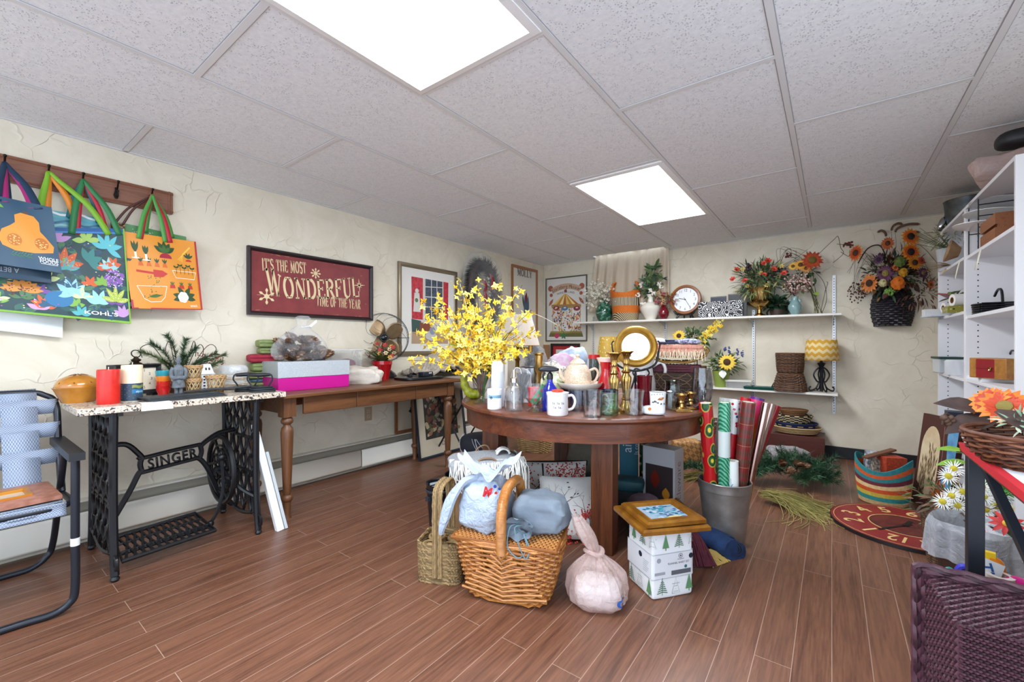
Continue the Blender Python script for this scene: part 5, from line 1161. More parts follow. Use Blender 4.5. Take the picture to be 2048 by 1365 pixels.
# soap dispenser
p=B(1028,822);r_=rad(p,37);k=S(p,1);t=thing('soap_dispenser','round clear glass soap dispenser with a steel pump','dispenser',p,face(p))
glass_lathe(MB(CRY),[(0,0),(r_*.92,0),(r_,3*k),(r_*1.02,34*k),(r_*.9,44*k),(r_*.5,52*k),(r_*.36,55*k),(r_*.36,60*k)],.003).build('bottle',t)
STL=metal('#b9b3aa',.2);m=MB(STL);m.lathe([(0,57*k),(r_*.42,57*k),(r_*.42,65*k),(r_*.2,67*k),(r_*.18,82*k),(0,82*k)],16);m.build('collar',t)
m=MB(STL);m.tube(catmull([(0,0,80*k),(4*k,0,86*k),(12*k,0,84*k),(15*k,0,74*k)],5),1.6*k,8);m.build('spout',t);MB(film('#eef0f2',.5,0,10,.2,opv=0)).cyl((0,0,4*k),(0,0,58*k),1.6*k,n=8).build('dip_tube',t)
# footed glass
p=B(1071,823);r_=rad(p,47);k=S(p,1);solo(glass_lathe(MB(CRY),[(0,0),(19*k,0),(19*k,3*k),(9*k,8*k),(8*k,12*k),(14*k,18*k),(22*k,28*k),(20.5*k,36*k),(22*k,54*k)],.0028,32),'sundae_glass','footed clear glass dessert dish at the front edge left of the white mug','glass',p)
# blue spray bottle
p=D(1100,2.22);k=S(p,1);t=thing('spray_bottle','cobalt blue glass spray bottle with a black trigger head','bottle',p,face(p))
MB(mat('#0b1f9a',.08,0,coat=.6)).lathe([(0,0),(15*k,0),(16*k,3*k),(16*k,36*k),(14*k,45*k),(8*k,52*k),(5.5*k,56*k),(5.5*k,62*k),(0,62*k)],30).build('bottle',t)
MB(BLACK).lathe([(0,62*k),(6.2*k,62*k),(6.2*k,71*k),(4*k,74*k),(0,78*k)],20).build('collar',t)
m=MB(mat('#15171b',.35));m.M=T(-3*k,0,79*k);m.sup((0,0,2*k),(21*k,8*k,8*k),.6,.5,28,12,fn=lambda q: (q.x,q.y,q.z*(.55 if q.z < 0 else 1)*(1-.3*abs(q.x)/(21*k))));m.M=Matrix();m.tube(catmull([(-10*k,0,76*k),(-14*k,0,68*k),(-12*k,0,60*k)],4),2.2*k,8);m.build('trigger_head',t)
# green sequinned strip
p=D(1052,2.32);k=S(p,1);m=MB(mat('#12964f',.3,.2,'#0b6a3c',120,bump=.0015,bs=300));m.M=RY(.62);m.box(-7*k,-.004,22*k,7*k,.004,66*k);m.use(mat('#a3141c',.3))
for z in (32,42,54): m.M=RY(.62) @ T(0,-.005,z*k) @ FR;m.disc(0,0,3.2*k,.0005,10)
m.M=RY(.62);m.use(mat('#3a1714'));m.box(8*k,-.006,10*k,10.5*k,.006,74*k);solo(m,'christmas_tie','green glitter strip with red dots leaning among the glassware','ornament',p+V((0,0,-.028)),face(p))
solo(MB(mat('#c8201a',.3)).lathe([(0,0),(.03,0),(.03,.085),(.033,.086),(.033,.1),(0,.101)],24),'jar','small red jar behind the footed glass dish','jar',D(1067,2.42))
# white mug with words
p=B(1115,830);t,r_,h=mug('mug','white china mug with small typed words standing at the table front',p,46,45,mat('#eeecea',.2,coat=.4),1,[(0,0),(.86,0),(.92,.04),(.92,.85),(1,1)],face(p)+.3)
m=MB(mat('#44484c'));q=r_*.93;m.W=lambda v: V((q*math.sin(v.x/q)*(1+v.z),-q*math.cos(v.x/q)*(1+v.z),v.y));m.text('la la la',-.012,h*.52,.0165,.012,sx=1.1,sp=1.2);m.text('la la.',-.014,h*.34,.0165,.012,sx=1.1,sp=1.2);m.build('lettering',t)
m=MB(mat('#d13a1c',.35));m.lathe([(0,0),(.022,0),(.03,.004),(.028,.010),(.012,.013),(0,.013)],20,fn=lambda a,z: 1+.12*math.cos(a*6));solo(m,'lid','red flower shaped lid lying on the white mug','lid',p+V((0,0,h+.001)))
m=MB(mat('#d13a1c',.3));
# ribbed glass, teapot on plate on blue bowl
p=B(1155,822);r_=rad(p,36);h=S(p,42);solo(glass_lathe(MB(CRY),[(0,0),(r_*.88,0),(r_*.92,.004),(r_,h)],.003,48,lambda a,z: 1+.015*math.cos(a*24)),'tumbler','clear ribbed tumbler between the white mug and the first glass mug','glass',p)
p=D(1160,2.42);k=S(p,1);solo(MB(mat('#10205c',.15,coat=.5)).lathe([(0,0),(.05,0),(.055,.006),(.10,.08),(.105,.088),(.10,.088),(.05,.01),(0,.01)],36),'bowl','dark blue bowl underneath the teapot plate','bowl',p)
pz=.0885;solo(MB(mat('#eee4d6',.25,coat=.4)).lathe([(0,0),(32*k,0),(40*k,5*k),(44.5*k,13*k),(44.5*k,14.2*k),(40*k,8*k),(30*k,3*k),(0,2.5*k)],40),'plate','deep cream plate carrying the speckled teapot','plate',p+V((0,0,pz)))
t=thing('teapot','cream speckled ceramic teapot with a lid on the cream plate','teapot',p+V((-.015,0,pz+.0075)),face(p)+.25)
TP=mat('#e9dcc6',.3,.1,'#cfa98a',160,bump=.0015,bs=220,coat=.3);m=MB(TP);m.lathe([(0,0),(18*k,0),(24*k,5*k),(28*k,18*k),(26*k,32*k),(19*k,44*k),(14*k,48*k),(0,48*k)],36);m.build('body',t)
m=MB(TP);m.lathe([(15*k,47*k),(16*k,49*k),(11*k,55*k),(4*k,59*k),(3*k,61*k),(5*k,64*k),(3.5*k,67*k),(0,68*k)],24);m.build('lid',t)
MB(TP).tube(catmull([(24*k,0,34*k),(36*k,0,38*k),(42*k,0,28*k),(36*k,0,14*k),(26*k,0,8*k)],5),2.6*k,8).build('handle',t);m=MB(TP);m.tube(catmull([(-22*k,0,14*k),(-33*k,0,22*k),(-38*k,0,40*k)],5),[5*k]*4+[4*k]*4+[3*k]*3,10);m.build('spout',t)
# glass mugs
GP_=[(0,0),(.8,0),(.9,.05),(.86,.4),(.92,.75),(1.0,1)]
mug('mug','clear glass mug at the front, left of the blue rimmed tumbler',B(1185,834),41,53,CRY,1,GP_,cat='glass')
p=B(1218,830);r_=rad(p,37);h=S(p,50);t=thing('tumbler','green tinted tumbler with a cobalt blue rim at the table front','glass',p);glass_lathe(MB(thin('#dcefe4','#6d8f80',.08,.8,.04,.003,60)),[(0,0),(r_*.94,0),(r_,.008),(r_*.98,h*.5),(r_,h*.93)],.003).build('wall',t)
MB(thin('#2038a8','#0a1450',.1,.6)).lathe([(r_*1.0,h*.92),(r_*1.02,h),(r_*.95,h),(r_*.95,h*.92),(r_,h*.92)],28).build('rim',t)
mug('mug','clear glass mug at the front, left of the white boot mug',B(1268,830),43,50,CRY,-1,GP_,cat='glass')
p=B(1283,818);r_=rad(p,30);solo(glass_lathe(MB(thin('#e8d2de','#7e5a70',.1,.8)),[(0,0),(r_*.8,0),(r_*.85,.004),(r_,S(p,48))],.003),'tumbler','faintly purple glass behind the second glass mug','glass',p)
# boot mug
p=B(1310,830);k=S(p,1);t=thing('boot_mug','white china boot shaped mug with a brown printed band','mug',p,face(p));CH=mat('#eef0f4',.2,coat=.4)
m=MB(CH);m.sup((-3*k,0,9*k),(22*k,14*k,9.2*k),.6,.7,30,14);m.lathe([(14.5*k,6*k),(14.5*k,24*k),(15.5*k,40*k),(16*k,46*k),(14.5*k,46*k),(13.5*k,30*k),(0,26*k)],32,(5*k,0,0));m.build('body',t)
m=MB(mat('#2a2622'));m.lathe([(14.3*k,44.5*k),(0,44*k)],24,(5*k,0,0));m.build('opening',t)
m=MB(mat('#a8672a',.4));q=15.6*k;m.W=lambda v: V((5*k+q*math.sin(v.x/q),-q*math.cos(v.x/q)*1.02-v.z,v.y));m.leaf2(-1*k,32*k,.25,16*k,6*k,0);m.use(mat('#4a4e56'));[m.leaf2((-12+5*j)*k,26*k,.2+j,5*k,3*k,0) for j in range(6)];m.use(mat('#8c8f98'));[m.leaf2((-14+6*j)*k,41*k,.5*j,4*k,2*k,0) for j in range(5)];m.W=None
m.use(mat('#c1712a'));m.M=T(-10*k,-13.6*k,13*k) @ FR;m.disc(0,0,3.4*k,.001,10);m.build('print',t)
# jars, brass holders
for i,(px,py,n,hh,lb) in enumerate(((1340,820,24,40,'clear spice jar with a glass lid right of the boot mug'),(1354,814,24,38,'clear spice jar behind the small brass candle holders'))):
 p=B(px,py);r_=rad(p,n);k=S(p,1);t=thing('glass_jar',lb,'jar',p);glass_lathe(MB(CRY),[(0,0),(r_*.95,0),(r_,.004),(r_,hh*.8*k),(r_*.8,hh*.86*k)],.0025).build('body',t);MB(CRY).lathe([(0,hh*.86*k),(r_*.9,hh*.86*k),(r_*.9,hh*.93*k),(r_*.3,hh*k),(0,hh*k)],20).build('lid',t)
def brass_low(p,label,s_=1.0):
 k=S(p,1)*s_;t=thing('candle_holder',label,'candle holder',p,face(p)+.35)
 m=MB(BRASS);m.box(-16*k,-16*k,0,16*k,16*k,3*k);m.box(-13*k,-13*k,3*k,13*k,13*k,5*k);m.build('base',t,bev=.0015);MB(BRASS).lathe([(9*k,5*k),(5*k,8*k),(4*k,14*k),(6*k,17*k),(4.5*k,20*k),(7*k,26*k),(8.5*k,30*k),(11*k,32*k),(11*k,34*k),(7*k,34*k),(6*k,26*k),(0,26*k)],20).build('stem',t)
brass_low(B(1363,822),'short square based brass candle holder nearest the table edge');brass_low(B(1381,817),'short square based brass candle holder behind its twin',.95)
# scissors
p=B(1405,819);t=thing('scissors','scissors with blue handles at the right rim of the round table','scissors',p+V((-.01,0,.006)),face(p))
m=MB(mat('#1838b8',.25));[m.tube([(x+.022*math.cos(a),.012*math.sin(a)+y,.004) for a in [2*PI*i/18 for i in range(18)]],.005,8,True) for x,y in ((.026,0),(-.018,.004))];m.build('handle',t);m=MB(metal('#b8bcc0',.2));m.poly([(-.03,.015),(-.11,.05),(-.035,.028)],0,.003);m.build('blade',t)
# tall brass candlesticks
def stick(p,label):
 k=S(p,1);t=thing('candlestick',label,'candlestick',p);fl_=lambda a,z: 1+.05*math.cos(a*14)
 m=MB(BRASS);m.lathe([(0,0),(17*k,0),(17*k,3*k),(13*k,6*k),(10*k,14*k),(7*k,22*k)],42,fn=fl_);m.build('foot',t)
 MB(BRASS).lathe([(7*k,22*k),(9*k,25*k),(6*k,28*k),(6.5*k,40*k),(10*k,60*k),(10.5*k,68*k),(7*k,73*k),(6*k,76*k),(9*k,79*k),(6*k,83*k),(4.5*k,92*k),(6.5*k,95*k),(5*k,98*k),(7*k,106*k)],42,fn=fl_).build('stem',t)
 MB(BRASS).lathe([(6*k,104*k),(7.5*k,110*k),(11*k,116*k),(15*k,119*k),(15*k,120.5*k),(9*k,119*k),(6*k,112*k),(0,111*k)],42,fn=lambda a,z: 1+(.05*math.cos(a*10))).build('cup',t)
stick(B(1228,826),'tall fluted brass candlestick, the one nearer the red pitcher');stick(B(1252,823),'tall fluted brass candlestick in front of the round mirror')
# round mirror
p=D(1271,2.34,0);p.z=HC-(694-689)*2.34/F;k=S(p,1);t=thing('table_mirror','round gold framed mirror on a stand on the round table','mirror',p,face(p),rot=(-.10,0,face(p)+.05))
m=MB(GOLDP,FR);m.grid(lambda u,v: ((lambda r_,z: (r_*math.cos(2*PI*u),r_*math.sin(2*PI*u),z))(*[(27,6),(28,9),(29.5,10),(30.5,8),(33,11),(37,13),(40,11),(41.5,6),(41,0),(38,-3),(28,-3),(27,6)][int(round(v*11))])),64,11,True);m.v=[tuple(V(q)*k) for q in m.v];m.build('frame',t)
o=MB(metal('#f2f4f6',.01),FR @ SC(k)).disc(0,0,27.5,5,48).build('glass',t)
m=MB(IRON,SC(k));m.tube(catmull([(-44,0,-10),(-46,0,6),(-42,0,12)],4),1.6,6);m.tube(catmull([(44,0,-10),(46,0,6),(42,0,12)],4),1.6,6);m.tube(catmull([(-44,0,-8),(-36,4,-36),(0,8,-48),(36,4,-36),(44,0,-8)],6),2.2,8)
m.tube(catmull([(0,8,-48),(-4,4,-70),(-20,0,-(p.z-TZ)/k+1.5)],5),2,8);m.tube(catmull([(0,8,-48),(4,4,-70),(20,0,-(p.z-TZ)/k+1.5)],5),2,8);m.tube(catmull([(0,8,-48),(0,22,-(p.z-TZ)/k+1.5)],3),2,8);m.build('stand',t)
# red pitcher, white jug
p=D(1212,2.46);k=S(p,1);t=thing('pitcher','glossy red ceramic pitcher left of the brass candlesticks','pitcher',p,face(p)+2.6)
RG=mat('#b3121a',.12,coat=.6);m=MB(RG);m.lathe([(0,0),(14*k,0),(19*k,8*k),(20*k,26*k),(16*k,46*k),(10*k,62*k),(10*k,72*k),(13*k,84*k),(12*k,84*k),(9*k,72*k)],30);m.build('body',t);MB(mat('#f0c8bc',.2)).lathe([(11*k,80*k),(15*k,92*k),(13*k,91*k),(10*k,80*k)],24,fn=lambda a,z: 1+.35*max(0,math.cos(a))**3).build('lip',t)
MB(RG).tube(catmull([(-10*k,0,76*k),(-24*k,0,74*k),(-30*k,0,52*k),(-18*k,0,30*k)],5),2.8*k,8).build('handle',t)
p=D(1282,2.62);k=S(p,1);t=thing('jug','large white jug with black scrolls and a looped handle behind the mirror','jug',p,face(p));WJ=mat('#ece9e4',.2,coat=.4)
MB(WJ).lathe([(0,0),(22*k,0),(28*k,14*k),(28*k,36*k),(23*k,58*k),(22*k,68*k),(26*k,82*k),(24*k,82*k),(20*k,68*k)],36).build('body',t);MB(WJ).tube(catmull([(22*k,0,68*k),(38*k,0,76*k),(46*k,0,62*k),(40*k,0,40*k),(27*k,0,22*k)],6),3.2*k,10).build('handle',t)
m=MB(BLACK)
for s_ in (-1,1): m.tube(catmull([(s_*2*k,-23.5*k,62*k),(s_*10*k,-22*k,64*k),(s_*15*k,-18*k,56*k),(s_*12*k,-22.5*k,50*k)],5),1.6*k,6)
m.build('scroll',t)
m=MB(mat('#9c1420',.25,coat=.3));
P_=[(16*math.sin(a)**3,13*math.cos(a)-5*math.cos(2*a)-2*math.cos(3*a)-math.cos(4*a)) for a in [2*PI*i/40 for i in range(40)]]
k=S(D(1312,2.75),1);m.M=FR @ SC(k*1.6);m.poly(P_,-3,3);solo(m,'heart_box','big red heart shaped box standing behind the white jug','box',D(1312,2.78)+V((0,0,.033+16.5*1.6*k-.022)),face(D(1312,2.7)),bev=.008)
# ruby tumblers
p=D(1289,2.24);
for i in range(2):
 k=S(p,1);r_=15.5*k;m=glass_lathe(MB(mat('#5c0614',.12,coat=.5)),[(0,0),(r_*.8,0),(r_*.84,3*k),(r_*.92,33*k),(r_,36*k)],.003,40,lambda a,z: 1+.02*math.cos(a*20))
 solo(m,'tumbler',('ruby red ribbed tumbler at the bottom of its pair','ruby red ribbed tumbler stacked on top of its twin')[i],'glass',p+V((0,0,i*.085)))
# green glass jar and hurricane
p=D(1345,2.32);k=S(p,1);solo(glass_lathe(MB(thin('#8fa59b','#2f4038',.15,.8,.05,.003,60)),[(0,0),(11*k,0),(15*k,8*k),(17*k,24*k),(14*k,42*k),(14*k,50*k),(16*k,54*k)],.0035),'glass_jar','smoky green glass jar in front of the lattice basket','jar',p+V((0,0,0)))
p=D(1404,2.42);k=S(p,1);solo(glass_lathe(MB(thin('#e9eaec','#7b8086',.1,.85)),[(0,0),(13*k,0),(14*k,3*k),(18*k,16*k),(20*k,34*k),(18*k,54*k),(15.5*k,74*k)],.003),'hurricane_glass','tall clear hurricane glass at the right of the round table','glass',p)
p=B(1417,806);k=S(p,1);solo(glass_lathe(MB(CRY),[(0,0),(9*k,0),(9*k,2*k),(2*k,5*k),(2*k,18*k),(7*k,24*k),(9*k,34*k),(8*k,44*k)],.0022,20),'wine_glass','small stemmed glass at the far right rim of the table','glass',p+V((-.02,.03,0)))
m=MB(wood('#3d2417','#5f3c26',None,'x',1));k=S(D(1394,2.3),1);m.grid(lambda u,v: ((u-.5)*38*k,(v-.5)*24*k,6*k+2.5*k*math.sin(u*12)),24,4);solo(m,'wavy_tray','little wavy brown wooden tray left of the hurricane glass','tray',D(1393,2.28)+V((0,0,.0)),face(D(1394,2.3)),solid=.008)
# lattice basket with its load
p=D(1352,2.62);k=S(p,1);f_=face(p);t=thing('basket','dark wicker basket with diamond lattice at the back right of the round table','basket',p,f_)
BR=[mat('#4a3323',.6,0,'#5f452f',40),mat('#37261b',.6)]
def bk(u,v):
 a=2*PI*u;e=.55;sx,sy=(50+6*v)*k,(26+4*v)*k
 return (sx*math.copysign(abs(math.cos(a))**e,math.cos(a)),sy*math.copysign(abs(math.sin(a))**e,math.sin(a)),2*k+54*k*v)
m=MB(BR[0]);weave(m,bk,20,34,1.5*k,.9*k,mats=BR);m.build('wall',t);MB(BR[1]).box(-48*k,-25*k,0,48*k,25*k,2*k).build('bottom',t)
m=MB(mat('#8b6b48',.6))
for s_ in (1,-1):
 for i in range(22): m.tube([V(bk((i+s_*3*v)/22,v))*1.0+V((0,0,0))+V((bk((i+s_*3*v)/22,v)[0],bk((i+s_*3*v)/22,v)[1],0)).normalized()*1.8*k for v in [j/8 for j in range(9)]],.7*k,5)
m.build('lattice',t)
p2=p+V((0,0,57*k));m=MB(mat('#5a2a33',.8));
for i in range(3): m.tube([(44*k*math.cos(a),22*k*math.sin(a),(2+5*i)*k+.7*k*math.sin(a*40+i*2)) for a in [2*PI*j/90 for j in range(90)]],2.8*k,6,True)
m.box(-42*k,-20*k,0,42*k,20*k,13*k);solo(m,'place_mat','braided maroon mat on the lattice basket under the gold tray','place mat',p2,f_)
p3=p2+V((0,0,16.5*k));t=thing('tray','carved gold tray with scrolled ends holding the coral blanket','tray',p3,f_);GT=mat('#8d6a2a',.4,.5,'#6e4f1c',25)
m=MB(GT);m.grid(lambda u,v: ((u-.5)*108*k,(v-.5)*50*k,(4+16*abs(2*u-1)**3)*k+2*k*math.sin(v*PI)),30,6);m.build('base',t,solid=.006)
for s_ in (-1,1): m=MB(GT);m.tube(catmull([(s_*54*k,-25*k,20*k),(s_*57*k,-25*k,27*k),(s_*53*k,-25*k,30*k),(s_*51*k,-25*k,26*k)],5),2.2*k,8);m.tube([(s_*54*k,-25*k,20*k),(s_*54*k,25*k,20*k)],2.2*k,8);m.build('handle',t)
m=MB(GT);m.tube([((u-.5)*108*k,-25*k,(3+16*abs(2*u-1)**3-2*math.cos(u*6*PI)*(.3))*k) for u in [i/40 for i in range(41)]],2.6*k,8);m.build('edge',t)
p4=p3+V((0,0,11*k));t=thing('blanket','folded coral blanket with a cream fringe on the gold tray','blanket',p4,f_)
CO=NT('coral_weave');w1=CO.n('TexWave',bands_direction='X');CO.l(CO.co((1,1,1)),w1.inputs[0]);w1.inputs['Scale'].default_value=40;CO.base(CO.ramp(w1.outputs[0],((.2,'#d2664e'),(.5,'#e59a80'),(.9,'#efd2bd'))));CO.bump(w1.outputs[0],.002);CO.set(Roughness=.9)
for i in range(3): m=MB(CO.m);m.sup((1*k*i,0,6*k),((52-2*i)*k,24*k,5*k),.4,.25,30,12,.05,30,i);m.build('layer',t,M=T(0,0,i*8*k))
m=MB(mat('#e6d6b4',.9))
for i in range(80): x=(i/79-.5)*98*k;m.tube(catmull([(x,-23*k,(12+R.uniform(0,6))*k),(x+R.uniform(-2,2)*k,-27*k,8*k),(x+R.uniform(-3,3)*k,-27.5*k,R.uniform(-5,0)*k)],3),.6*k,4)
stuff(m.build('fringe',t))
p5=p4+V((0,0,27*k));
for i,(dx,cl,lb) in enumerate(((0,'#1d2338','navy knitted glove on top of the coral blanket'),(10,'#232a45','navy glove under its twin on the coral blanket'))):
 m=MB(mat(cl,.9,0,'#2d3350',60));m.M=T(dx*k,i*-6*k,4*k*(1-i)) @ RZ(.25*i);m.sup((-10*k,0,3*k),(20*k,9*k,2.4*k),.5,.4,20,8,.1,30)
 for j in range(4): m.tube([(-26*k,(j-1.5)*4.4*k,3*k),(-46*k+abs(j-1.5)*4*k,(j-1.5)*5*k,3*k)],2*k,8)
 m.tube([(-8*k,8*k,3*k),(-20*k,14*k,3*k)],2*k,8);solo(m,'glove',lb,'glove',p5,f_+.1,'navy gloves')
m=MB(mat('#2c3266',.8,0,'#c9cbe0',90));m.sup((22*k,-8*k,6*k),(22*k,13*k,5*k),.6,.5,24,12,.25,24,7);solo(m,'scarf','navy and white printed scarf bunched beside the gloves','scarf',p5,f_)
m=MB(mat('#ead9da',.9,0,'#f2ebe8',50));m.sup((-36*k,0,6*k),(18*k,16*k,7*k),.6,.5,24,12,.2,20,3);solo(m,'cloth','pale pink cloth bundle on the left end of the blanket','cloth',p5,f_)
# ---- things along the back of the table
p=D(1035,3.12);k=S(p,1);t=thing('table_lamp','brass swing arm lamp with a pleated white shade behind the forsythia','lamp',p,face(p))
BR2=metal('#b08a45',.25);m=MB(BR2);m.lathe([(0,0),(22*k,0),(22*k,3*k),(8*k,8*k),(4*k,14*k),(4*k,60*k),(6*k,64*k),(3*k,68*k),(3*k,112*k),(0,112*k)],20);m.build('base',t);m=MB(BR2);m.tube([(0,0,86*k),(26*k,-4*k,86*k)],2.2*k,8);m.lathe([(0,0),(4.5*k,0),(4.5*k,14*k),(0,14*k)],12,(26*k,-4*k,78*k));m.build('arm',t)
SHD=mat('#cdc2b6',.85);m=MB(SHD);m.grid(lambda u,v: (lambda r_: (r_*math.cos(2*PI*u),r_*math.sin(2*PI*u),(92+60*v)*k))((43-16*v)*k*(1+.03*math.cos(2*PI*u*72))),288,2,True);m.build('lamp_shade',t)
m=MB(mat('#b98a5a',.6));m.tube([(43*k*math.cos(a),43*k*math.sin(a),92*k) for a in [2*PI*i/48 for i in range(48)]],.8*k,5,True);m.build('shade_trim',t)
p=D(991,2.72);k=S(p,1);t=thing('carton','white carton with a red printed panel behind the water bottle','box',p,face(p)-.25);m=MB(mat('#e3ded6',.5));m.box(-22*k,-12*k,0,22*k,12*k,94*k);m.build('body',t);m=MB(mat('#b3362c',.45),T(0,-12*k,0) @ FR);m.rect(-2*k,62*k,18*k,90*k,.0006);m.use(mat('#e9e2d8'));[m.line([(2*k,(84-6*j)*k),(14*k,(84-6*j)*k)],1.6*k,.001) for j in range(3)];m.build('label',t)
p=D(1041,2.50);k=S(p,1);t=thing('plastic_bag','clear plastic bag holding black handled utensils behind the soap dispenser','bag',p,face(p));MB(film('#e9edf2',.14,.005,24)).sup((0,0,34*k),(20*k,14*k,34*k),.5,.5,28,16,.18,22,6).build('film',t)
for i in range(4):
 m=MB(BLACK);m.M=RY(.35-.16*i);m.tube([(0,0,.01),(0,0,60*k)],[2.4*k,3.4*k],8);solo(m,'utensil','black utensil handle standing in the clear plastic bag','utensil',p+V((.008*(i-1.5),0,.004)),face(p),'utensils in the bag')
p=D(1078,2.66);k=S(p,1);solo(MB(BRASS).lathe([(0,0),(14*k,0),(14*k,3*k),(6*k,8*k),(5*k,50*k),(8*k,58*k),(8*k,88*k),(10*k,90*k),(10*k,93*k),(0,93*k)],24),'candlestick','plain brass candlestick standing behind the blue spray bottle','candlestick',p)
solo(MB(metal('#a9a9ab',.25)).lathe([(0,0),(20*k,0),(22*k,62*k),(24*k,64*k),(20*k,64*k),(18*k,4*k),(0,4*k)],24),'tin','silver tin in front of the lamp among the wrappings','tin',D(1062,2.74))
for i,(px,d,w_,h,cl,c2,lb) in enumerate(((1104,2.72,34,36,'#d8d2c6','#6a6058','cream cloth with black spots heaped behind the spray bottle'),(1128,2.84,32,42,'#c3c4cb','#c58fb0','white and pink printed bag crumpled behind the teapot'),(1148,2.95,30,46,'#b7c0cc','#8fa6c0','pale blue wrapping sticking up behind the teapot'),(1108,2.50,26,28,'#d9d5b4','#5d7a4a','white and green flowered cloth beside the spray bottle'))):
 p=D(px,d);k=S(p,1);solo(MB(mat(cl,.6,0,c2,70 if i == 0 else 28)).sup((0,0,h*k),(w_*k,20*k,h*k),.7,.6,34,18,.22,16,i*3+1),'cloth' if i != 1 else 'printed_bag',lb,'cloth' if i != 1 else 'bag',p,face(p)+.2*i)
p=D(1188,2.74);k=S(p,1);t=thing('jar','glass jar with a flat red lid by the red pitcher','jar',p);glass_lathe(MB(thin('#7fb5b5','#2f5f66',.15,.6)),[(0,0),(10*k,0),(10*k,78*k)],.003).build('body',t);MB(mat('#c0201c',.3)).lathe([(0,78*k),(11.5*k,78*k),(11.5*k,86*k),(0,87*k)],24).build('lid',t)
p=D(1217,3.02);k=S(p,1);nt=NT('gold_dot_paper');vo=nt.n('TexVoronoi');nt.l(nt.co(),vo.inputs[0]);vo.inputs['Scale'].default_value=60;nt.base(nt.ramp(vo.outputs['Distance'],((.25,'#e4d3a0'),(.3,'#b8932f'))));nt.set(Roughness=.5)
m=MB(nt.m);m.lathe([(24*k,62*k),(17*k,112*k),(16.5*k,112*k),(23*k,62*k)],36);t=thing('table_lamp','small lamp with a gold dotted shade behind the round mirror','lamp',p);m.build('lamp_shade',t);MB(BRASS).lathe([(0,0),(14*k,0),(14*k,3*k),(4*k,8*k),(3*k,100*k),(0,100*k)],16).build('base',t)
# ================================================================== back wall
def foliage(m,c,r,n,L,W,mats,up=.4,seed=1):
 q=random.Random(seed);c=V(c)
 for i in range(n):
  m.use(mats[i % len(mats)]);d=V((q.gauss(0,1),q.gauss(0,1),q.gauss(0,1)+up)).normalized();f=q.uniform(.25,1)
  m.leaf(c+V((d.x*r[0]*f,d.y*r[1]*f,d.z*r[2]*f)),d+V((q.gauss(0,.4),q.gauss(0,.4),q.gauss(0,.4))),(q.gauss(0,.5),-.5,1),L*q.uniform(.6,1.2),W*q.uniform(.7,1.2),q.uniform(.1,.5),3)
 return m
def balls(m,c,r,n,s_,seed=1,n1=8):
 q=random.Random(seed)
 for i in range(n): d=V((q.gauss(0,1),q.gauss(0,1),q.gauss(0,1))).normalized()*q.uniform(.5,1);m.sph((c[0]+d.x*r[0],c[1]+d.y*r[1],c[2]+d.z*r[2]),s_*q.uniform(.75,1.15),n1,5)
 return m
GL=[mat('#2c4a2c',.55,0,'#3f6238',30),mat('#46622f',.55),mat('#5f7443',.6),mat('#23402c',.5)]
AUT=[mat('#5a2a22',.6),mat('#7a4424',.6),mat('#4a3530',.6),mat('#8a6a3a',.6),mat('#3c2a2c',.6)]
def at(p,P): return V((P[0]-p[0],P[1]-p[1],P[2]-p[2]))
# curtain in the window recess
cy=YB-.085;xa,xb=PY(1192,520,cy).x,PY(1339,500,cy).x
CUR=NT('net_curtain');ck=CUR.n('TexChecker');ck.inputs['Scale'].default_value=160;CUR.l(CUR.co(),ck.inputs[0]);CUR.base(CUR.mix(ck.outputs['Fac'],'#b9a78e','#d9cbb6'));CUR.set(Roughness=.9);CUR=CUR.m
t=thing('curtain','beige gathered net curtain hung in the ceiling recess over the back wall window','curtain',(0,0,0))
m=MB(CUR);m.grid(lambda u,v: (xa+(xb-xa)*u-.10*(1-u)**2*v,cy+.018*math.sin(u*48+1.5*math.sin(u*7))*(.5+.5*min(1,v*3))+.01*math.sin(u*13),HT+.06-.74*v+.012*math.sin(u*90)*(v < .01)),220,14);m.build('drape',t,solid=.001)
MB(mat('#d9d9d6',.3,.3)).cyl((xa-.01,cy,HT+.03),(xb+.01,cy,HT+.03),.007,n=8).build('rod',t)
# posters on the back wall
def bframe(px,Y):
 a,b,c,d=[PY(*p,Y) for p in px];return V(((a.x+b.x+c.x+d.x)/4,Y,(a.z+b.z+c.z+d.z)/4)),(b.x+c.x-a.x-d.x)/2,(a.z+b.z-c.z-d.z)/2
def LB(c,Y): return lambda px,py: (lambda q: (q.x-c.x,q.z-c.z))(PY(px,py,Y))
c,w_,h_=bframe([(1091,558),(1174,548.5),(1173,683),(1091,683)],YB-.02);q=LB(c,YB-.02)
t=thing('framed_poster','framed carousel poster on the back wall by the corner','picture',c+V((0,.018,0)));MB(mat('#6d6a60',.35,.5),FR).ring(w_,h_,[(0,0),(0,.018),(.01,.02),(.016,.012),(.016,0)]).build('frame',t)
m=MB(mat('#dedbd4',.5),FR);m.rect(-w_/2+.01,-h_/2+.01,w_/2-.01,h_/2-.01,.009);m.build('mat_board',t)
m=MB(mat('#d9b98c',.5),FR @ T(0,0,.0095))
def PQ(pts,col,z): m.use(mat(col,.5));m.flat([q(*p) for p in pts],z)
cx,cyy=q(1131,575);bw=q(1160,570)[0]-cx
m.use(mat('#c9a58a',.5));m.line([(cx+bw*x,cyy+.055*(1-x*x)-.04) for x in [i/8-1 for i in range(17)]],.075,.0004);m.use(mat('#a8604a',.5))
for s_ in (-1,1): m.disc(cx+s_*bw*1.1,cyy+.0,.04,.0003,12);m.disc(cx+s_*bw*1.05,cyy-.09,.025,.0003,10);m.leaf2(cx+s_*bw*.9,cyy-.14,-.9 if s_ > 0 else -2.2,.12,.04,.0003)
m.use(mat('#3c3a34',.5));tx='Stolzberg Museum';M0=m.M
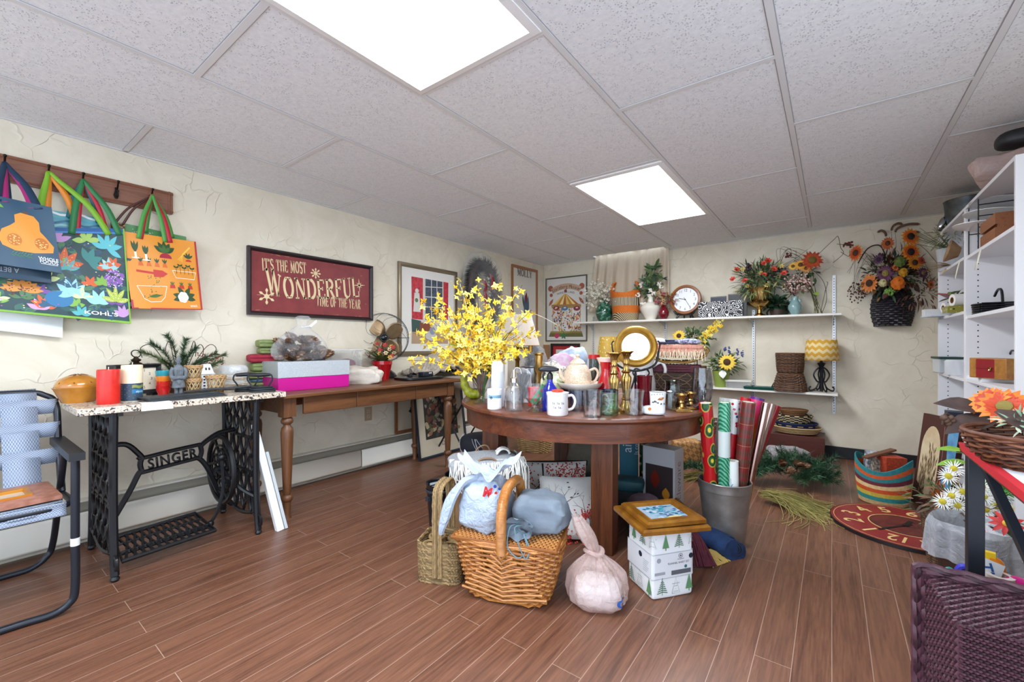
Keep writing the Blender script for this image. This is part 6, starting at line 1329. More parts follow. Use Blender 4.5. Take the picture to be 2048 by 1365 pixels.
for i,ch in enumerate(tx):
 x=(i/(len(tx)-1)*2-1)*.92;m.M=M0 @ T(cx+bw*x,cyy+.055*(1-x*x)-.065,0) @ RZ(-.11*2*x*.9);m.text(ch,0,0,.066,.0008,sx=.8)
tx='WONDERLAND'
for i,ch in enumerate(tx):
 x=(i/(len(tx)-1)*2-1)*.55;m.M=M0 @ T(cx+bw*x,cyy+.05*(1-x*x)-.125,0) @ RZ(-.16*x);m.text(ch,0,0,.036,.0008)
m.M=M0
cols=['#e2c06a','#c98a3a','#efdc9a','#b9642e']
for i in range(8): x0,x1=1104+56*i/8,1104+56*(i+1)/8;a0,a1=1128+4*i/8,1128+4*(i+1)/8;PQ([(x0,611),(x1,611),(a1,588),(a0,588)],cols[i % 4],.0004)
m.use(mat('#8d4a44'));x,y=q(1130.5,582);m.disc(x,y,.022,.0006,12);PQ([(1102,610),(1162,608),(1161,616),(1103,617)],'#a8804a',.0005)
for i,(x0,cl) in enumerate(((1105,'#8a3550'),(1122,'#5d7ba0'),(1146,'#8a3550'))): x,y=q(x0+7,617);m.use(mat(cl));m.disc(x,y,.05,.0006,14,.032);m.use(mat('#e6d5a8'));m.disc(x,y+.008,.02,.0008,8,.01)
r=random.Random(12)
for k in range(170):
 x,y=q(r.uniform(1105,1160),r.uniform(618,664));m.use(mat(r.choice(['#b8903f','#8a3b36','#5d7a8f','#d9b56a','#c9572e','#e2d2b2','#4c4a58','#b06a7a','#d9922e'])));m.leaf2(x,y,r.uniform(0,6.3),r.uniform(.02,.05),r.uniform(.012,.022),.0005+.000002*k)
for xx in (1105,1122,1143,1160): m.use(mat('#b99a55'));m.line([q(xx,612),q(xx,666)],.007,.0011)
PQ([(1101,663),(1163,663),(1166,674),(1097,674)],'#6f6a3c',.0012);PQ([(1101,663),(1163,663),(1164,667),(1100,667)],'#9a8a4a',.0013)
m.use(mat('#c23a66',.5));x,y=q(1113,672);m.disc(x,y,.035,.0016,12);m.use(mat('#3a7a4a'));x,y=q(1127,672);[m.leaf2(x,y,a,.05,.025,.0015) for a in (.4,1.6,2.8,4,5.2)];m.build('print',t)
c,w_,h_=bframe([(1101,687.5),(1159,687.5),(1159,742),(1101,742)],YB-.02);t=thing('framed_print','black frame with a bright red mat and a green sprig, below the carousel poster','picture',c+V((0,.018,0)))
MB(mat('#1a1213',.4),FR).ring(w_,h_,[(0,0),(0,.018),(.03,.02),(.034,.01),(.034,0)]).build('frame',t);m=MB(mat('#b0202a',.5),FR);m.ring(w_-.05,h_-.05,[(0,.008),(.06,.008)]);m.build('mat_board',t)
m=MB(mat('#d9d8d0',.5),FR);m.rect(-w_/2+.08,-h_/2+.08,w_/2-.08,h_/2-.08,.0085);m.use(mat('#2f6a34'))
for k in range(22): a=.3+2.5*k/21;m.leaf2(.0+.07*math.cos(a)*R.uniform(.1,1),.0+.05*math.sin(a)*R.uniform(0,1),a,.05,.02,.0092)
m.build('print',t)
q0=PY(1092,712,YB-.012);solo(MB(mat('#9c7350',.7)).box(-.06,-.008,-.15,.06,.008,.15),'cardboard_panel','brown cardboard panel standing between the corner and the red matted frame','board',(q0.x-.005,YB-.012,q0.z))
# ---- upper shelf
YS=4.825
def U(px,y=YS): p=PY(px,689,y);p.z=Z1+.0005;return p
def Lw(px,y=YS): p=PY(px,689,y);p.z=Z2+.0005;return p
p=U(1208);k=S(p,1);GV=NT('glazed_green');vo=GV.n('TexVoronoi');GV.l(GV.co(),vo.inputs[0]);vo.inputs['Scale'].default_value=14;GV.base(GV.ramp(GV.noise(GV.co(),14,4,.6,2),((.35,'#123a2c'),(.5,'#1f5c43'),(.68,'#8fb8a0'))));GV.set(Roughness=.1,Coat_Weight=.5);GV=GV.m
solo(MB(GV).lathe([(0,0),(9*k,0),(14*k,6*k),(17*k,18*k),(14*k,30*k),(9*k,36*k),(8*k,39*k),(11*k,42*k),(9.5*k,42*k),(7*k,39*k),(0,38*k)],36),'vase','round dark green glazed vase at the left end of the upper wall shelf','vase',p)
t=thing('flower_bouquet','cloud of small white dried flowers in the green vase','flowers',p+V((0,0,39*k)));m=MB(mat('#8c8468',.7))
for i in range(26): m.tube(catmull([(0,0,0),(R.uniform(-22,14)*k,R.uniform(-20,12)*k,R.uniform(8,22)*k),(R.uniform(-40,18)*k,R.uniform(-30,14)*k,R.uniform(-2,40)*k)],4),.001,4)
stuff(m.build('stem',t));m=MB(mat('#e4dfcf',.7));q=random.Random(4)
for i in range(300):
 x,z=q.gauss(-8,14)*k,q.gauss(16,11)*k;x=max(x,-42*k);m.flower((x,q.uniform(-25,10)*k,z),(q.gauss(0,1),-1,q.gauss(.3,1)),2.9*k,4,mat('#eeeadd',.7),mat('#cfc49a',.7),.3,.4,.7)
stuff(m.build('blossoms',t))
# orange basket
p=U(1251,4.82);k=S(p,1);t=thing('basket','orange woven tote basket with black and cream bands on the upper wall shelf','basket',p,.15)
def stripe(key,a,b,sc_,dr='DIAGONAL'):
 n=NT(key);w1=n.n('TexWave',bands_direction=dr);n.l(n.co(),w1.inputs[0]);w1.inputs['Scale'].default_value=sc_;c1=n.ramp(w1.outputs[0],((.45,a),(.55,b)));n.base(c1);n.bump(n.noise(n.co(),160,2),.001);n.set(Roughness=.8);return n.m
ORB=mat('#d9731a',.75,0,'#c9641a',90,bump=.002,bs=120);ST1=stripe('band_stripes','#1f1c1a','#dccaa8',22,'X');ST2=stripe('band_diagonals','#2b2622','#d3bd96',26)
o=MB();e=24*k
for z0,z1,mm in ((0,15,ST2),(15,29,ORB),(29,45,ST1),(45,50,ORB)): o.use(mm);o.lathe([((24+z0*.1)*k,z0*k),((24+z1*.1)*k,z1*k)],44)
o.use(ORB).lathe([(0,0),(24*k,0)],30);o.grid(lambda u,v: (29*k*math.cos(2*PI*u),29*k*math.sin(2*PI*u),(50+v*(4+9*math.cos(2*PI*u)**2))*k),60,3,True);o.use(mat('#7a3a12',.8)).lathe([(28*k,50*k),(23*k,2*k),(0,2*k)],40);o.build('body',t)
for s_ in (-1,1): MB(ORB).tube(catmull([(s_*27*k,-10*k,56*k),(s_*24*k,-8*k,72*k),(s_*20*k,0,77*k),(s_*24*k,8*k,72*k),(s_*27*k,10*k,56*k)],6),2*k,8).build('handle',t)
# white vase
p=U(1301,4.80);k=S(p,1);solo(MB(mat('#e9e4d6',.2,coat=.4)).lathe([(0,0),(9*k,0),(12*k,6*k),(20*k,20*k),(20.5*k,25*k),(15*k,32*k),(6*k,36*k),(5*k,42*k),(7*k,49*k),(9*k,51*k),(7*k,51*k),(4*k,42*k),(0,41*k)],36),'vase','wide shouldered white vase holding greenery and white berries','vase',p)
t=thing('flower_bouquet','spray of dark greenery and white berries in the white vase','flowers',p+V((0,0,48*k)))
for i,(dx,dz) in enumerate(((4,52),(14,58),(-14,34),(28,32),(-6,44),(20,44),(-24,16))):
 m=MB(TWIG);P_=catmull([(0,0,-8*k),(dx*.4*k,-4*k,dz*.5*k),(dx*k,-8*k,dz*k)],5);m.tube(P_,.0018,5)
 for j in range(18): m.use(GL[(i+j) % 4] if i != 2 else mat('#57705c',.6));b=P_[min(len(P_)-1,2+j % (len(P_)-2))];m.leaf(b,(R.gauss(0,1),R.gauss(-.3,.7),R.gauss(.4,.8)),(0,-1,.6),(16 if i < 2 else 11)*k,(7 if i < 2 else 4)*k,.2)
 m.build('branch',t)
m=MB(mat('#efeadd',.5))
for cx_,cz in ((-22,2),(-16,22),(20,20),(2,10),(8,4),(24,14),(-12,-14)): balls(m,(cx_*k,-10*k,cz*k),(5*k,4*k,5*k),9,1.9*k,int(cx_*7+cz))
stuff(m.build('berries',t))
p=U(1327,4.76);k=S(p,1);solo(MB(mat('#7d1220',.15,0,'#5c0c18',16,coat=.5)).lathe([(0,0),(6*k,0),(10*k,8*k),(10.5*k,14*k),(7*k,22*k),(4*k,25*k),(5*k,28*k),(3.5*k,28*k),(0,24*k)],30),'vase','small dark red vase in front of the white vase','vase',p)
t=thing('flower_bouquet','dried rust and wine coloured flowers in the small red vase','flowers',p+V((0,0,27*k)));m=foliage(MB(),(2*k,0,12*k),(20*k,9*k,14*k),90,9*k,4*k,[mat('#7a2c24',.7),mat('#8f5a3a',.7),mat('#5a3a2c',.7),mat('#c9a060',.7)],.3,5);stuff(m.build('foliage',t))
for i in range(9):
 m=MB();m.flower((R.uniform(-18,20)*k,-9*k,R.uniform(2,26)*k),(R.gauss(0,.6),-1,.4),4.5*k,6,mat(('#8c2430','#c9a26a','#b04a5a')[i % 3],.6),mat('#4a2a20'),.3,.5);m.build('flower',t)
# clock on a stand
p=U(1371,4.80);k=S(p,1);t=thing('wall_clock','round wooden clock with a white dial propped on a black stand on the upper shelf','clock',p,0);cz=38*k
CW=wood('#7c4522','#9c5d30',None,'x',2,.35);m=MB(CW,T(0,0,cz) @ RX(-.12) @ FR);prof=[(24,0),(24,3),(25.5,5),(29,4.5),(30,2),(30,-3),(24,-3),(24,0)]
m.grid(lambda u,v: (lambda r_,z: (r_*k*math.cos(2*PI*u),r_*k*math.sin(2*PI*u),z*k))(*prof[int(round(v*7))]),56,7,True);m.build('rim',t)
m=MB(mat('#eef0f0',.4),T(0,0,cz) @ RX(-.12) @ FR);m.disc(0,0,24.2*k,1*k,48);m.use(mat('#2c2c30'))
for i in range(1,13): a=PI/2-PI/6*i;m.text(str(i),19*k*math.cos(a),19*k*math.sin(a)-2.6*k,8*k,1.3*k,sx=.8)
m.build('dial',t)
m=MB(BLACK,T(0,0,cz) @ RX(-.12) @ FR);a=math.radians(165);m.line([(0,0),(13*k*math.cos(a),13*k*math.sin(a))],.9*k,1.9*k);a=math.radians(-58);m.line([(-5*k*math.cos(a),-5*k*math.sin(a)),(20*k*math.cos(a),20*k*math.sin(a))],.7*k,2.2*k);m.disc(0,0,1.3*k,2.4*k,10);m.build('hand',t)
m=MB(BLACK)
for s_ in (-1,1): m.tube(catmull([(s_*20*k,-8*k,16*k),(s_*16*k,-7*k,10*k),(s_*12*k,-3*k,8*k),(s_*16*k,-6*k,0.8*k)],5),2*k,8);m.tube([(s_*12*k,-3*k,8*k),(s_*6*k,9*k,30*k),(s_*6*k,14*k,1*k)],1.6*k,6)
m.tube([(-14*k,-3*k,8*k),(14*k,-3*k,8*k)],1.8*k,6);m.build('stand',t)
# patterned box
A,Bq=U(1396,4.745),U(1485,4.72);k=S(A,1);a_=math.atan2(Bq.y-A.y,Bq.x-A.x);L_=(Bq-A).length
n=NT('scroll_print');vo=n.n('TexVoronoi');n.l(n.co(),vo.inputs[0]);vo.inputs['Scale'].default_value=20;mm=n.math('SINE',n.math('MULTIPLY',vo.outputs['Distance'],26));n.base(n.ramp(mm,((.45,'#17171a'),(.55,'#e6e6e4'))));n.set(Roughness=.6)
t=thing('storage_box','open box with a black and white scroll print on the upper wall shelf','box',A,a_);m=MB(n.m);bd=.15;m.box(0,0,0,L_,.004,31*k).box(0,bd-.004,0,L_,bd,31*k).box(0,0,0,.004,bd,31*k).box(L_-.004,0,0,L_,bd,31*k).box(0,0,0,L_,bd,.004);m.build('body',t)
for (x0,x1,z1,cl,lb) in ((22,50,41,'#262a3c','dark blue boxed set standing in the scroll print box'),(54,86,44,'#1a1a1c','black boxed picture standing in the scroll print box')):
 m=MB(mat(cl,.4));m.box(x0*k,.03,.006,x1*k,.05,z1*k);m.use(mat('#8d867a',.4));m.M=T(0,.0295,0) @ FR;m.rect(x0*k+.004,z1*k-.008,x1*k-.004,z1*k-.004,0);solo(m,'boxed_set',lb,'box',A,a_)
# brass urn bouquet
p=U(1519,4.80);k=S(p,1);t=thing('urn','fluted brass urn on the upper wall shelf holding a red and green bouquet','urn',p);fl_=lambda a,z: 1+.04*math.cos(a*12)
m=MB(BRASS);m.lathe([(0,0),(10*k,0),(10*k,2*k),(4.5*k,6*k),(4*k,13*k),(8*k,17*k)],30);m.build('foot',t);MB(BRASS).lathe([(8*k,17*k),(20*k,23*k),(23*k,28*k),(22*k,29*k),(14*k,25*k),(12*k,26*k)],48,fn=lambda a,z: 1+.05*math.cos(a*8)).build('saucer',t)
MB(BRASS).lathe([(12*k,25*k),(15*k,30*k),(16*k,46*k),(19*k,56*k),(18*k,56*k),(14*k,46*k),(0,40*k)],48,fn=fl_).build('cup',t)
t=thing('flower_bouquet','full bouquet of red poppies and grasses in the brass urn','flowers',p+V((0,0,52*k)))
m=foliage(MB(),(0,-.02,22*k),(46*k,26*k,34*k),420,17*k,3.5*k,[GL[0],GL[1],GL[2],mat('#8a8a4a',.6),GL[3],mat('#4a5a3a',.6)],.3,8);stuff(m.build('foliage',t))
m=foliage(MB(),(-6*k,-.03,0),(36*k,20*k,12*k),120,20*k,2.6*k,[mat('#6c7a48',.6),mat('#a9a060',.6)],-.3,9);stuff(m.build('grass',t))
for i,(px,py) in enumerate(((1473,540),(1466,559),(1528,527),(1536,522),(1548,539),(1490,562),(1528,550),(1568,547))):
 P=PY(px,py,4.70);m=MB();m.flower(at(p+V((0,0,52*k)),P),(R.gauss(0,.3),-1,.5),6.5*k,6,mat('#c42a1e',.5,0,'#d9452a',40),mat('#7a1a14'),.3,.9,.75);m.build('flower',t)
for i,(px,py) in enumerate(((1485,539),(1538,568),(1534,571),(1522,547),(1563,533),(1495,573))):
 P=PY(px,py,4.71);m=MB();m.flower(at(p+V((0,0,52*k)),P),(R.gauss(0,.3),-1,.4),5.5*k,6,mat('#d9c070',.6),mat('#a8842a'),.3,.6);m.build('flower',t)
m=MB(mat('#3a2a30',.6));balls(m,(-18*k,-.05,46*k),(4*k,4*k,10*k),26,2.6*k,3);balls(m,(34*k,-.03,30*k),(16*k,8*k,16*k),46,2.0*k,4);stuff(m.build('berries',t))
m=MB(TWIG)
for i in range(9): m.tube(catmull([(8*k,0,10*k),(28*k+R.uniform(-6,6)*k,-.02,40*k),(R.uniform(30,70)*k,-.03,R.uniform(48,80)*k),(R.uniform(40,84)*k,-.02,R.uniform(40,76)*k)],5),.0014,4)
m.build('curly_twig',t)
# ivy and celadon vase
p=U(1555,4.84);k=S(p,1);t=thing('ivy_plant','artificial ivy trailing low on the upper shelf between the urn and the pale blue vase','plant',p);IV=[mat('#1d3f28',.35,0,'#3d6045',30),mat('#163322',.35)]
stuff(foliage(MB(),(0,0,21*k),(24*k,12*k,16*k),110,13*k,11*k,IV,.2,31).build('foliage',t));MB(mat('#3d2c22')).lathe([(0,0),(12*k,0),(14*k,12*k),(0,12*k)],20).build('pot',t)
p=U(1590,4.79);k=S(p,1);t=thing('vase','pale blue green vase with two small lugs on the upper wall shelf','vase',p);CE=mat('#7c9a98',.25,0,'#8dabaa',30,coat=.4)
MB(CE).lathe([(0,0),(7*k,0),(8*k,3*k),(12*k,12*k),(12*k,18*k),(7*k,26*k),(5*k,31*k),(6*k,37*k),(4.5*k,37*k),(0,30*k)],30).build('body',t)
for s_ in (-1,1): MB(CE).sph((s_*8*k,0,28*k),(3*k,2*k,3.5*k),10,6).build('lug',t)
t=thing('flower_bouquet','branch of pink and white berries in the pale blue green vase','flowers',p+V((0,0,36*k)));m=MB(TWIG)
for i in range(14): m.tube([(0,0,0),(R.uniform(-20,26)*k,R.uniform(-12,4)*k,R.uniform(18,42)*k)],.0012,4)
stuff(m.build('stem',t));m=balls(MB(mat('#d9b9ac',.5)),(4*k,-6*k,26*k),(28*k,10*k,22*k),110,1.8*k,6);stuff(m.build('berries',t));stuff(balls(MB(mat('#7d4440',.5)),(4*k,-4*k,22*k),(24*k,10*k,20*k),60,1.6*k,9).build('berries',t));stuff(foliage(MB(),(0,0,10*k),(20*k,8*k,20*k),26,12*k,6*k,GL,.3,12).build('foliage',t))
# leaning bundle of sunflowers and curly twigs
p=U(1636,4.82);k=S(p,1);t=thing('flower_bundle','bundle of autumn sunflowers and curly twigs leaning on the wall above the shelf','flowers',p);m=MB(mat('#5a5a34',.6))
for i in range(12): m.tube(catmull([(R.uniform(-6,8)*k,R.uniform(-4,4)*k,2*k),(R.uniform(-14,0)*k,R.uniform(0,16)*k,40*k),(R.uniform(-40,-8)*k,R.uniform(0,20)*k,R.uniform(70,100)*k)],4),.0022,5)
m.build('stem',t);m=MB(TWIG)
for P_ in (((6,1),(14,30),(8,66),(-14,94),(-40,112)),((-14,92),(0,118),(26,146),(32,150),(36,128),(40,116),(24,100)),((-14,96),(-30,118),(-46,128),(-54,124)),((-20,96),(-34,108),(-62,96)),((30,136),(44,132),(52,128)),((36,120),(48,110),(50,122)),((4,2),(12,46),(16,60),(14,64))): m.tube(catmull([(x*k,-.01,z*k) for x,z in P_],6),.0022,5)
m.build('curly_twig',t);stuff(balls(balls(MB(mat('#6a2c26',.5)),(-50*k,-.01,124*k),(6*k,4*k,6*k),16,2*k,3),(48*k,-.01,132*k),(8*k,4*k,8*k),16,2*k,5).build('berries',t));stuff(foliage(MB(),(-16*k,0,86*k),(24*k,10*k,16*k),50,14*k,6*k,[GL[0],GL[3],mat('#5a3a30',.6)],.1,16).build('foliage',t))
def sunf(t,p,px,py,Y,r,c1,c2,cc,nr=(0,-1,.15),n=15,cr=.38):
 P=PY(px,py,Y);m=MB();m.flower(at(p,P),nr,r*S(P,1),n,mat(c1,.55,0,c2,40),mat(cc,.8,bump=.002,bs=200),cr,.25,.34,.25,mat(c2,.55));return m.build('sunflower',t)
sunf(t,p,1624,521,4.74,20,'#8f2a1c','#b8481f','#6a5a24',(.3,-1,.2));sunf(t,p,1601,530,4.75,12,'#c9821c','#dda02c','#5a3a1a');sunf(t,p,1586,533,4.75,9,'#d19a24','#e0b040','#6a4a1a');sunf(t,p,1612,537,4.75,10,'#b8661c','#d08a2a','#5a3a1a')
m=MB(mat('#8faa4a',.5));m.leaf((-4*k,-.02,44*k),(.2,-.6,-.3),(0,-1,.4),12*k,9*k);m.build('leaf',t)
# ---- lower shelf
p=Lw(1442,4.79);k=S(p,1);t=thing('flower_pot','lime green pot on the lower wall shelf holding a sunflower and mixed greens','plant pot',p);MB(mat('#8a9d4a',.4)).lathe([(0,0),(11*k,0),(16*k,33*k),(17*k,33*k),(15*k,31*k),(0,30*k)],30).build('pot',t)
stuff(foliage(MB(),(4*k,0,44*k),(32*k,18*k,22*k),190,12*k,4.5*k,[GL[1],GL[2],mat('#7d8a60',.6),mat('#5c7048',.6)],.4,22).build('foliage',t));sunf(t,p,1454,725,4.68,17,'#e8b81c','#f0cc3a','#4a2c16',(.1,-1,.2),17,.42)
m=MB(mat('#4c5a8c',.6))
for cx_ in (8,16,30,38): balls(m,(cx_*k,-4*k,(66+cx_ % 9)*k),(2.4*k,2.4*k,8*k),14,1.5*k,cx_)
stuff(m.build('lavender',t));m=MB(mat('#e9e6df',.6));m.leaf((6*k,-.08,34*k),(.1,-.6,-1),(0,-1,.2),16*k,14*k);m.build('bow',t)
p=Lw(1478,4.80);k=S(p,1);t=thing('storage_box','low clear plastic box with a white lid on the lower wall shelf','box',p);MB(film('#e4e6e6',.3,0,10,.2,opv=0)).box(-22*k,-12*k,0,22*k,12*k,12*k).build('body',t,bev=.004);MB(mat('#dcdad2',.35)).box(-23.5*k,-13*k,12*k,23.5*k,13*k,16*k).build('lid',t,bev=.004)
p=Lw(1519,4.76);k=S(p,1);t=thing('tray','small dark green plastic tray with compartments on the lower wall shelf','tray',p);m=MB(mat('#0f4a40',.4));m.ring(52*k,22*k,[(0,0),(-1*k,5*k),(1*k,6*k),(3*k,2*k)]);m.rect(-24*k,-9*k,24*k,9*k,1.5*k)
for i in range(6): m.box((-20+8*i)*k,-8*k,1.5*k,(-19+8*i)*k,8*k,4*k)
m.build('body',t);MB(mat('#0f3a34',.4)).tube(catmull([(20*k,8*k,5*k),(24*k,10*k,13*k),(28*k,8*k,6*k)],4),1*k,6).build('handle',t)
WK=[mat('#5a3a24',.6,0,'#6e4a2e',60),mat('#4a2e1c',.6),mat('#70492c',.6)]
def wick(p,label,prof,rows,stakes,amp,r,cat='basket',name='basket',mats=None,rz=0,sq=0,rim=True,grp=None,jit=0,ex=1.0):
 """braided basket; prof = [(radius, z)] from the bottom up; sq makes it squarer, ex stretches it sideways"""
 t=thing(name,label,cat,p,rz,grp);mats=mats or WK;zt_=prof[-1][1]
 def rr_(v):
  x=v*(len(prof)-1);i=min(int(x),len(prof)-2);f=x-i;return [prof[i][j]*(1-f)+prof[i+1][j]*f for j in (0,1)]
 def fn(u,v):
  q,z=rr_(min(max(v,0),1));a=2*PI*u;e=1-sq*.6
  return (q*ex*math.copysign(abs(math.cos(a))**e,math.cos(a)),q*math.copysign(abs(math.sin(a))**e,math.sin(a)),z)
 m=MB(mats[0]);weave(m,fn,rows,stakes,r,amp,mats=mats,jit=jit)
 m.use(mats[1])
 for i in range(stakes):
  if True: m.tube([fn(i/stakes,v) for v in (0,.25,.5,.75,1)],r*.8,4)
 m.build('wall',t)
 m=MB(mats[1]);m.add([fn(i/40,0) for i in range(40)],[tuple(range(40))]);m.build('bottom',t,solid=.004)
 if rim:
  m=MB(mats[0])
  for q in (0,1): m.tube([V(fn(i/60,1))+V((0,0,.35*r*math.sin(i*1.6+PI*q)+r)) for i in range(60)],r*1.25,6,True)
  m.build('rim',t)
 return t,fn
p=Lw(1580,4.80);k=S(p,1);wick(p,'brown wicker basket at the bottom of a stack of two on the lower shelf',[(28*k,0),(26*k,14*k),(21*k,33*k)],16,26,1.2*k,1.1*k,sq=.7);wick(p+V((0,0,37*k)),'round brown wicker basket standing on another on the lower shelf',[(21*k,0),(22.5*k,14*k),(24*k,36*k)],18,26,1.1*k,1.0*k)
# chevron lamp
p=Lw(1643,4.80);k=S(p,1);t=thing('table_lamp','black scrolled iron lamp with a yellow chevron shade on the lower shelf','lamp',p,.1);t.scale=(.81,.81,1)
n=NT('chevron');tc=n.n('TexCoord');sp_=n.n('SeparateXYZ');n.l(tc.outputs['Object'],sp_.inputs[0]);an=n.math('ARCTAN2',sp_.outputs[1],sp_.outputs[0]);tri=n.math('PINGPONG',n.math('MULTIPLY',an,14/PI),1.0)
zz=n.math('ADD',n.math('MULTIPLY',sp_.outputs[2],1/(12.5*k)),n.math('MULTIPLY',tri,.38));n.base(n.ramp(n.math('FRACT',zz),((.5,'#d9a437'),(.54,'#ead09a'))));n.set(Roughness=.8,Subsurface_Weight=.1,Subsurface_Scale=.01)
MB(n.m).lathe([(36*k,64*k),(31*k,105*k)],48).build('lamp_shade',t,solid=.002);m=MB(IRON);m.lathe([(0,2*k),(4*k,3*k),(4*k,50*k),(9*k,58*k),(3*k,60*k),(2*k,100*k),(0,100*k)],10);m.build('column',t);m=MB(IRON)
for i in range(4):
 a=PI/2*i+.3;ca,sa=math.cos(a),math.sin(a);P_=catmull([(4,50),(12,44),(17,34),(10,22),(6,20),(12,8),(24,3),(27,8),(23,11)],5);m.tube([(q.x*ca*k,q.x*sa*k,q.y*k) for q in [V((a_.x,a_.y,0)) for a_ in catmull([(x,y,0) for x,y in ((4,50),(12,44),(17,34),(10,22),(6,20),(12,8),(24,3),(27,8),(23,11))],5)]],1.7*k,6)
m.build('scroll_foot',t);MB(BLACK).tube(catmull([(4*k,10*k,1*k),(-14*k,14*k,2*k),(-30*k,4*k,1*k),(-44*k,12*k,1*k)],5),.8*k,5).build('cord',t)
# sunflowers behind the blanket (stand on the lower shelf)
p=Lw(1392,4.76);k=S(p,1);t=thing('flower_bundle','sunflowers and forsythia showing above the coral blanket','flowers',p);m=MB(TWIG)
for i in range(8): m.tube(catmull([(0,0,1*k),(R.uniform(-10,10)*k,0,50*k),(R.uniform(-50,45)*k,-.03,R.uniform(80,112)*k)],4),.002,5)
m.build('stem',t);MB(mat('#6b4a30',.6)).lathe([(0,0),(16*k,0),(20*k,40*k),(0,38*k)],20).build('pot',t);stuff(foliage(MB(),(0,0,96*k),(36*k,12*k,20*k),110,12*k,5*k,GL[:3],.2,33).build('foliage',t));sunf(t,p,1358,672,4.70,13,'#e8b81c','#f0c83a','#4a2c16')
m=MB();q=random.Random(5)
for i in range(80): v=q.random();m.flower(((10+34*v+q.gauss(0,4))*k,-.04+q.gauss(0,.02),(88+36*v+q.gauss(0,4))*k),(q.gauss(0,.6),-1,q.gauss(.2,.6)),4*k,4,YEL[i % 3],mat('#c98a18'),.2,.3,.6)
stuff(m.build('blossoms',t))
# ---- hanging wall basket
p=PY(1787,652,YB-.12);p.y=YB-.002;k=S(p,1);t=thing('wall_basket','black woven wall basket overflowing with autumn sunflowers and leaves on the back wall','basket',p);t.scale=(.76,1,1)
BK_=[mat('#1d1a1e',.45,0,'#2c2830',50),mat('#252228',.45)]
def wb(u,v):
 a=PI+PI*u;q=(34+8*math.sin(PI*min(1,v*1.05)))*k;return (q*math.cos(a),max(-.16,q*.62*math.sin(a)),(v*72)*k)
m=MB(BK_[0]);weave(m,wb,17,14,2.3*k,1.6*k,False,mats=BK_,sub=2)
m.use(BK_[1]);[m.tube([wb(i/14,v) for v in (0,.25,.5,.75,1)],1.8*k,5) for i in range(15)];m.build('wall',t);m=MB(BK_[1]);m.add([wb(i/16,0) for i in range(17)],[tuple(range(17))]);m.box(-34*k,-.012,0,34*k,-.001,72*k);m.build('bottom',t)
O=V((0,-.10,96*k));stuff(foliage(MB(),O,(66*k,.10,50*k),420,17*k,7*k,AUT+[GL[3],GL[0]],.2,41).build('foliage',t));stuff(foliage(MB(),(50*k,-.10,60*k),(50*k,.08,34*k),80,18*k,4*k,[mat('#8a6a4a',.7),mat('#6a4a34',.7),mat('#4a2a30',.6)],-.2,42).build('foliage',t))
Yf=4.76
for px,py,r,c1,c2,cc in ((1821,473,21,'#dd9a1c','#d9641c','#1f1612'),(1821,504,21,'#e3a61f','#c9521c','#1f1612'),(1829,525,17,'#d99a22','#c9781f','#3a2416'),(1712,509,18,'#d98a1c','#c2471c','#4a2c16'),(1739,568,20,'#d9821c','#c96a1a','#3a2416'),(1770,548,19,'#4a1636','#5c1c46','#8a7a3a'),(1790,536,8,'#c2521f','#d96a2a','#7a3a1a'),(1775,488,15,'#a8461f','#b8602a','#5a2c18'),(1757,520,12,'#3c1a34','#4a2040','#2a1a2c'),(1846,545,13,'#3c1638','#4a1c44','#5a4a2c'),(1862,568,9,'#b8461f','#c9602a','#4a2c16'),(1843,520,9,'#a82a1f','#b8402a','#4a2c16')):
 sunf(t,p,1787+(px-1787)/.76,py,Yf+R.uniform(-.03,.05),r,c1,c2,cc,((px-1787)/120,-1,.2-(py-530)/400),15)
def gourd(px,py,r,c1,c2,nm): P=PY(1787+(px-1787)/.76,py,Yf-.03);m=MB(mat(c1,.4,0,c2,40));q=r*S(P,1);a=at(p,P);m.M=T(*a) @ RX(1.1);m.lathe([(0,-q*.75),(q*.6,-q*.7),(q,0),(q*.7,q*.6),(q*.15,q*.7),(q*.1,q),(0,q)],32,fn=lambda a_,z: 1+.07*math.cos(a_*9));m.build(nm,t)
gourd(1795,567,15,'#c95a16','#d97a24','pumpkin');gourd(1799,524,12,'#3f5a2c','#6a7a34','gourd');gourd(1806,545,10,'#c9962a','#a8741c','gourd');gourd(1765,567,9,'#cfc79a','#b0a870','gourd')
stuff(balls(MB(mat('#7aa04a',.6)),(-10*k,-.17,66*k),(12*k,.02,8*k),40,2.6*k,8).build('berries',t));stuff(balls(MB(mat('#4a1c1c',.5)),(-72*k,-.08,72*k),(22*k,.05,30*k),60,1.8*k,5).build('berries',t))
m=MB(mat('#6a5040',.8))
for x,z,b in ((-14,190,-8),(-2,200,10),(6,196,22),(22,180,14)):
 P_=catmull([(x*.4*k,-.08,110*k),(x*k,-.08,(z-34)*k),(x*k,-.08,(z-8)*k),((x+b)*k,-.08,z*k),((x+b*2)*k,-.08,(z-2)*k)],5);m.tube(P_,.0016,5);m.needles(P_[9:],160,.016,.001,.5);m.tube(P_[9:],[2.6*k]*(len(P_)-10)+[.5*k],6)
m.build('grass_plume',t);m=MB(TWIG)
for i in range(10): s_=-1 if i < 7 else 1;m.tube(catmull([(s_*20*k,-.08,90*k),(s_*R.uniform(40,70)*k,-.06,R.uniform(110,160)*k),(s_*R.uniform(70,95)*k,-.05,R.uniform(60,120)*k)],5),.0018,4)
m.tube(catmull([(-70*k,-.06,130*k),(-50*k,-.06,158*k),(-26*k,-.06,162*k),(-14*k,-.06,140*k)],5),.006,6);m.build('twig',t)
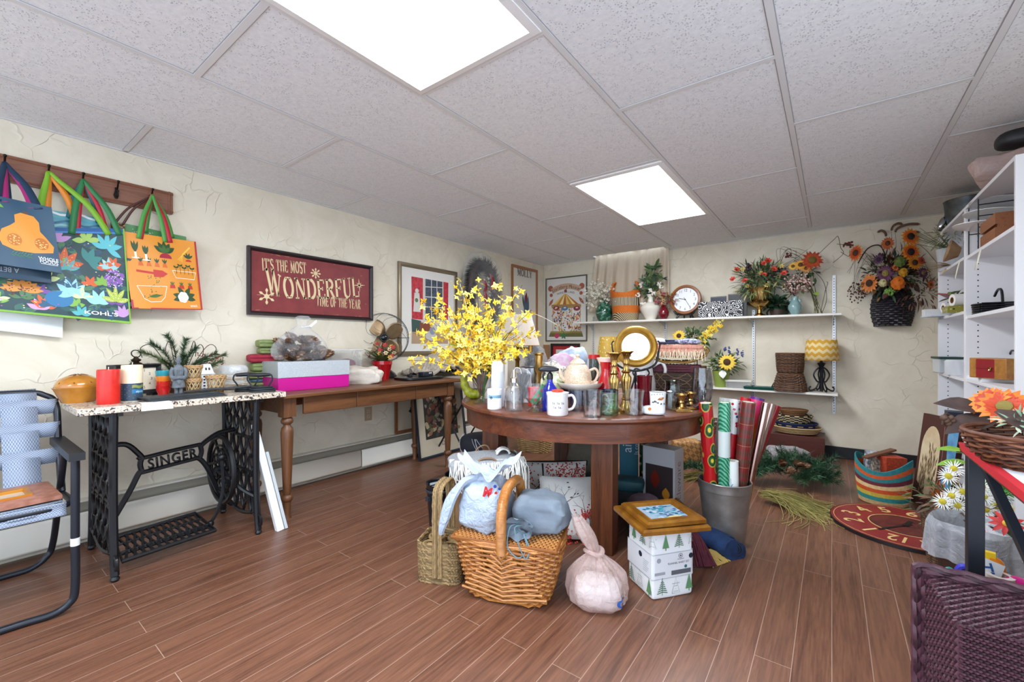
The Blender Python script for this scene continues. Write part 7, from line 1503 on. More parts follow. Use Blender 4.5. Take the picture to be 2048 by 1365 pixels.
# ---- by the room corner: wreath bagged in clear plastic, bagged greenery under it
c=PX(966,592,XL+.135);k=S(c,1);t=thing('wreath','dark evergreen wreath with red ribbons hanging on the left wall in clear plastic','wreath',c,PI/2);DKG=[mat('#17231c',.6),mat('#22302a',.6),mat('#2a2224',.6)]
m=MB(TWIG);RW=62*k;P_=[(RW*.62*math.cos(a),0,RW*math.sin(a)) for a in [2*PI*i/40 for i in range(41)]];m.tube(P_,.045,8)
for d_ in DKG: m.use(d_);m.needles(P_,1500,.13,.004,1.0)
m.build('greens',t);m=MB(mat('#8c1524',.4))
for x,z,a in ((-24,30,.4),(-18,-10,1.4),(10,44,.2),(-22,8,1.0),(-8,-44,1.2)): m.ribbon(catmull([(x*k*.62,-.07,z*k),((x+8)*k*.62,-.09,(z-14)*k),((x+4)*k*.62,-.07,(z-34)*k)],4),.045,(math.cos(a),0,math.sin(a)))
m.build('ribbon',t,solid=.002);m=MB(mat('#b9b4a8',.5));balls(m,(0,-.06,20*k),(20*k,.02,30*k),20,.012,5);stuff(m.build('ornament',t));stuff(balls(MB(mat('#4a5260',.3)),(8*k,-.06,0),(20*k,.02,44*k),24,.014,9).build('berries',t))
m=MB(film('#eef0f2',.0,.01,9,.12,opv=.06));m.sup((0,-.0,0),(RW*.62+.10,.085,RW+.12),.6,.8,40,24,.06,6,3);m.build('plastic_cover',t)
p=CD(1066,4.75);k=S(p,1);t=thing('christmas_tree','small dark artificial tree wrapped in crinkled clear plastic beside the corner','tree',p,face(p));m=MB(TWIG);m.cyl((0,0,0),(0,0,1.02),.014)
for d_ in DKG:
 m.use(d_)
 for i in range(26): a=R.uniform(0,6.3);z=R.uniform(.25,.98);l=.22*(1.15-z);m.needles([(0,0,z),(l*math.cos(a),l*math.sin(a),z+.06)],60,.07,.003,.8)
m.build('branches',t);m=MB(mat('#3a2c22',.7));m.lathe([(0,0),(.12,0),(.13,.2),(0,.2)],20);m.build('pot',t)
MB(film('#e9edf2',.12,.012,16,.14,opv=.3)).lathe([(.17,.45),(.2,.6),(.19,.8),(.12,1.0),(.03,1.06),(.05,1.12)],40,fn=lambda a,z: 1+.06*math.sin(a*9+z*6)).build('plastic_cover',t)
# ================================================================== on the floor
def Fl(px,py): p=PZ(px,py,0);p.z=.0006;return p
def Fd(px,d): return CD(px,d,.0006)
# ---- wooden crate with trays by the back wall
WCR=wood('#3a1a14','#5a2a20','#48211a','x',.8,.4);Xr=-.05
solo(MB(WCR).box(-.95,4.62,0,Xr,4.93,.225),'wooden_box','low dark red wooden box on the floor under the wall shelf','box',bev=.004)
p=V((-.27,4.76,.226));NAT=[mat('#b8986a',.7,0,'#a3845a',50),mat('#c7aa7c',.7)]
def coil(p,label,prof,mats,ex,sq=0,rz=0,cat='tray',name='tray'):
 """coiled grass dish: one ring of rope on the next"""
 t=thing(name,label,cat,p,rz);rows=[]
 for (r0,z0),(r1,z1) in zip(prof,prof[1:]):
  n=max(1,int(math.hypot(r1-r0,z1-z0)/.011));rows+= [(r0+(r1-r0)*i/n,z0+(z1-z0)*i/n) for i in range(n)]
 rows.append(prof[-1]);m=MB()
 for i,(r_,z) in enumerate(rows):
  mm=mats(i,len(rows)) if callable(mats) else mats[i % len(mats)]
  if isinstance(mm,tuple):                                    # two colours alternating round the ring
   for q in range(mm[2]):
    m.use(mm[(q+i) % 2]);a0,a1=2*PI*q/mm[2],2*PI*(q+1)/mm[2]
    m.tube([(r_*ex*math.cos(a0+(a1-a0)*j/3),r_*math.sin(a0+(a1-a0)*j/3),z) for j in range(4)],.0062,6)
  else: m.use(mm);m.tube([(r_*ex*math.cos(a),r_*math.sin(a),z) for a in [2*PI*j/44 for j in range(44)]],.0062,6,True)
 m.build('coil',t);return t
NV,BLK2,CRM2=mat('#17244a',.7),mat('#1a1718',.7),mat('#cdb88c',.7)
coil(p,'large oval natural grass tray at the bottom of the pile on the wooden box',[(.02,.012),(.12,.014),(.15,.06)],NAT,1.32)
coil(p+V((-.0,-.01,.04)),'navy blue woven tray second in the pile on the wooden box',[(.02,.012),(.11,.014),(.135,.06)],lambda i,n: NV if i % 5 else (NV,NAT[1],22),1.25)
coil(p+V((-.02,0,.085)),'black and cream patterned woven bowl in the pile on the wooden box',[(.02,.012),(.10,.014),(.125,.08)],lambda i,n: (BLK2,CRM2,26) if i > n-7 else BLK2,1.2)
coil(p+V((-.02,0,.155)),'small brown woven bowl on top of the pile on the wooden box',[(.02,.012),(.07,.014),(.095,.06)],[mat('#7a5230',.7),mat('#8c6038',.7)],1.2)
# ---- greenery swag, cones, raffia, plastic
EVG=[mat('#22402a',.6),mat('#305536',.6),mat('#3d6440',.6)]
def branchy(name,label,p,pts,n,L,wdt,rr_,seed):
 t=thing(name,label,'garland',p);q=random.Random(seed);m=MB(TWIG);P_=catmull(pts,6);m.tube(P_,.006,6);m.build('stem',t)
 for k_ in range(3):
  m=MB(EVG[k_])
  for i in range(n):
   b=P_[q.randrange(len(P_))];a=q.uniform(0,6.3);e=V((math.cos(a),math.sin(a),q.uniform(-.1,.9)))*rr_*q.uniform(.5,1);e.z=max(e.z,-b.z+.02);m.needles([b,b+e*.5,b+e],46,L,wdt,.9)
  stuff(m.build('needles',t))
 return t
p=Fd(1568,3.25);branchy('evergreen_swag','artificial evergreen swag with pine cones lying on the floor behind the metal bucket',p,[(-.22,-.22,.06),(-.1,-.1,.12),(.05,.0,.16),(.18,.06,.13),(.24,-.04,.08),(.1,-.12,.08)],60,.055,.0026,.15,4)
for i,(px,py,d) in enumerate(((1566,928,3.1),(1586,926,3.1),(1600,930,3.12),(1578,940,3.02))):
 c_o=src.copy();sc.collection.objects.link(c_o);q=PD(px,py,d);c_o.location=q;c_o.rotation_euler=(1.2+.3*i,.3*i,1.1*i);c_o.scale=(.85,)*3;put(c_o,'brown pine cone lying on the evergreen swag behind the bucket','pine cone','pine cones on the swag')
p=Fd(1384,3.3);branchy('evergreen_swag','short piece of evergreen on the floor beside the plaited basket, left of the bucket',p,[(-.08,0,.06),(0,.02,.1),(.08,0,.08)],9,.045,.002,.09,7)
solo(MB(film('#eef1f3',.18,.008,14,.15)).sup((0,0,.07),(.15,.1,.07),.7,.7,36,18,.3,7,9),'plastic_bag','clear plastic bag lying on the evergreen swag below the woven trays','bag',PD(1572,900,3.75)-V((0,0,.112)),.4)
def raffia(p,label,n,spread,ang,L,seed):
 q=random.Random(seed);m=MB(mat('#a9a15a',.7));m2=mat('#8f8748',.7)
 for i in range(n):
  if i % 2: m.use(m2)
  else: m.use(mat('#b8ae68',.7))
  a=ang+q.gauss(0,spread);l=L*q.uniform(.5,1.15);b=q.gauss(0,.35);z=q.uniform(.002,.05)
  m.tube(catmull([(q.gauss(0,.03),q.gauss(0,.03),.03+z),(l*.4*math.cos(a),l*.4*math.sin(a),.02+z),(l*.75*math.cos(a+b*.4),l*.75*math.sin(a+b*.4),.006+z*.2),(l*math.cos(a+b),l*math.sin(a+b),.003)],4),.0014,4)
 o=solo(m,'raffia_bundle',label,'raffia',p);o['kind']='stuff';return o
raffia(Fd(1535,2.82),'loose dry green raffia fanned out on the floor in front of the evergreen swag',170,.5,.12,.40,3);raffia(Fl(1420,968),'small bunch of dry raffia on the floor left of the bucket',60,.3,2.9,.3,5)
# ---- plaited baskets behind the table
PLT=NT('plaited');ck=PLT.n('TexChecker');ck.inputs['Scale'].default_value=1;co=PLT.co((34,34,34),(.0,.785,.785));PLT.l(co,ck.inputs[0]);PLT.base(PLT.mix(ck.outputs['Fac'],'#b98a52','#8f6236'));PLT.bump(ck.outputs['Fac'],.003);PLT.set(Roughness=.6)
p=Fd(1372,3.7);k=S(p,1);solo(MB(PLT.m).sup((0,0,26*k),(27*k,18*k,26*k),.3,.3,32,14),'basket','plaited tan basket on the floor seen under the right of the round table','basket',p,face(p)+.2)
p=Fd(1438,3.45);k=S(p,1);wick(p,'tall brown wicker basket on the floor behind the gift wrap rolls',[(22*k,0),(25*k,50*k),(27*k,105*k)],26,24,1.6*k,1.3*k)
p=Fl(1070,900);k=S(p,1);t,fn=wick(p,'shallow natural seagrass tray basket on the floor behind the round table',[(24*k,0),(26*k,14*k),(28*k,27*k)],13,26,1.4*k,1.1*k,mats=[mat('#c4a878',.7,0,'#b39464',60),mat('#a98a5a',.7)],sq=.8,rz=.3,ex=1.25)
# ---- metal bucket and gift wrap rolls
p=Fl(1449,1085);BUp=p;k=S(p,1);zr=.335;rb,rt_=rad(p,80),.128
BM=mat('#a8a5a0',.4,.75,'#8f8c87',12);t=thing('bucket','tall grey metal bucket holding gift wrap rolls, right of the round table','bucket',p)
MB(BM).lathe([(0,0),(rb,0),(rb+.002,.03),(rt_-.004,zr-.05),(rt_,zr-.048),(rt_+.001,zr-.036),(rt_,zr-.01),(rt_+.003,zr-.004),(rt_,zr),(rt_-.005,zr-.004),(rb-.004,.006),(0,.006)],48).build('body',t)
def wrapmat(key,a,b,kind,sc_=40,c=None):
 n=NT(key);co=n.co()
 if kind == 'plaid':
  sp=n.n('SeparateXYZ');tc=n.n('TexCoord');n.l(tc.outputs['Object'],sp.inputs[0]);an=n.math('MULTIPLY',n.math('ARCTAN2',sp.outputs[1],sp.outputs[0]),3)
  f1=n.math('FRACT',n.math('MULTIPLY',sp.outputs[2],9));f2=n.math('FRACT',an);c1=n.ramp(f1,((.0,'#7d1a22'),(.3,'#1f3a2c'),(.42,'#6d1a20'),(.60,'#7a1a20'),(.62,'#b89a5a'),(.64,'#6a161c'),(.9,'#24402e')))
  c2=n.ramp(f2,((0,'#8a2028'),(.35,'#25402f'),(.5,'#7d1a22'),(.78,'#7d1a22'),(.8,'#c9b07a'),(.82,'#7a1a20')));n.base(n.mix(.5,c1,c2))
 elif kind == 'dots':
  vo=n.n('TexVoronoi');n.l(co,vo.inputs[0]);vo.inputs['Scale'].default_value=sc_;cs=n.n('SeparateColor');n.l(vo.outputs['Color'],cs.inputs[0]);n.base(n.mix(n.ramp(vo.outputs['Distance'],((.3,1.0),(.34,0.0))),a,n.ramp(cs.outputs[0],((.33,b),(.34,c or b)))))
 elif kind == 'rings':
  vo=n.n('TexVoronoi');n.l(n.co((sc_,sc_,sc_*.62)),vo.inputs[0]);vo.inputs['Scale'].default_value=1;n.base(n.ramp(vo.outputs['Distance'],((.16,'#e0c23a'),(.2,'#2f6a3a'),(.36,'#14241c'),(.4,'#3f7a3c'),(.46,'#c9a63a'),(.5,a))))
 elif kind == 'zig':
  w1=n.n('TexWave',bands_direction='DIAGONAL');n.l(co,w1.inputs[0]);w1.inputs['Scale'].default_value=sc_;w1.inputs['Distortion'].default_value=4;n.base(n.ramp(w1.outputs[0],((.45,a),(.6,b))))
 n.set(Roughness=.22,Coat_Weight=.4,Metallic=.25 if kind == 'zig' else 0);return n.m
def roll(name,label,tx,ty,d,bx,r_px,mm,zlow=.02,cat='gift wrap',inner=None,by=None,core=True,extra=None):
 """a roll standing in the bucket: its top in the picture at depth d, its foot at bucket floor offset bx"""
 top=PD(tx,ty,d);bot=BUp+V((CS*bx[0]-SN*bx[1],SN*bx[0]+CS*bx[1],zlow));ax=(top-bot);L_=ax.length;r_=r_px*d/F
 t=thing(name,label,cat,bot);t.rotation_mode='QUATERNION';t.rotation_quaternion=ax.to_track_quat('Z','Y')
 m=MB(mm);m.lathe([(0,0),(r_,0),(r_,L_),(r_*.8,L_),(r_*.78,L_-.03),(0,L_-.03)],24);m.build('paper',t)
 if core: MB(mat('#d9d2c4',.6)).lathe([(r_*.78,L_-.002),(r_*.5,L_-.001),(r_*.48,L_-.04)],20).build('core',t)
 if extra: extra(t,r_,L_)
 return t
def bnd(z0,z1,col,txt=None):
 def f(t,r_,L_):
  m=MB(mat(col,.35));q=r_*1.03;m.lathe([(q,L_*z0),(q,L_*z1)],24);o=m.build('label_band',t)
  if txt: m=MB(mat('#f4f4f0',.5));m.W=lambda v: V((q*1.01*math.sin(v.x/q),-q*1.01*math.cos(v.x/q),v.y));m.text(txt,0,L_*(z0+z1)/2-.008,.022,0);m.build('lettering',o)
 return f
dB=dep(p)
roll('gift_wrap_roll','red gift bag with green and yellow ring pattern, leftmost in the bucket',1411,806,dB-.05,(-.06,-.01),13,wrapmat('ring_print','#b3161c','','rings',22))
roll('gift_wrap_roll','green foil gift wrap roll standing at the front of the bucket',1449,805,dB-.09,(-.032,-.055),11,wrapmat('green_foil','#1f7a5c','#6fc09a','zig',30),extra=bnd(.62,.80,'#c9d3d0'))
roll('gift_wrap_roll','white gift wrap roll with red and blue figures and a red paper band',1470,800,dB-.02,(-.015,.0),10,wrapmat('figure_print','#e9e7e6','#c0202c','dots',42,'#3a5a9a'),extra=bnd(.58,.76,'#b5121c','toy'))
roll('gift_wrap_roll','red and green plaid gift wrap roll in the middle of the bucket',1497,804,dB-.08,(.035,-.03),13.5,wrapmat('plaid_print','','','plaid'))
roll('gift_wrap_roll','short white paper roll with a blue printed name at the front of the bucket',1466,922,dB-.085,(.012,-.068),10,mat('#dfe3e0',.45),extra=lambda t,r_,L_: (lambda m: (setattr(m,'W',lambda v: V((r_*1.02*math.sin(v.x/r_-.2),-r_*1.02*math.cos(v.x/r_-.2),v.y))),m.line([(0,L_*.55),(.006,L_*.62),(-.006,L_*.68),(.006,L_*.74)],.003),m.line([(.004,L_*.5),(-.004,L_*.8)],.002),m.build('lettering',t)))(MB(mat('#3a72a8',.5))))
roll('gift_wrap_roll','shiny pink silver foil roll leaning to the right in the bucket',1532,806,dB-.05,(.07,-.005),8,metal('#c9aaa0',.18))
roll('gift_wrap_roll','second pink silver foil roll leaning just behind its twin',1543,808,dB,(.06,.035),8,metal('#bfa49c',.2))
roll('gift_wrap_roll','dark red foil roll leaning furthest right in the bucket',1554,812,dB+.05,(.035,.06),8,mat('#8a121c',.2,.3))
roll('gift_wrap_roll','clear cellophane roll standing behind the green foil roll',1452,797,dB+.07,(-.045,.045),12,film('#dfe3e2',.25,0,10,.1,opv=0),core=False)
roll('gift_wrap_roll','bright red paper roll at the back of the bucket',1491,796,dB+.08,(-.01,.05),9,mat('#c4141f',.35))
t=roll('gift_wrap_roll','rainbow striped red to yellow paper roll at the back right of the bucket',1515,796,dB+.07,(.02,.04),13,(lambda n: (n.base((lambda sp: n.ramp(n.math('FRACT',n.math('MULTIPLY_ADD',sp.outputs[2],2.2,.35)),((0,'#3a2a7a'),(.15,'#c42a8a'),(.3,'#2f7a3c'),(.42,'#d9c12f'),(.55,'#e0821c'),(.7,'#d9321c'),(.9,'#d42a6a'))))((lambda a: (n.l(n.n('TexCoord').outputs['Object'],a.inputs[0]),a)[1])(n.n('SeparateXYZ')))),n.set(Roughness=.3),n.m)[2])(NT('rainbow_print')))
# ---- packed sheet set and two gold frames
a,b,c=PZ(1255,1165,0),PZ(1312,1198,0),PZ(1385,1180,0)
p=(a+c)/2+V((0,0,.0006));ang=math.atan2(c.y-b.y,c.x-b.x)-.06;hh=.285;w1=.098;dq=.09
t=thing('sheet_set','white flannel sheet set printed with green fir trees, in a paper band on the floor','bedding',p,ang)
FLN=mat('#e3e4e4',.9,bump=.003,bs=25);m=MB(FLN);m.sup((0,0,hh/2),(w1,dq,hh/2),.09,.1,48,24,.02,9,4);m.build('fabric',t)
m=MB(mat('#d9dadd',.45));
def boxwrap(s_,off):
 return lambda v: V((v.x,-dq-off-v.z,v.y)) if abs(v.x) <= w1 else V((math.copysign(w1+off+v.z,v.x),-dq+(abs(v.x)-w1),v.y))
m.W=boxwrap(1,.003);m.grid(lambda u,v: (-w1-.18+(2*w1+.36)*u,hh*.30+hh*.36*v,0),60,2)
m.use(mat('#8a8e94',.5));m.line([(-w1-.18+i*.02,hh*.655) for i in range(32)],.0012,.0012);m.line([(-w1-.18+i*.02,hh*.305) for i in range(32)],.0012,.0012)
m.use(mat('#5a5d63',.5));m.text('FLANNEL SHEET SET',.025,hh*.49,.0115,.0012);m.text('threshold',.035,hh*.545,.008,.0012);m.band(.035,hh*.60,.008,.010,.0012,20);m.disc(.035,hh*.60,.004,.0012,10)
m.rect(-.01,hh*.335,.085,hh*.40,.0012);m.use(mat('#9a9da3'));m.rect(-.09,hh*.36,-.04,hh*.40,.0012);m.disc(-.07,hh*.57,.010,.0012,16)
m.use(mat('#1f2530'));m.disc(-w1-.08,hh*.56,.012,.0012,16);m.disc(w1-.012,hh*.58,.011,.0012,16);m.use(mat('#2f6f74'));m.disc(.06,hh*.435,.007,.0012,12);m.use(mat('#9a9da3'));[m.line([(-w1-.06,hh*(.52-.03*i)),(-w1-.02-.006*(i % 3),hh*(.52-.03*i))],.0018,.0012) for i in range(6)];m.build('paper_label',t)
m=MB(mat('#5c7f62',.8));G2,G3=mat('#3d6a48',.8),mat('#8a9a8a',.8);r=random.Random(6)
m.W=boxwrap(1,.0035)
def fir(x,z,h,kind):
 m.use((G2,mat('#5c8a5c',.8),G3)[kind])
 if kind == 0:
  m.line([(x,z),(x,z+h)],.002,0);[m.line([(x-(h*.34*(1-j/7)),z+h*(.12+j*.12)),(x,z+h*(.2+j*.12)),(x+(h*.34*(1-j/7)),z+h*(.12+j*.12))],.0032,0) for j in range(6)]
 elif kind == 1: m.flat([(x-h*.24,z+h*.15),(x+h*.24,z+h*.15),(x,z+h)],0);m.line([(x,z),(x,z+h*.2)],.004,0)
 else: m.line([(x-h*.26,z+h*.1),(x,z+h),(x+h*.26,z+h*.1),(x-h*.26,z+h*.1)],.0016,0);[m.line([(x-h*.16+.01*j,z+h*(.2+.15*j)),(x+h*.16-.01*j,z+h*(.2+.15*j))],.0014,0) for j in range(4)]
for i in range(9): fir(-w1-.15+i*.065,.012+.006*(i % 2),.072,(i*2) % 3);fir(-w1-.13+i*.064,hh*.70+.004*(i % 3),.066,(i*2+1) % 3)
m.build('print',t)
GW=mat('#a06c22',.3,.35,'#84521a',20)
def goldframe(p,w_,d_,rz,label,art):
 t=thing('picture_frame',label,'frame',p,rz);MB(GW).ring(w_,d_,[(0,0),(0,.014),(.008,.022),(.02,.019),(.032,.024),(.04,.016),(.045,.012),(.045,0),(0,0)]).build('frame',t)
 m=MB(mat('#9fb9c9',.4));m.rect(-w_/2+.04,-d_/2+.04,w_/2-.04,d_/2-.04,.011)
 if art:
  r=random.Random(3)
  for i in range(90):
   m.use(mat(r.choice(['#3f8fa8','#4a6fa0','#6fb0c0','#c9d5da','#3a5a8a','#2f9aa8','#8aa9c9']),.4));x,y=r.uniform(-w_/2+.06,w_/2-.06),r.uniform(-d_/2+.055,d_/2-.055);m.leaf2(x,y,r.uniform(-.5,.7),r.uniform(.015,.035),r.uniform(.008,.016),.0112+.00001*i)
  m.use(mat('#d9c98a',.4));m.leaf2(-.02,-d_/2+.055,.1,.08,.025,.0126)
 m.build('picture',t);return t
zf=hh+.002;goldframe(p+V((-.0,0,zf)),.30,.28,ang-.1,'larger gold picture frame under the small blue painting on the sheet set',False);goldframe(p+V((0.01,0.0,zf+.0245)),.265,.235,ang-.08,'gold framed blue and turquoise painting lying on top of another frame',True)
# ---- pink plastic bag
p=Fl(1187,1216)+V((0,.04,0));t=thing('plastic_bag','knotted pale pink plastic bag on the floor beside the picnic basket','bag',p,face(p));t.scale=(1,1,.87);PKF=film('#dbbfb6',.38,.010,26,.2,opv=.3)
def pk(u,v):
 a=2*PI*u;pf=[(.02,.0),(.09,.003),(.118,.03),(.122,.08),(.105,.14),(.07,.19),(.035,.225),(.022,.245)];x=v*(len(pf)-1);i=min(int(x),len(pf)-2);f=x-i;r0,z0=[pf[i][j]*(1-f)+pf[i+1][j]*f for j in (0,1)]
 r0 *= 1+.10*math.sin(a*6+v*2)*v+.10*noise.noise(V((math.cos(a)*2,math.sin(a)*2,v*4)))+.06*math.sin(a*17+v*5)*v+.03*math.sin(a*31)*v;return (r0*math.cos(a)*1.02-.012*v,r0*math.sin(a)*.85,z0)
MB(PKF).grid(pk,72,40,True).build('body',t);m=MB(PKF)
m.grid(lambda u,v: (-.012-.075*v+(.02+.018*math.sin(PI*v))*math.cos(2*PI*u),(.02+.012*math.sin(PI*v))*math.sin(2*PI*u)*(1+.3*math.sin(2*PI*u*5)),.235+.165*v),30,12,True);m.use(PKF);m.tube([(-.016+.034*math.cos(a),.03*math.sin(a),.24+.006*math.sin(2*a)) for a in [2*PI*i/20 for i in range(20)]],.010,8,True);m.build('knotted_handle',t)
m=MB(mat('#e9e4e4',.5));m.sup((.0,0,.06),(.095,.075,.055),.6,.6,26,14,.12,14,2);m.build('contents',t);m=MB(mat('#2f5aa8',.45));m.W=lambda v: V(pk((-.25+v.x),v.y))*1.015
m.line([(.14+.03*math.cos(a),.36+.05*math.sin(a)) for a in [.4+5.2*i/14 for i in range(15)]],.016);m.line([(.13,.28),(.17,.22)],.016);m.build('print',t)
# ---- picnic basket
B0,B1,B2=PZ(925,1190,0),PZ(1078,1222,0),PZ(1122,1150,0)
HON=[mat('#a8692c',.42,0,'#bd8040',50,coat=.15),mat('#b87a38',.42,coat=.15),mat('#8f5522',.45)]
pb=CD(1024,1.82,.0006);rzb=math.atan2(B1.y-B0.y,B1.x-B0.x)+.02;bl,bw_,bh=.222,.135,.24
t=thing('picnic_basket','honey coloured wicker picnic basket with two lids and a tall handle in the foreground','basket',pb,rzb)
def pn(u,v):
 a=2*PI*u;e=.42;s_=.74+.26*min(1,v*1.05)**.8;sx,sy=bl*s_,bw_*s_
 x=sx*math.copysign(abs(math.cos(a))**e,math.cos(a));y=sy*math.copysign(abs(math.sin(a))**e,math.sin(a));sag=.03*(x/bl)**2
 return (x,y,.004+bh*v+sag*(1-v)*.5-.028*(1-abs(x)/bl)**2*v*0)
m=MB(HON[0]);q=random.Random(2)
def pns(u,v):                                                    # the front strands dip down from the handle's foot
 x,y,z=pn(u,v);d=1-min(1,abs(x)/(bl*.9));dd=.0
 return (x,y,z)
weave(m,pns,25,30,.0056,.0055,mats=HON,jit=.0012,n=6)
m.use(HON[2]);[m.tube([pn(i/30,v) for v in (0,.3,.6,1)],.005,5) for i in range(30)];m.build('wall',t)
m=MB(HON[2]);m.add([pn(i/40,0) for i in range(40)],[tuple(range(40))]);m.build('bottom',t,solid=.006)
m=MB(HON[1])
for s_ in (-1,1):                                                # fan of split willow under each end of the handle
 for j in range(11):
  w_=.014+.0165*j;zt_=bh+.0-.0195*j;yy=lambda x,z: s_*(abs(pn(.25 if s_ > 0 else .75,min(1,max(0,z/bh)))[1])+.006)
  pts=[(x*w_,yy(x,zt_-.0),zt_-.030*(1-abs(x))**1.3+.006) for x in (-1,-.66,-.33,0,.33,.66,1)];m.use(HON[j % 2]);m.tube(pts,.0052,6)
m.build('handle_fan',t)
m=MB(HON[0])
for q_ in (0,1): m.tube([V(pn(i/80,1))+V((0,0,.004+.004*math.sin(i*1.3+PI*q_))) for i in range(80)],.0065,6,True)
m.build('rim',t)
for s_,nm in ((-1,''),(1,'')):
 m=MB(HON[1]);x0,x1=s_*.018,s_*(bl-.004)
 for j in range(17): yy=-bw_+.008+(2*bw_-.016)*j/16;m.use(HON[j % 2]);m.tube([(x0+(x1-x0)*i/22,yy,bh+.016+.0035*math.cos(PI*(i+j))) for i in range(23)],.0052,5)
 m.use(HON[2]);m.tube([(x0,-bw_,bh+.016),(x1,-bw_,bh+.016),(x1,bw_,bh+.016),(x0,bw_,bh+.016)],.007,6,True);m.build('lid',t)
hp=catmull([(0,-bw_-.004,bh-.02),(0,-bw_-.008,bh+.08),(0,-bw_*.96,bh+.155),(0,-bw_*.62,bh+.205),(0,0,bh+.218),(0,bw_*.62,bh+.205),(0,bw_*.96,bh+.155),(0,bw_+.008,bh+.08),(0,bw_+.004,bh-.02)],8)
m=MB(HON[1]);m.tube(hp,.017,10);m.use(HON[0])
for i in range(0,len(hp)-1):
 for f in (0,.33,.66):
  c=hp[i].lerp(hp[i+1],f);d=(hp[i+1]-hp[i]).normalized();a_=d.cross(V((1,0,0))).normalized();m.use(HON[0]);m.tube([c+V((1,0,0))*.0185*math.cos(w2)+a_*.0185*math.sin(w2) for w2 in [2*PI*j/10 for j in range(10)]],.0034,5,True)
m.build('handle',t)
LIDZ=bh+.0222
# blue white shopping bag on the left lid
MI=Matrix.Translation(pb) @ RZ(rzb)
q=MI @ V((-.118,.01,LIDZ));t=thing('plastic_bag','knotted pale blue white plastic bag standing on the left lid of the picnic basket','bag',q,rzb-.05);BF=film('#b9c8da',.78,.010,26,.3,opv=.2)
m=MB(BF);m.sup((0,0,.105),(.100,.105,.105),.34,.36,60,34,.15,17,5,lambda v: (v.x*(1-.35*max(0,v.z/.105)**2),v.y*(1-.35*max(0,v.z/.105)**2),v.z));m.build('body',t)
m=MB(BF)
def flare(u,v):                                                  # the torn mouth above the knot, higher at its two handle stubs
 a=2*PI*u;q=math.cos(a-.25);k_=.55+.45*q*q;r0=.022+(.035+.075*k_)*v*(1+.16*math.sin(5*a+1))
 return (.012+r0*math.cos(a),-.015+.8*r0*math.sin(a),.205+(.025+.085*q*q+.012*math.sin(7*a))*v**.8+.006*math.sin(11*a)*v)
m.grid(flare,60,10,True)
m.build('torn_mouth',t,solid=.001);m=MB(BF);P_=catmull([(0,-.03,.215),(-.07,-.075,.20),(-.11,-.115,.14),(-.135,-.13,.05),(-.145,-.135,.0)],6)
for j in range(4): m.tube([(x_.x+.010*(j-1.5)*math.sin(i*.12),x_.y-.004*j,x_.z+.008*(j-1.5)) for i,x_ in enumerate(P_)],[.010+.006*math.sin(PI*i/len(P_)) for i in range(len(P_))],6)
m.tube([(.03*math.cos(a),-.02+.03*math.sin(a),.212+.006*math.sin(a*3)) for a in [2*PI*i/16 for i in range(16)]],.014,8,True);m.build('knot',t)
m=MB(mat('#c4202a',.45));m.M=T(.052,-.094,.155) @ RZ(.35) @ FR @ RZ(-.25);m.text('M',-.012,0,.055,0,sx=.8,off=.003);m.text('i',.022,-.004,.05,0,off=.003);m.use(mat('#1f3a8a'));m.disc(.012,.05,.007,.001,10);m.disc(.032,.045,.006,.001,10);m.build('print',t)
# gray drawstring pouch on the right lid
q=MI @ V((.125,.012,LIDZ));t=thing('drawstring_bag','grey cloth drawstring bag lying on the right lid of the picnic basket','bag',q,rzb+.05);GC=mat('#6c7783',.85,0,'#7b8691',9,bump=.004,bs=18)
m=MB(GC);m.sup((.0,.02,.075),(.110,.10,.075),.42,.45,60,30,.17,11,8,lambda v: (v.x,v.y,v.z*(1-.22*max(0,v.x/.11))));m.build('body',t)
m=MB(GC);m.grid(lambda u,v: (-.045-.03*v+(.028+.03*v)*math.cos(2*PI*u)*(1+.12*math.sin(2*PI*u*9)),-.085-.035*v,.05-.0*v+(.022+.022*v)*math.sin(2*PI*u)*(1+.15*math.sin(2*PI*u*7))),54,6,True);m.build('gathered_mouth',t)
m=MB(mat('#5f7f8a',.7));m.tube([(-.052+.034*math.cos(a),-.094,.05+.028*math.sin(a)) for a in [2*PI*i/20 for i in range(20)]],.0035,6,True)
for s_ in (0,1): m.tube(catmull([(-.08+.03*s_,-.10,.06),(-.10+.02*s_,-.135,.06),(-.105+.05*s_,-.15,-.01),(-.06+.03*s_,-.155,-.045),(-.03+.01*s_,-.14,-.01),(-.05,-.11,.03)],6),.0025,6)
m.build('drawstring',t)
# ---- seagrass bottle carrier
p=V((-1.415,1.37,.0006));rzc=face(p)-.34;SG=[mat('#8a7048',.8,0,'#a3875a',70),mat('#9c8258',.8,0,'#7a6240',70),mat('#6f5a3a',.8)]
t=thing('bottle_carrier','braided seagrass bottle carrier with a square handle, left of the picnic basket','basket',p,rzc);cw,cdp,chh=.098,.085,.165
def bc(u,v): a=2*PI*u;e=.3;return ((cw-.006*(1-v))*math.copysign(abs(math.cos(a))**e,math.cos(a)),(cdp-.006*(1-v))*math.copysign(abs(math.sin(a))**e,math.sin(a)),.006+chh*v)
m=MB(SG[0])
for i in range(15):
 v=i/14
 for s_ in (0,1): m.use(SG[(i+s_) % 3]);m.tube([V(bc(j/96,v))+V(bc(j/96,v)).normalized()*.0035*math.sin(j*1.9+PI*s_)+V((0,0,.0035*math.cos(j*1.9+PI*s_))) for j in range(96)],.0062,5,True)
m.build('wall',t);m=MB(SG[1]);m.add([bc(i/40,0) for i in range(40)],[tuple(range(40))]);m.build('bottom',t,solid=.005)
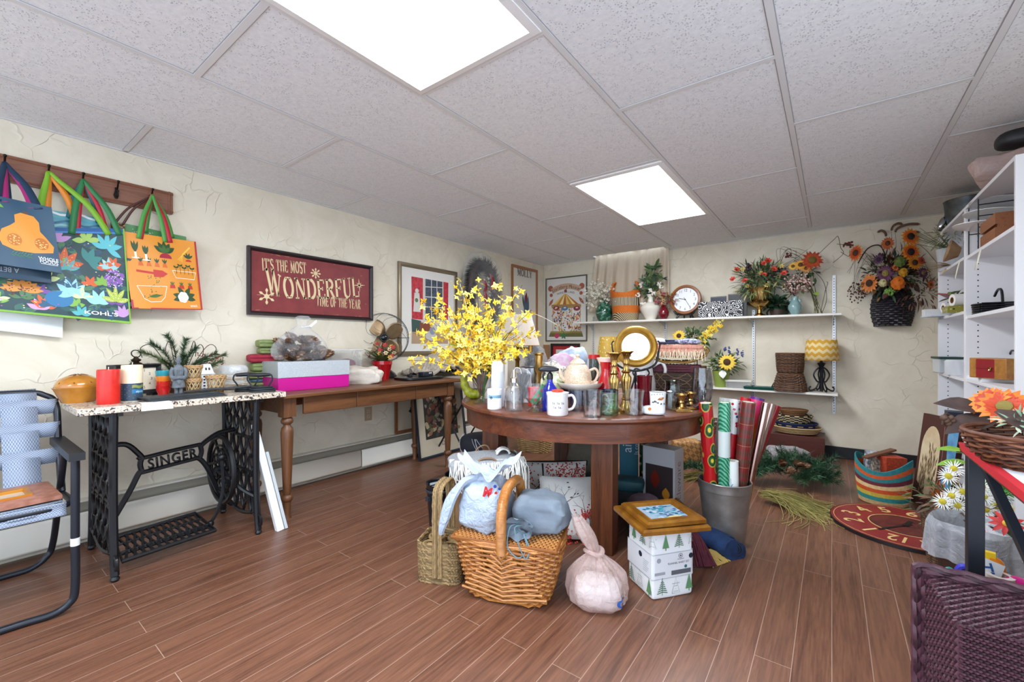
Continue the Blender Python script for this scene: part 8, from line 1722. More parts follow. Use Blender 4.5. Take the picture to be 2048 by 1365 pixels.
for x in (-.047,.047):
 for y in (-.04,.04):
  m=MB(SG[0])
  for i in range(5): m.tube([(x+.036*math.cos(a),y+.033*math.sin(a),chh-.012-.02*i) for a in [2*PI*j/20 for j in range(20)]],.0065,6,True)
  m.build('bottle_ring',t)
hq=catmull([(-cw-.004,0,.03),(-cw-.006,0,.16),(-cw-.004,0,.36),(-cw*.8,0,.415),(0,0,.425),(cw*.8,0,.415),(cw+.004,0,.36),(cw+.006,0,.16),(cw+.004,0,.03)],9)
m=MB(SG[0]);
for j in range(5):
 m.use(SG[j % 3]);m.tube([V((c.x,c.y+(j-2)*.0085,c.z))+V((0,0,0)) for c in hq],[.0065+.0018*math.sin(i*2.2+j*2) for i in range(len(hq))],6)
m.build('handle',t,M=RZ(PI/2) @ SC(.87,1,1))
# ---- rubber boots behind the carrier
RBT=mat('#13171c',.3,coat=.2)
for i,(dx,dy,lb) in enumerate(((-.02,0,'black rubber boot with a white sticker inside, nearer the camera'),(-.05,.16,'black rubber boot standing behind its twin'))):
 p=Fd(884,2.18)+V((dx,dy,0));t=thing('rubber_boot',lb,'boot',p,face(p)+.6);m=MB(RBT);m.lathe([(.045,.0),(.05,.02),(.048,.08),(.052,.14),(.06,.24),(.066,.335),(.069,.34),(.064,.336),(.05,.14),(0,.08)],30);m.sup((0,-.075,.035),(.045,.10,.036),.6,.6,24,12);m.build('shaft',t)
 m=MB(mat('#2a2f36',.4));m.lathe([(.0665,.30),(.069,.302),(.069,.31),(.0665,.312)],30);m.lathe([(.051,.10),(.0535,.102),(.0535,.11),(.051,.112)],30);m.box(-.075,-.012,.26,-.055,.012,.28);m.build('strap',t);m=MB(mat('#0d0f12',.5));m.sup((0,-.06,.01),(.05,.125,.012),.3,.6,24,8);m.build('sole',t)
 if i == 0: m=MB(mat('#cfd6d8',.4));q=.0605;m.W=lambda v: V((q*math.sin(v.x/q),q*math.cos(v.x/q),v.y));m.rect(-.02,.300,.03,.308);m.rect(-.02,.314,.03,.326);m.build('sticker',t)
p=Fd(895,2.06);solo(MB(mat('#dfe1e4',.4)).box(-.012,-.008,0,.012,.008,.30),'white_strip','upright white plastic strip between the boots and the brown paper bag','strip',p,face(p),rot=(0,0,face(p)),bev=.002)
# ---- brown paper bag with a fringed throw
p=Fd(972,2.30);rzp=face(p)+.1;t=thing('paper_bag','large brown paper bag with cord handles under the fringed throw','bag',p,rzp);KR=mat('#9c7652',.75,0,'#8c6846',8,bump=.004,bs=14)
MB(KR).box(-.175,-.09,0,.175,.09,.345).build('body',t,bev=.006);MB(mat('#8a6a4c',.7)).tube(catmull([(-.06,-.093,.32),(-.07,-.10,.40),(-.04,-.105,.455),(.03,-.105,.455),(.065,-.10,.40),(.06,-.093,.32)],7),.0055,6).build('handle',t)
MB(mat('#8a6a4c',.7)).tube(catmull([(-.06,.093,.32),(-.05,.09,.45),(.02,.09,.475),(.06,.093,.32)],7),.004,6).build('handle',t)
q=p+V((0,0,.346));t=thing('throw_blanket','grey woven throw with a long white knotted fringe draped over the paper bag','blanket',q,rzp);TH=mat('#8f9296',.9,0,'#a2a5a8',120,bump=.002,bs=200)
m=MB(TH);m.sup((0,.0,.055),(.20,.125,.058),.5,.4,44,20,.10,9,12);m.build('folded_cloth',t);m=MB(mat('#dedbd3',.9))
qq=random.Random(8)
for i in range(90):
 x=-.195+.39*i/89;fr_=-.125 if abs(x) < .17 else -.09;L_=qq.uniform(.06,.12)+(.05 if x > .15 else 0)
 P_=catmull([(x,fr_+.03,.105),(x+qq.gauss(0,.006),fr_-.012,.075),(x+qq.gauss(0,.012),fr_-.02,.06-L_*.5),(x+qq.gauss(0,.014),fr_-.016,.06-L_)],3);m.tube(P_,.0028,5);m.sph(P_[-3],.0052,6,4)
for i in range(16):
 y=-.1+.2*i/15;P_=catmull([(.17,y,.10),(.212,y,.06),(.216,y+qq.gauss(0,.01),-.02),(.214,y+qq.gauss(0,.012),-.10)],3);m.tube(P_,.0028,5);m.sph(P_[-3],.0052,6,4)
for i in range(14): a=qq.uniform(0,6.3);m.tube([(.09+.04*math.cos(b+a)*qq.uniform(.7,1),-.02+.03*math.sin(b),.115+.03*abs(math.sin(b*1.0+a))) for b in [2*PI*j/12 for j in range(12)]],.0026,5,True)
stuff(m.build('fringe',t))
# ---- dark basket with a tree cushion, second cushion
p=Fd(1108,2.62);rzk=face(p)+.12;t=thing('basket','dark rectangular wicker basket on the floor under the table holding a cushion','basket',p,rzk);DKB=[mat('#241814',.6,0,'#34241c',50),mat('#1c1210',.6)]
def db(u,v): a=2*PI*u;e=.3;return ((.215+.02*v)*math.copysign(abs(math.cos(a))**e,math.cos(a)),(.14+.015*v)*math.copysign(abs(math.sin(a))**e,math.sin(a)),.004+(.26 if math.sin(a) > -.5 else .10)*v)
m=MB(DKB[0]);weave(m,lambda u,v: ((.215+.02*v)*math.copysign(abs(math.cos(2*PI*u))**.3,math.cos(2*PI*u)),(.14+.015*v)*math.copysign(abs(math.sin(2*PI*u))**.3,math.sin(2*PI*u)),.004+.12*v),12,40,.006,.005,mats=DKB);m.build('wall',t)
m=MB(DKB[1]);m.box(-.215,-.135,0,.215,.135,.008)
for x in [-.21+.42*i/20 for i in range(21)]: m.cyl((x,.15,.1),(x,.155,.27),.005,n=6)
m.box(-.235,.145,.262,.235,.165,.29);m.build('back_rail',t)
def tree_art(m,W0,seed,flip=False):
 r=random.Random(seed);m.W=W0
 def br(x,y,a,L,w_,d):
  x2,y2=x+L*math.cos(a),y+L*math.sin(a);m.use(mat('#2a1d1c',.8));m.line([(x,y),((x+x2)/2+r.uniform(-.01,.01),(y+y2)/2),(x2,y2)],[w_,w_*.8,w_*.6])
  if d: [br(x2,y2,a+s_,L*r.uniform(.6,.8),w_*.62,d-1) for s_ in (r.uniform(.2,.6),-r.uniform(.2,.6))]
 return br
def cushion(name,label,p,rot,w_,h_,art,th=.06):
 t=thing(name,label,'cushion',p,rot=rot);CW_=mat('#d9d7d2',.9,bump=.001,bs=150)
 def bul(x,y): return th*(max(0,1-(2*x/w_)**2)*max(0,1-(2*y/h_)**2))**.5
 m=MB(CW_)
 for s_ in (1,-1): m.grid(lambda u,v: ((u-.5)*w_*(1-.05*math.sin(PI*v)),(v-.5)*h_*(1-.05*math.sin(PI*u)),s_*bul((u-.5)*w_,(v-.5)*h_)),20,20)
 m.build('cover',t);a=MB(CW_);W0=lambda v: V((v.x,v.y,bul(v.x,v.y)+.0022+v.z));a.W=W0;art(a,w_,h_);a.build('print',t);return t
def art_up(m,w_,h_):                                            # upside-down trees with red leaves
 r=random.Random(5);
 def br(x,y,a,L,wd,d):
  x2,y2=x+L*math.cos(a),y+L*math.sin(a);m.use(mat('#2a1d1c',.8));m.line([(x+(x2-x)*i/3,y+(y2-y)*i/3) for i in range(4)],[wd,wd*.9,wd*.75,wd*.6])
  if d: [br(x2,y2,a+s_,L*r.uniform(.65,.85),wd*.6,d-1) for s_ in (r.uniform(.2,.55),-r.uniform(.2,.55))]
 br(-.06,h_*.46,-1.57,h_*.3,.012,5);br(.15,h_*.46,-1.6,h_*.15,.008,3);
 for i in range(520):
  c=r.choice(((-.17,.02),(-.03,.04),(.10,-.0),(.17,.03),(.06,.05)));x,y=r.gauss(c[0],.035),r.gauss(c[1]+.02,.05)
  if abs(x) < w_*.46 and abs(y) < h_*.46 and not (abs(x+.06) < .02): m.use(mat(('#a8241c','#8f1a18','#c03a28')[i % 3],.8));m.leaf2(x,y,r.uniform(0,6.3),.012,.007,.0004,3)
 m.use(mat('#1f1a1a',.8));[m.leaf2(x,y,.4,.012,.004,.0004,3) for x,y in ((.02,-h_*.38),(.12,-h_*.34),(.05,-h_*.42))]
cushion('cushion','oblong white cushion printed with upside down red trees, in the dark basket',p+V((.0,-.02,.205))+V((0,0,0)),(PI/2-.22,0,rzk+.02),.43,.25,art_up,.05)
def art_dn(m,w_,h_):
 r=random.Random(9)
 def br(x,y,a,L,wd,d):
  x2,y2=x+L*math.cos(a),y+L*math.sin(a);m.use(mat('#3a2a28',.8));m.line([(x+(x2-x)*i/3,y+(y2-y)*i/3) for i in range(4)],[wd,wd*.9,wd*.75,wd*.6])
  if d: [br(x2,y2,a+s_,L*r.uniform(.65,.85),wd*.6,d-1) for s_ in (r.uniform(.25,.6),-r.uniform(.25,.6))]
 br(-.07,-h_*.40,1.5,.09,.008,4);br(.10,-h_*.40,1.6,.07,.006,3)
 for i in range(260): c=r.choice(((-.11,-.15),(-.03,-.16),(.08,-.04),(.12,-.03),(.12,-.14)));x,y=r.gauss(c[0],.022),r.gauss(c[1],.02);m.use(mat(('#b8302a','#9a201f','#c9483a')[i % 3],.8));m.leaf2(x,y,r.uniform(0,6.3),.012,.008,.0004,3)
 m.use(mat('#1f1a1a',.8));[m.leaf2(r.uniform(-.05,.16),r.uniform(.04,.17),r.uniform(0,1),.016,.006,.0004,3) for i in range(9)]
p2=Fd(1140,2.31)+V((0,.0,.165));cushion('cushion','white cushion with a bare tree and small birds, leaning by the front table leg',p2,(PI/2-.42,0,face(p2)+.1),.33,.33,art_dn,.055)
# ---- behind the front leg: white slatted lantern, teal tote, beige tote, white carton
p=Fd(1178,2.55);k=S(p,1);t=thing('lantern_house','white wooden house shaped lantern with dark windows under the table, left of the front leg','lantern',p,face(p));m=MB(mat('#dfe0de',.4));m.box(-20*k,-10*k,0,20*k,10*k,62*k);m.box(-21*k,-11*k,16*k,21*k,11*k,19*k);m.build('body',t,bev=.003);m=MB(mat('#20242a',.4),T(0,-10*k-.001,0) @ FR)
for i in range(3):
 for j in range(3): m.rect((-16+12*i)*k,(26+11*j)*k,(-8+12*i)*k,(34+11*j)*k,0)
m.build('window',t)
p=Fd(1225,2.72);k=S(p,1);t=thing('tote_bag','dark teal fabric bag lying across the floor behind the front table leg','bag',p,face(p)-.1);MB(mat('#12454f',.6,0,'#0f3a44',12)).sup((0,0,54*k),(60*k,22*k,12*k),.4,.3,34,12,.05,8,3).build('body',t);MB(mat('#1a1c20',.6)).box(-52*k,-18*k,0,56*k,18*k,44*k).build('base',t)
p=Fd(1262,3.0);k=S(p,1);t=thing('shopping_bag','teal blue paper shopping bag with white lettering under the table','bag',p,face(p));m=MB(mat('#2c6f86',.5));m.box(-22*k,-10*k,0,14*k,10*k,128*k);m.build('body',t,bev=.004);m=MB(mat('#dfe8ea',.5),T(0,-10*k-.001,0) @ FR @ T(-4*k,92*k,0) @ RZ(PI/2));m.text('ails',8*k,-5*k,26*k,0);m.text('ls.com',4*k,-18*k,12*k,0);m.build('lettering',t)
p=Fd(1288,3.05);k=S(p,1);m=MB(wrapmat('leaf_print','#1c5a44','#d9c9a0','dots',26,'#c9b060'));m.box(-9*k,-8*k,0,8*k,8*k,124*k);solo(m,'shopping_bag','narrow dark green patterned gift bag beside the teal shopping bag','bag',p,face(p),bev=.004)
p=Fd(1168,3.05);k=S(p,1);t=thing('tote_bag','grey beige felt tote bag with small dark lettering behind the dark basket','bag',p,face(p));m=MB(mat('#8d8574',.8,0,'#7d7566',14));m.sup((0,0,64*k),(34*k,12*k,64*k),.55,.5,30,20,.05,8,4,lambda v: (v.x*(1-.35*max(0,v.z/(64*k))),v.y,v.z));m.build('body',t);m=MB(mat('#2a2826',.6),T(-6*k,-12.6*k,50*k) @ FR);m.text('UGCI',0,0,9*k,0);m.build('lettering',t)
p=Fd(1326,2.72);k=S(p,1);rzq=face(p)-.45;t=thing('carton','white stemware carton with grey cursive lettering beside the right table leg','box',p,rzq);wq,dq,hq_=.21,.13,.40;MB(mat('#c9c9cc',.5)).box(-wq/2,-dq/2,0,wq/2,dq/2,hq_).build('body',t,bev=.002)
m=MB(mat('#3a2f30',.4),T(0,-dq/2-.001,0) @ FR);m.rect(-wq/2+.02,.05,wq/2-.01,.29,0);m.use(mat('#7a2418',.3));m.leaf2(-.02,.14,1.57,.12,.06,.0004);m.use(mat('#c9852a',.3));m.leaf2(.05,.08,1.57,.08,.05,.0004);m.build('photo',t);m=MB(mat('#3a3c42',.5),T(wq/2+.001,0,0) @ RZ(PI/2) @ FR @ T(.0,.05,0) @ RZ(PI/2));m.text('acleware',.0,-.02,.085,0,align='LEFT',sx=.9,off=-.0015);m.build('lettering',t)
# ---- rolled flags
a,b=PD(1352,1000,2.55),Fl(1472,1113)+V((0,0,.02));t=thing('rolled_flag','rolled navy blue flag on a wooden pole lying on the floor beside the bucket','flag',(0,0,0));MB(wood('#6a4228','#8a5a38',None,'x',1)).cyl(a,b,.014,n=12).build('pole',t);NVF=mat('#12294f',.8,0,'#1b3a66',20,bump=.003,bs=40)
c0,c1=a.lerp(b,.40)+V((-.03,-.03,-.03)),b+V((-.005,-.03,.03));m=MB(NVF);d=(c1-c0).normalized()
for j in range(3): o_=V((.02*(j-1),-.03*(j == 1),-.02*(j == 2)));m.tube([c0+o_,c0.lerp(c1,.3)+o_,c0.lerp(c1,.7)+o_,c1+o_],[.03,.05,.052,.05],14)
m.build('cloth',t);m=MB(mat('#101a30',.8));[m.tube([c1+d*.004+V((.035*math.cos(x)*s_,.0,.035*math.sin(x)*s_)) for x in [2*PI*i/16 for i in range(16)]],.004,5,True) for s_ in (.4,.7,1)];m.build('rolled_end',t)
p=Fl(1398,1128);m=MB(mat('#4a1622',.9,0,'#5e2230',40));q=random.Random(3)
for i in range(40): x=q.uniform(-.05,.05);m.tube(catmull([(x*.6,.10,.12),(x*.8,.03,.07+q.uniform(0,.03)),(x+q.gauss(0,.01),-.05,.01)],3),.005,5)
o=solo(m,'fringed_cloth','dark maroon fringed cloth spilling onto the floor right of the sheet set','cloth',p,face(p)+.5);
m=MB(mat('#b89a52',.9))
for i in range(40): x=q.uniform(-.06,.06);m.tube(catmull([(x*.6,.05,.03),(x,0,.02),(x+q.gauss(0,.015),-.04,.004)],3),.003,5)
solo(m,'gold_fringe','dull gold fringe of the rolled flag lying on the floor','fringe',Fl(1428,1124)+V((0,.0,0)),face(p)+.9)
p=Fd(1290,2.35);m=MB(mat('#6a5560',.85,0,'#584450',20,bump=.003,bs=30));m.sup((0,0,.10),(.10,.13,.10),.6,.6,30,16,.2,9,6);solo(m,'cloth','bundle of faded purple cloth behind the sheet set','cloth',p,face(p))
# ---- by the console's far end
p=PX(850,915,XL+.24);p.z=.001;c=V((XL+.15,3.02,0));t=thing('framed_print','large floral print in a dark blue frame leaning on the heater under the console table','picture',(XL+.215,2.86,.002),rot=(-.13,0,PI/2));w_,h_=.62,.80
m=MB(mat('#1c2430',.4),T(0,0,h_/2) @ FR);m.ring(w_,h_,[(0,0),(0,.02),(.012,.022),(.022,.012),(.022,0)]);m.build('frame',t);m=MB(mat('#b9ae98',.6),T(0,0,h_/2) @ FR);m.rect(-w_/2+.02,-h_/2+.02,w_/2-.02,h_/2-.02,.008);m.build('mat_board',t)
m=MB(mat('#2a2622',.6),T(0,0,h_/2) @ FR);m.rect(-w_/2+.1,-h_/2+.17,w_/2-.1,h_/2-.08,.009);r=random.Random(4)
for i in range(150): m.use(mat(r.choice(['#5a4a34','#7a6a4a','#8a5a48','#4a5538','#a89878','#6a3a30','#8d8a78','#3a3c40']),.6));m.leaf2(r.uniform(-.2,.2),r.uniform(-.18,.28),r.uniform(0,6.3),r.uniform(.03,.08),r.uniform(.02,.05),.0095+.00001*i)
m.use(mat('#4a4438'));m.band(.0,-h_/2+.11,.016,.02,.0095,18);m.build('print',t)
t=thing('framed_print','oak framed print standing behind the dark blue frame under the console','picture',(XL+.055,2.62,.26),rot=(0,0,PI/2));MB(wood('#6a3f22','#855430',None,'x',1),T(0,0,.2) @ FR).ring(.42,.42,[(0,0),(0,.018),(.022,.018),(.024,0)]).build('frame',t);m=MB(mat('#b3a892',.6),T(0,0,.2) @ FR);m.rect(-.19,-.19,.19,.19,.006);m.use(mat('#26262c'));[m.leaf2(.0+.02*i,-.12+.05*(i % 4),1.2+i,.1,.05,.007) for i in range(8)];m.build('print',t)
# black folding rack with scrolls, knitted throw
t=thing('folding_rack','black iron folding rack with scrolls beyond the console table, holding cloths','rack',(-2.80,3.0,0),0)
for y in (-.2,.2):
 m=MB(IRON)
 for s_ in (-1,1): m.tube([(s_*.22,y,0.008),(-s_*.22,y,.62)],.008,6)
 m.build('cross_leg',t)
m=MB(IRON);
for x in (-.22,.22): m.tube([(x,-.2,.62),(x,.2,.62)],.008,6)
m.tube([(.16,-.2,.09),(.16,.2,.09)],.005,6);m.tube([(.18,-.2,.05),(.18,.2,.05)],.005,6)
for i in range(4): m.tube([(.17,-.13+.09*i+.022*math.cos(a),.085+.018*math.sin(a)) for a in [5*i_/10 for i_ in range(11)]],.004,5)
m.build('rail',t)
solo(MB(mat('#b3a594',.9,0,'#a3968a',10,bump=.003,bs=30)).sup((0,0,.06),(.22,.2,.06),.4,.4,36,14,.1,8,3),'cloth','folded taupe cloth on the folding rack under the knitted throw','cloth',(-2.80,3.0,.629),0)
m=MB(mat('#a59a8a',.95,0,'#b8ae9f',30,bump=.004,bs=80));q=random.Random(7)
for j in range(15):
 base=.76+.02*math.sin(j);pts=[]
 for i in range(26):
  u=i/25;x,y=-.36+.76*u,-.16+.32*j/14;z=-.2*max(0,u-.62)/.38*(j < 9)+.20*math.exp(-((u-.45)/.34)**2-((j-7)/7.5)**2)+.02*math.sin(i*1.6+j)*.7;pts.append((x+.012*math.sin(i*2.0+j*1.5),y+.010*math.cos(i*2.0),z))
 m.tube(pts,[.020+.006*math.sin(i*3.0+j) for i in range(26)],7)
solo(m,'knitted_throw','chunky grey beige knitted throw heaped beyond the console table','blanket',(-2.97,2.86,.768),PI/2,M=None)
# stool with a cushion printed in white lines, coral handled bag
p=Fd(968,3.3);t=thing('stool','small wooden stool with a dark cushion crossed by white lines behind the table','stool',p,face(p));k=S(p,1)
m=MB(mat('#20242e',.8));m.sup((0,0,62*k+.045),(48*k,40*k,.075),.6,1,40,14);o=m.build('cushion',t);m=MB(mat('#d5d6da',.7));r=random.Random(2)
for i in range(12):
 a,b=r.uniform(3.3,6.1),r.uniform(-.9,.9);m.tube([(49*k*math.cos(a+.9*s_)*(1-.08*(2*f-1)**2),41*k*math.sin(a+.9*s_)*(1-.08*(2*f-1)**2),62*k+.045+(.06*(2*f-1))) for f,s_ in [(j/8,b*j/8) for j in range(9)]],.0018,4)
stuff(m.build('stripe',o))
for x in (-1,1):
 for y in (-1,1): MB(wood('#5a3a24','#75502f',None,'z',1)).cyl((x*34*k,y*26*k,0),(x*28*k,y*22*k,62*k),.016,.02,10).build('leg',t)
MB(wood('#5a3a24','#75502f',None,'x',1)).lathe([(0,58*k),(38*k,58*k),(38*k,62*k),(0,62*k)],24).build('seat',t)
p=Fd(917,3.2);k=S(p,1);t=thing('handbag','dark bag with a curved coral red handle on the floor behind the paper bag','bag',p,face(p));MB(mat('#2a2220',.6)).sup((0,0,14*k),(26*k,14*k,14*k),.5,.5,24,12).build('body',t);MB(mat('#b5573c',.5)).tube(catmull([(-14*k,-6*k,18*k),(-15*k,-6*k,38*k),(-6*k,-6*k,52*k),(6*k,-6*k,46*k),(13*k,-6*k,20*k)],7),2.6*k,8).build('handle',t)
# ================================================================== right side: bookcases, painting, clock, baskets, bins
def X8(px,x,z): p=PX(px,689,x);p.z=z+.0006;p.y=min(p.y,3.44 if px > 1925 else 4.27);return p
def ring_plate(p,r_,label,c1,c2,n,rot):
 m=MB(mat('#e9e8e6',.25,coat=.3));m.lathe([(0,.004),(r_*.68,.004),(r_*.74,.010)],40)
 for i in range(n): m.use(mat((c1,c2)[i % 2],.3));m.band(0,0,r_*.74,r_,.012,3,2*PI*i/n,2*PI*(i+1)/n)
 m.use(mat('#e9e8e6',.25));m.lathe([(r_,.012),(r_,.009),(r_*.7,0),(0,0)],40);solo(m,'plate',label,'plate',p,rot=rot)
z=NS[0];a=X8(1985,.72,z)
ring_plate(a+V((-.03,0,.13)),.145,'plain white platter lowest on the top shelf of the near bookcase','#e9e8e6','#e2e1df',24,(0,.12,0));ring_plate(a+V((0,.0,.19)),.135,'white plate with a blue printed rim on the top shelf of the near bookcase','#3a4f86','#a9b4cf',40,(0,.14,.1));ring_plate(a+V((.02,0,.25)),.13,'white plate with red striped rim, highest on the top shelf of the near bookcase','#a32a30','#eceae6',26,(0,.14,.2))
t=thing('plate_rack','black wire rack between the platters on the top shelf of the near bookcase','rack',a);m=MB(BLACK)
for s_ in (-1,1): m.tube([(s_*.09,.1,0),(s_*.09,.1,.28)],.003,6);m.tube([(s_*.09,-.1,0),(s_*.09,-.1,.28)],.003,6)
for q in (.12,.18,.24): m.tube([(-.09,-.1,q),(.09,-.1,q)],.003,6);m.tube([(-.09,.1,q),(.09,.1,q)],.003,6)
m.build('wire',t)
p=X8(2003,.69,z);t=thing('wooden_crate','small slatted brown wooden crate on the top shelf of the near bookcase','crate',p+V((0,-.03,0)),PI/2);CWD=wood('#7a4526','#99603a',None,'x',1.5)
for q in (.005,.075): MB(CWD).box(-.13,-.055,q,.13,-.045,q+.055).build('slat',t);MB(CWD).box(-.13,.045,q,.13,.055,q+.055).build('slat',t)
for s_ in (-1,1): MB(CWD).box(s_*.12-.01,-.045,0,s_*.12+.01,.045,.13).build('end_panel',t)
MB(CWD).box(-.12,-.045,0,.12,.045,.008).build('base',t)
for i,(px,py,zz) in enumerate(((1962,512,NS[0]),(1919,540,FS[0]))): q=PX(px,py,.615);m=MB(mat('#e9e8d4',.6));m.add([(.0,-.012,.0),(0,.028,.0),(-.02,.018,-.105),(-.02,-.022,-.105)],[(0,1,2,3)]);solo(m,'price_tag',('pale paper strip hanging from the top shelf of the near bookcase','pale paper strip hanging from the top shelf of the far bookcase')[i],'tag',(q.x,q.y,zz-.018),solid=.0008)
# black iron things, rings, chest
p=X8(1996,.72,NS[1]);t=thing('trivet_stack','stack of black iron trivets with looped handles on the second shelf of the near bookcase','trivet',p,PI/2);m=MB(IRON)
for i in range(5): m.tube([(.10*math.cos(a)+.01*i,.09*math.sin(a),.006+.012*i) for a in [2*PI*j/20 for j in range(20)]],.005,6,True);[m.tube([(-.1+.05*j,-.08,.006+.012*i),(-.1+.05*j,.08,.006+.012*i)],.004,5) for j in range(5)]
m.build('grid',t);m=MB(IRON)
for x in (-.03,.04): m.tube([(x+.035*math.cos(a),-.09,.06+.03*math.sin(a)) for a in [2*PI*j/18 for j in range(18)]],.003,6,True)
m.tube(catmull([(-.08,0,.06),(-.06,0,.12),(.0,0,.13),(.06,0,.10)],6),.006,6);m.build('handle',t)
solo(MB(mat('#3a3a3e',.35)).box(-.11,-.05,0,.11,.05,.055),'metal_box','dark grey flat metal box beside the iron trivets','box',X8(2018,.78,NS[1]),PI/2)
p=X8(1975,.80,NS[2]);t=thing('wire_rings','three bent black wire rings leaning on the third shelf of the near bookcase','ornament',p,PI/2);m=MB(BLACK)
for x,zz,r_,q in ((-.05,.12,.085,1),(.06,.10,.08,.8),(-.04,.04,.075,.45)): m.tube([(x+r_*math.cos(a),.01*math.sin(a),zz+r_*q*math.sin(a)) for a in [2*PI*j/28 for j in range(28)]],.005,6,True)
m.build('ring',t)
p=X8(1996,.685,NS[2]+.02);t=thing('jewellery_box','small wooden box with a red front and brass clasp in the near bookcase','box',p,-PI/2+.5);MB(mat('#b07a34',.4,0,'#94602a',30)).box(-.10,-.05,0,.10,.05,.105).build('body',t,bev=.004);m=MB(mat('#8a1620',.4),T(-.01,-.0505,0) @ FR);m.rect(-.05,.004,.05,.10,0);m.use(mat('#3a0c10'));m.rect(-.05,.05,.05,.052,.0006);m.build('front',t);MB(BRASS,T(.02,-.052,.05)).lathe([(0,-.012),(.010,-.008),(.006,0),(.010,.008),(0,.012)],12).build('clasp',t)
solo(MB(mat('#eef1f4',.35)).box(-.16,-.09,0,.16,.09,.018),'flat_box','flat glossy white box under the red fronted wooden box','box',X8(1990,.72,NS[2]),PI/2)
# far bookcase
zt8=BH+.001;p=X8(1912,.76,zt8);t=thing('watering_can','galvanised steel pail standing on top of the far bookcase','pail',p);GAL=metal('#6d7376',.42,.0005,30,'#4f5558');MB(GAL).lathe([(0,0),(.105,0),(.108,.008),(.125,.20),(.128,.205),(.124,.203),(.104,.01),(0,.01)],36).build('body',t);m=MB(metal('#b9bcbe',.15));m.M=T(-.13,.02,.06) @ RY(.3);m.sup((0,0,0),(.02,.03,.05),.8,.8,20,12);m.tube([(0,0,.05),(-.005,0,.13)],.006,8);m.build('scoop',t)
p=X8(1897,.68,FS[0]);t=thing('plastic_tub','clear plastic tub on the top shelf of the far bookcase','tub',p);MB(film('#dfe3e6',.35,0,9,.2,opv=0)).lathe([(0,0),(.07,0),(.085,.15),(.088,.155)],30).build('body',t)
t=thing('flower_bunch','dried white flowers and grasses in the clear tub on the far bookcase','flowers',p+V((0,0,.14)));m=foliage(MB(),(0,0,.11),(.11,.13,.09),120,.07,.012,[mat('#6a7048',.7),mat('#a8a070',.7),mat('#4f5a38',.7)],.5,51)
for i in range(18): a=R.uniform(2,4.3);m.tube([(0,0,0),(.2*math.cos(a),.16*math.sin(a),R.uniform(.06,.22))],.0014,4)
stuff(m.build('foliage',t))
for i in range(9): m=MB();m.flower((R.uniform(-.11,.02),R.uniform(-.12,.1),R.uniform(.04,.2)),(-1,-.5,.4),.024,6,mat('#e6e2d0',.6),mat('#c9b060'),.25,.4);m.build('flower',t)
solo(MB(mat('#8d6a4a',.6,0,'#a3805a',20)).lathe([(0,0),(.03,.004),(.065,.05),(.07,.062),(.062,.06),(.028,.012),(0,.01)],28),'bowl','brown pottery bowl tipped on its side on the top shelf of the far bookcase','bowl',X8(1921,.66,FS[0]+.07),rot=(0,-1.3,0))
m=MB(mat('#c9a878',.8));q=random.Random(3)
for i in range(26): m.leaf((0,0,.02),(-1+q.gauss(0,.15),q.gauss(-.2,.3),q.gauss(.05,.2)),(0,0,1),q.uniform(.08,.17),.014,.1,3)
solo(m,'corn_husk_bunch','bundle of dry straw husks sticking out of the far bookcase','straw',X8(1902,.65,FS[0]))
m=MB(mat('#a3141f',.4));m.M=RX(.0);m.poly([(-.11,0),(0,-.1),(.11,0),(0,.1)],0,.006);m.use(mat('#7d0f18',.4));m.poly([(-.1,0),(.1,0),(0,.085)],.006,.008);solo(m,'envelope','red gift envelope lying on the papers in the far bookcase','envelope',X8(1908,.70,FS[1]+.135),rot=(0,.25,.3))
solo(foliage(MB(),(0,0,.02),(.05,.05,.02),14,.08,.035,[mat('#5c7a3c',.5),mat('#7a934c',.5)],.2,5),'leaf_sprig','green artificial leaves under the red envelope','leaves',X8(1910,.67,FS[1]+.105))
solo(MB(mat('#22242a',.5)).box(-.07,-.08,0,.07,.08,.10),'box','dark box behind the paper rolls in the far bookcase','box',X8(1912,.80,FS[1]))
for i,(px,zz,x) in enumerate(((1886,.034,.615),(1904,.072,.63))):
 t=thing('paper_roll',('white paper towel roll lying lower, its brown core facing out','white paper towel roll lying upper, its brown core facing out')[i],'paper roll',X8(px,x,FS[1]+zz+.02),rot=(0,PI/2-.0,.25));r_=.036 if i == 0 else .04
 MB(mat('#ece9e6',.7)).lathe([(r_*.5,.0),(r_,0),(r_,.24),(r_*.5,.24)],28).build('paper',t);MB(mat('#7d5032',.7)).lathe([(r_*.5,.24),(r_*.5,-.001),(r_*.42,-.001),(r_*.42,.24)],24).build('core',t)
t=thing('magazine','pale magazines jutting out of the far bookcase under the paper rolls','magazine',X8(1884,.66,FS[1]),.2);MB(mat('#c9d4e6',.4)).box(-.12,-.09,.0,.10,.09,.006).build('cover',t);MB(mat('#e6e6e2',.4),T(0,.07,.006) @ RY(-.0)).box(-.12,-.05,0,.06,.0,.05).build('page',t)
solo(MB(wrapmat('gold_print','#8f8a3a','#3a3a1c','dots',60,'#c9c06a')).box(-.06,-.05,0,.06,.05,.045),'box','small olive and gold patterned box below the paper rolls','box',X8(1915,.655,FS[1]+.007),.1)
p=X8(1884,.655,FS[2]);t=thing('plastic_tub','clear tub with a dark green lid on the third shelf of the far bookcase','tub',p,.15);MB(film('#dfe5e8',.35,0,9,.2,opv=0)).box(-.06,-.065,0,.06,.065,.10).build('body',t,bev=.006);MB(mat('#123f38',.4)).box(-.068,-.072,.10,.068,.072,.114).build('lid',t,bev=.003)
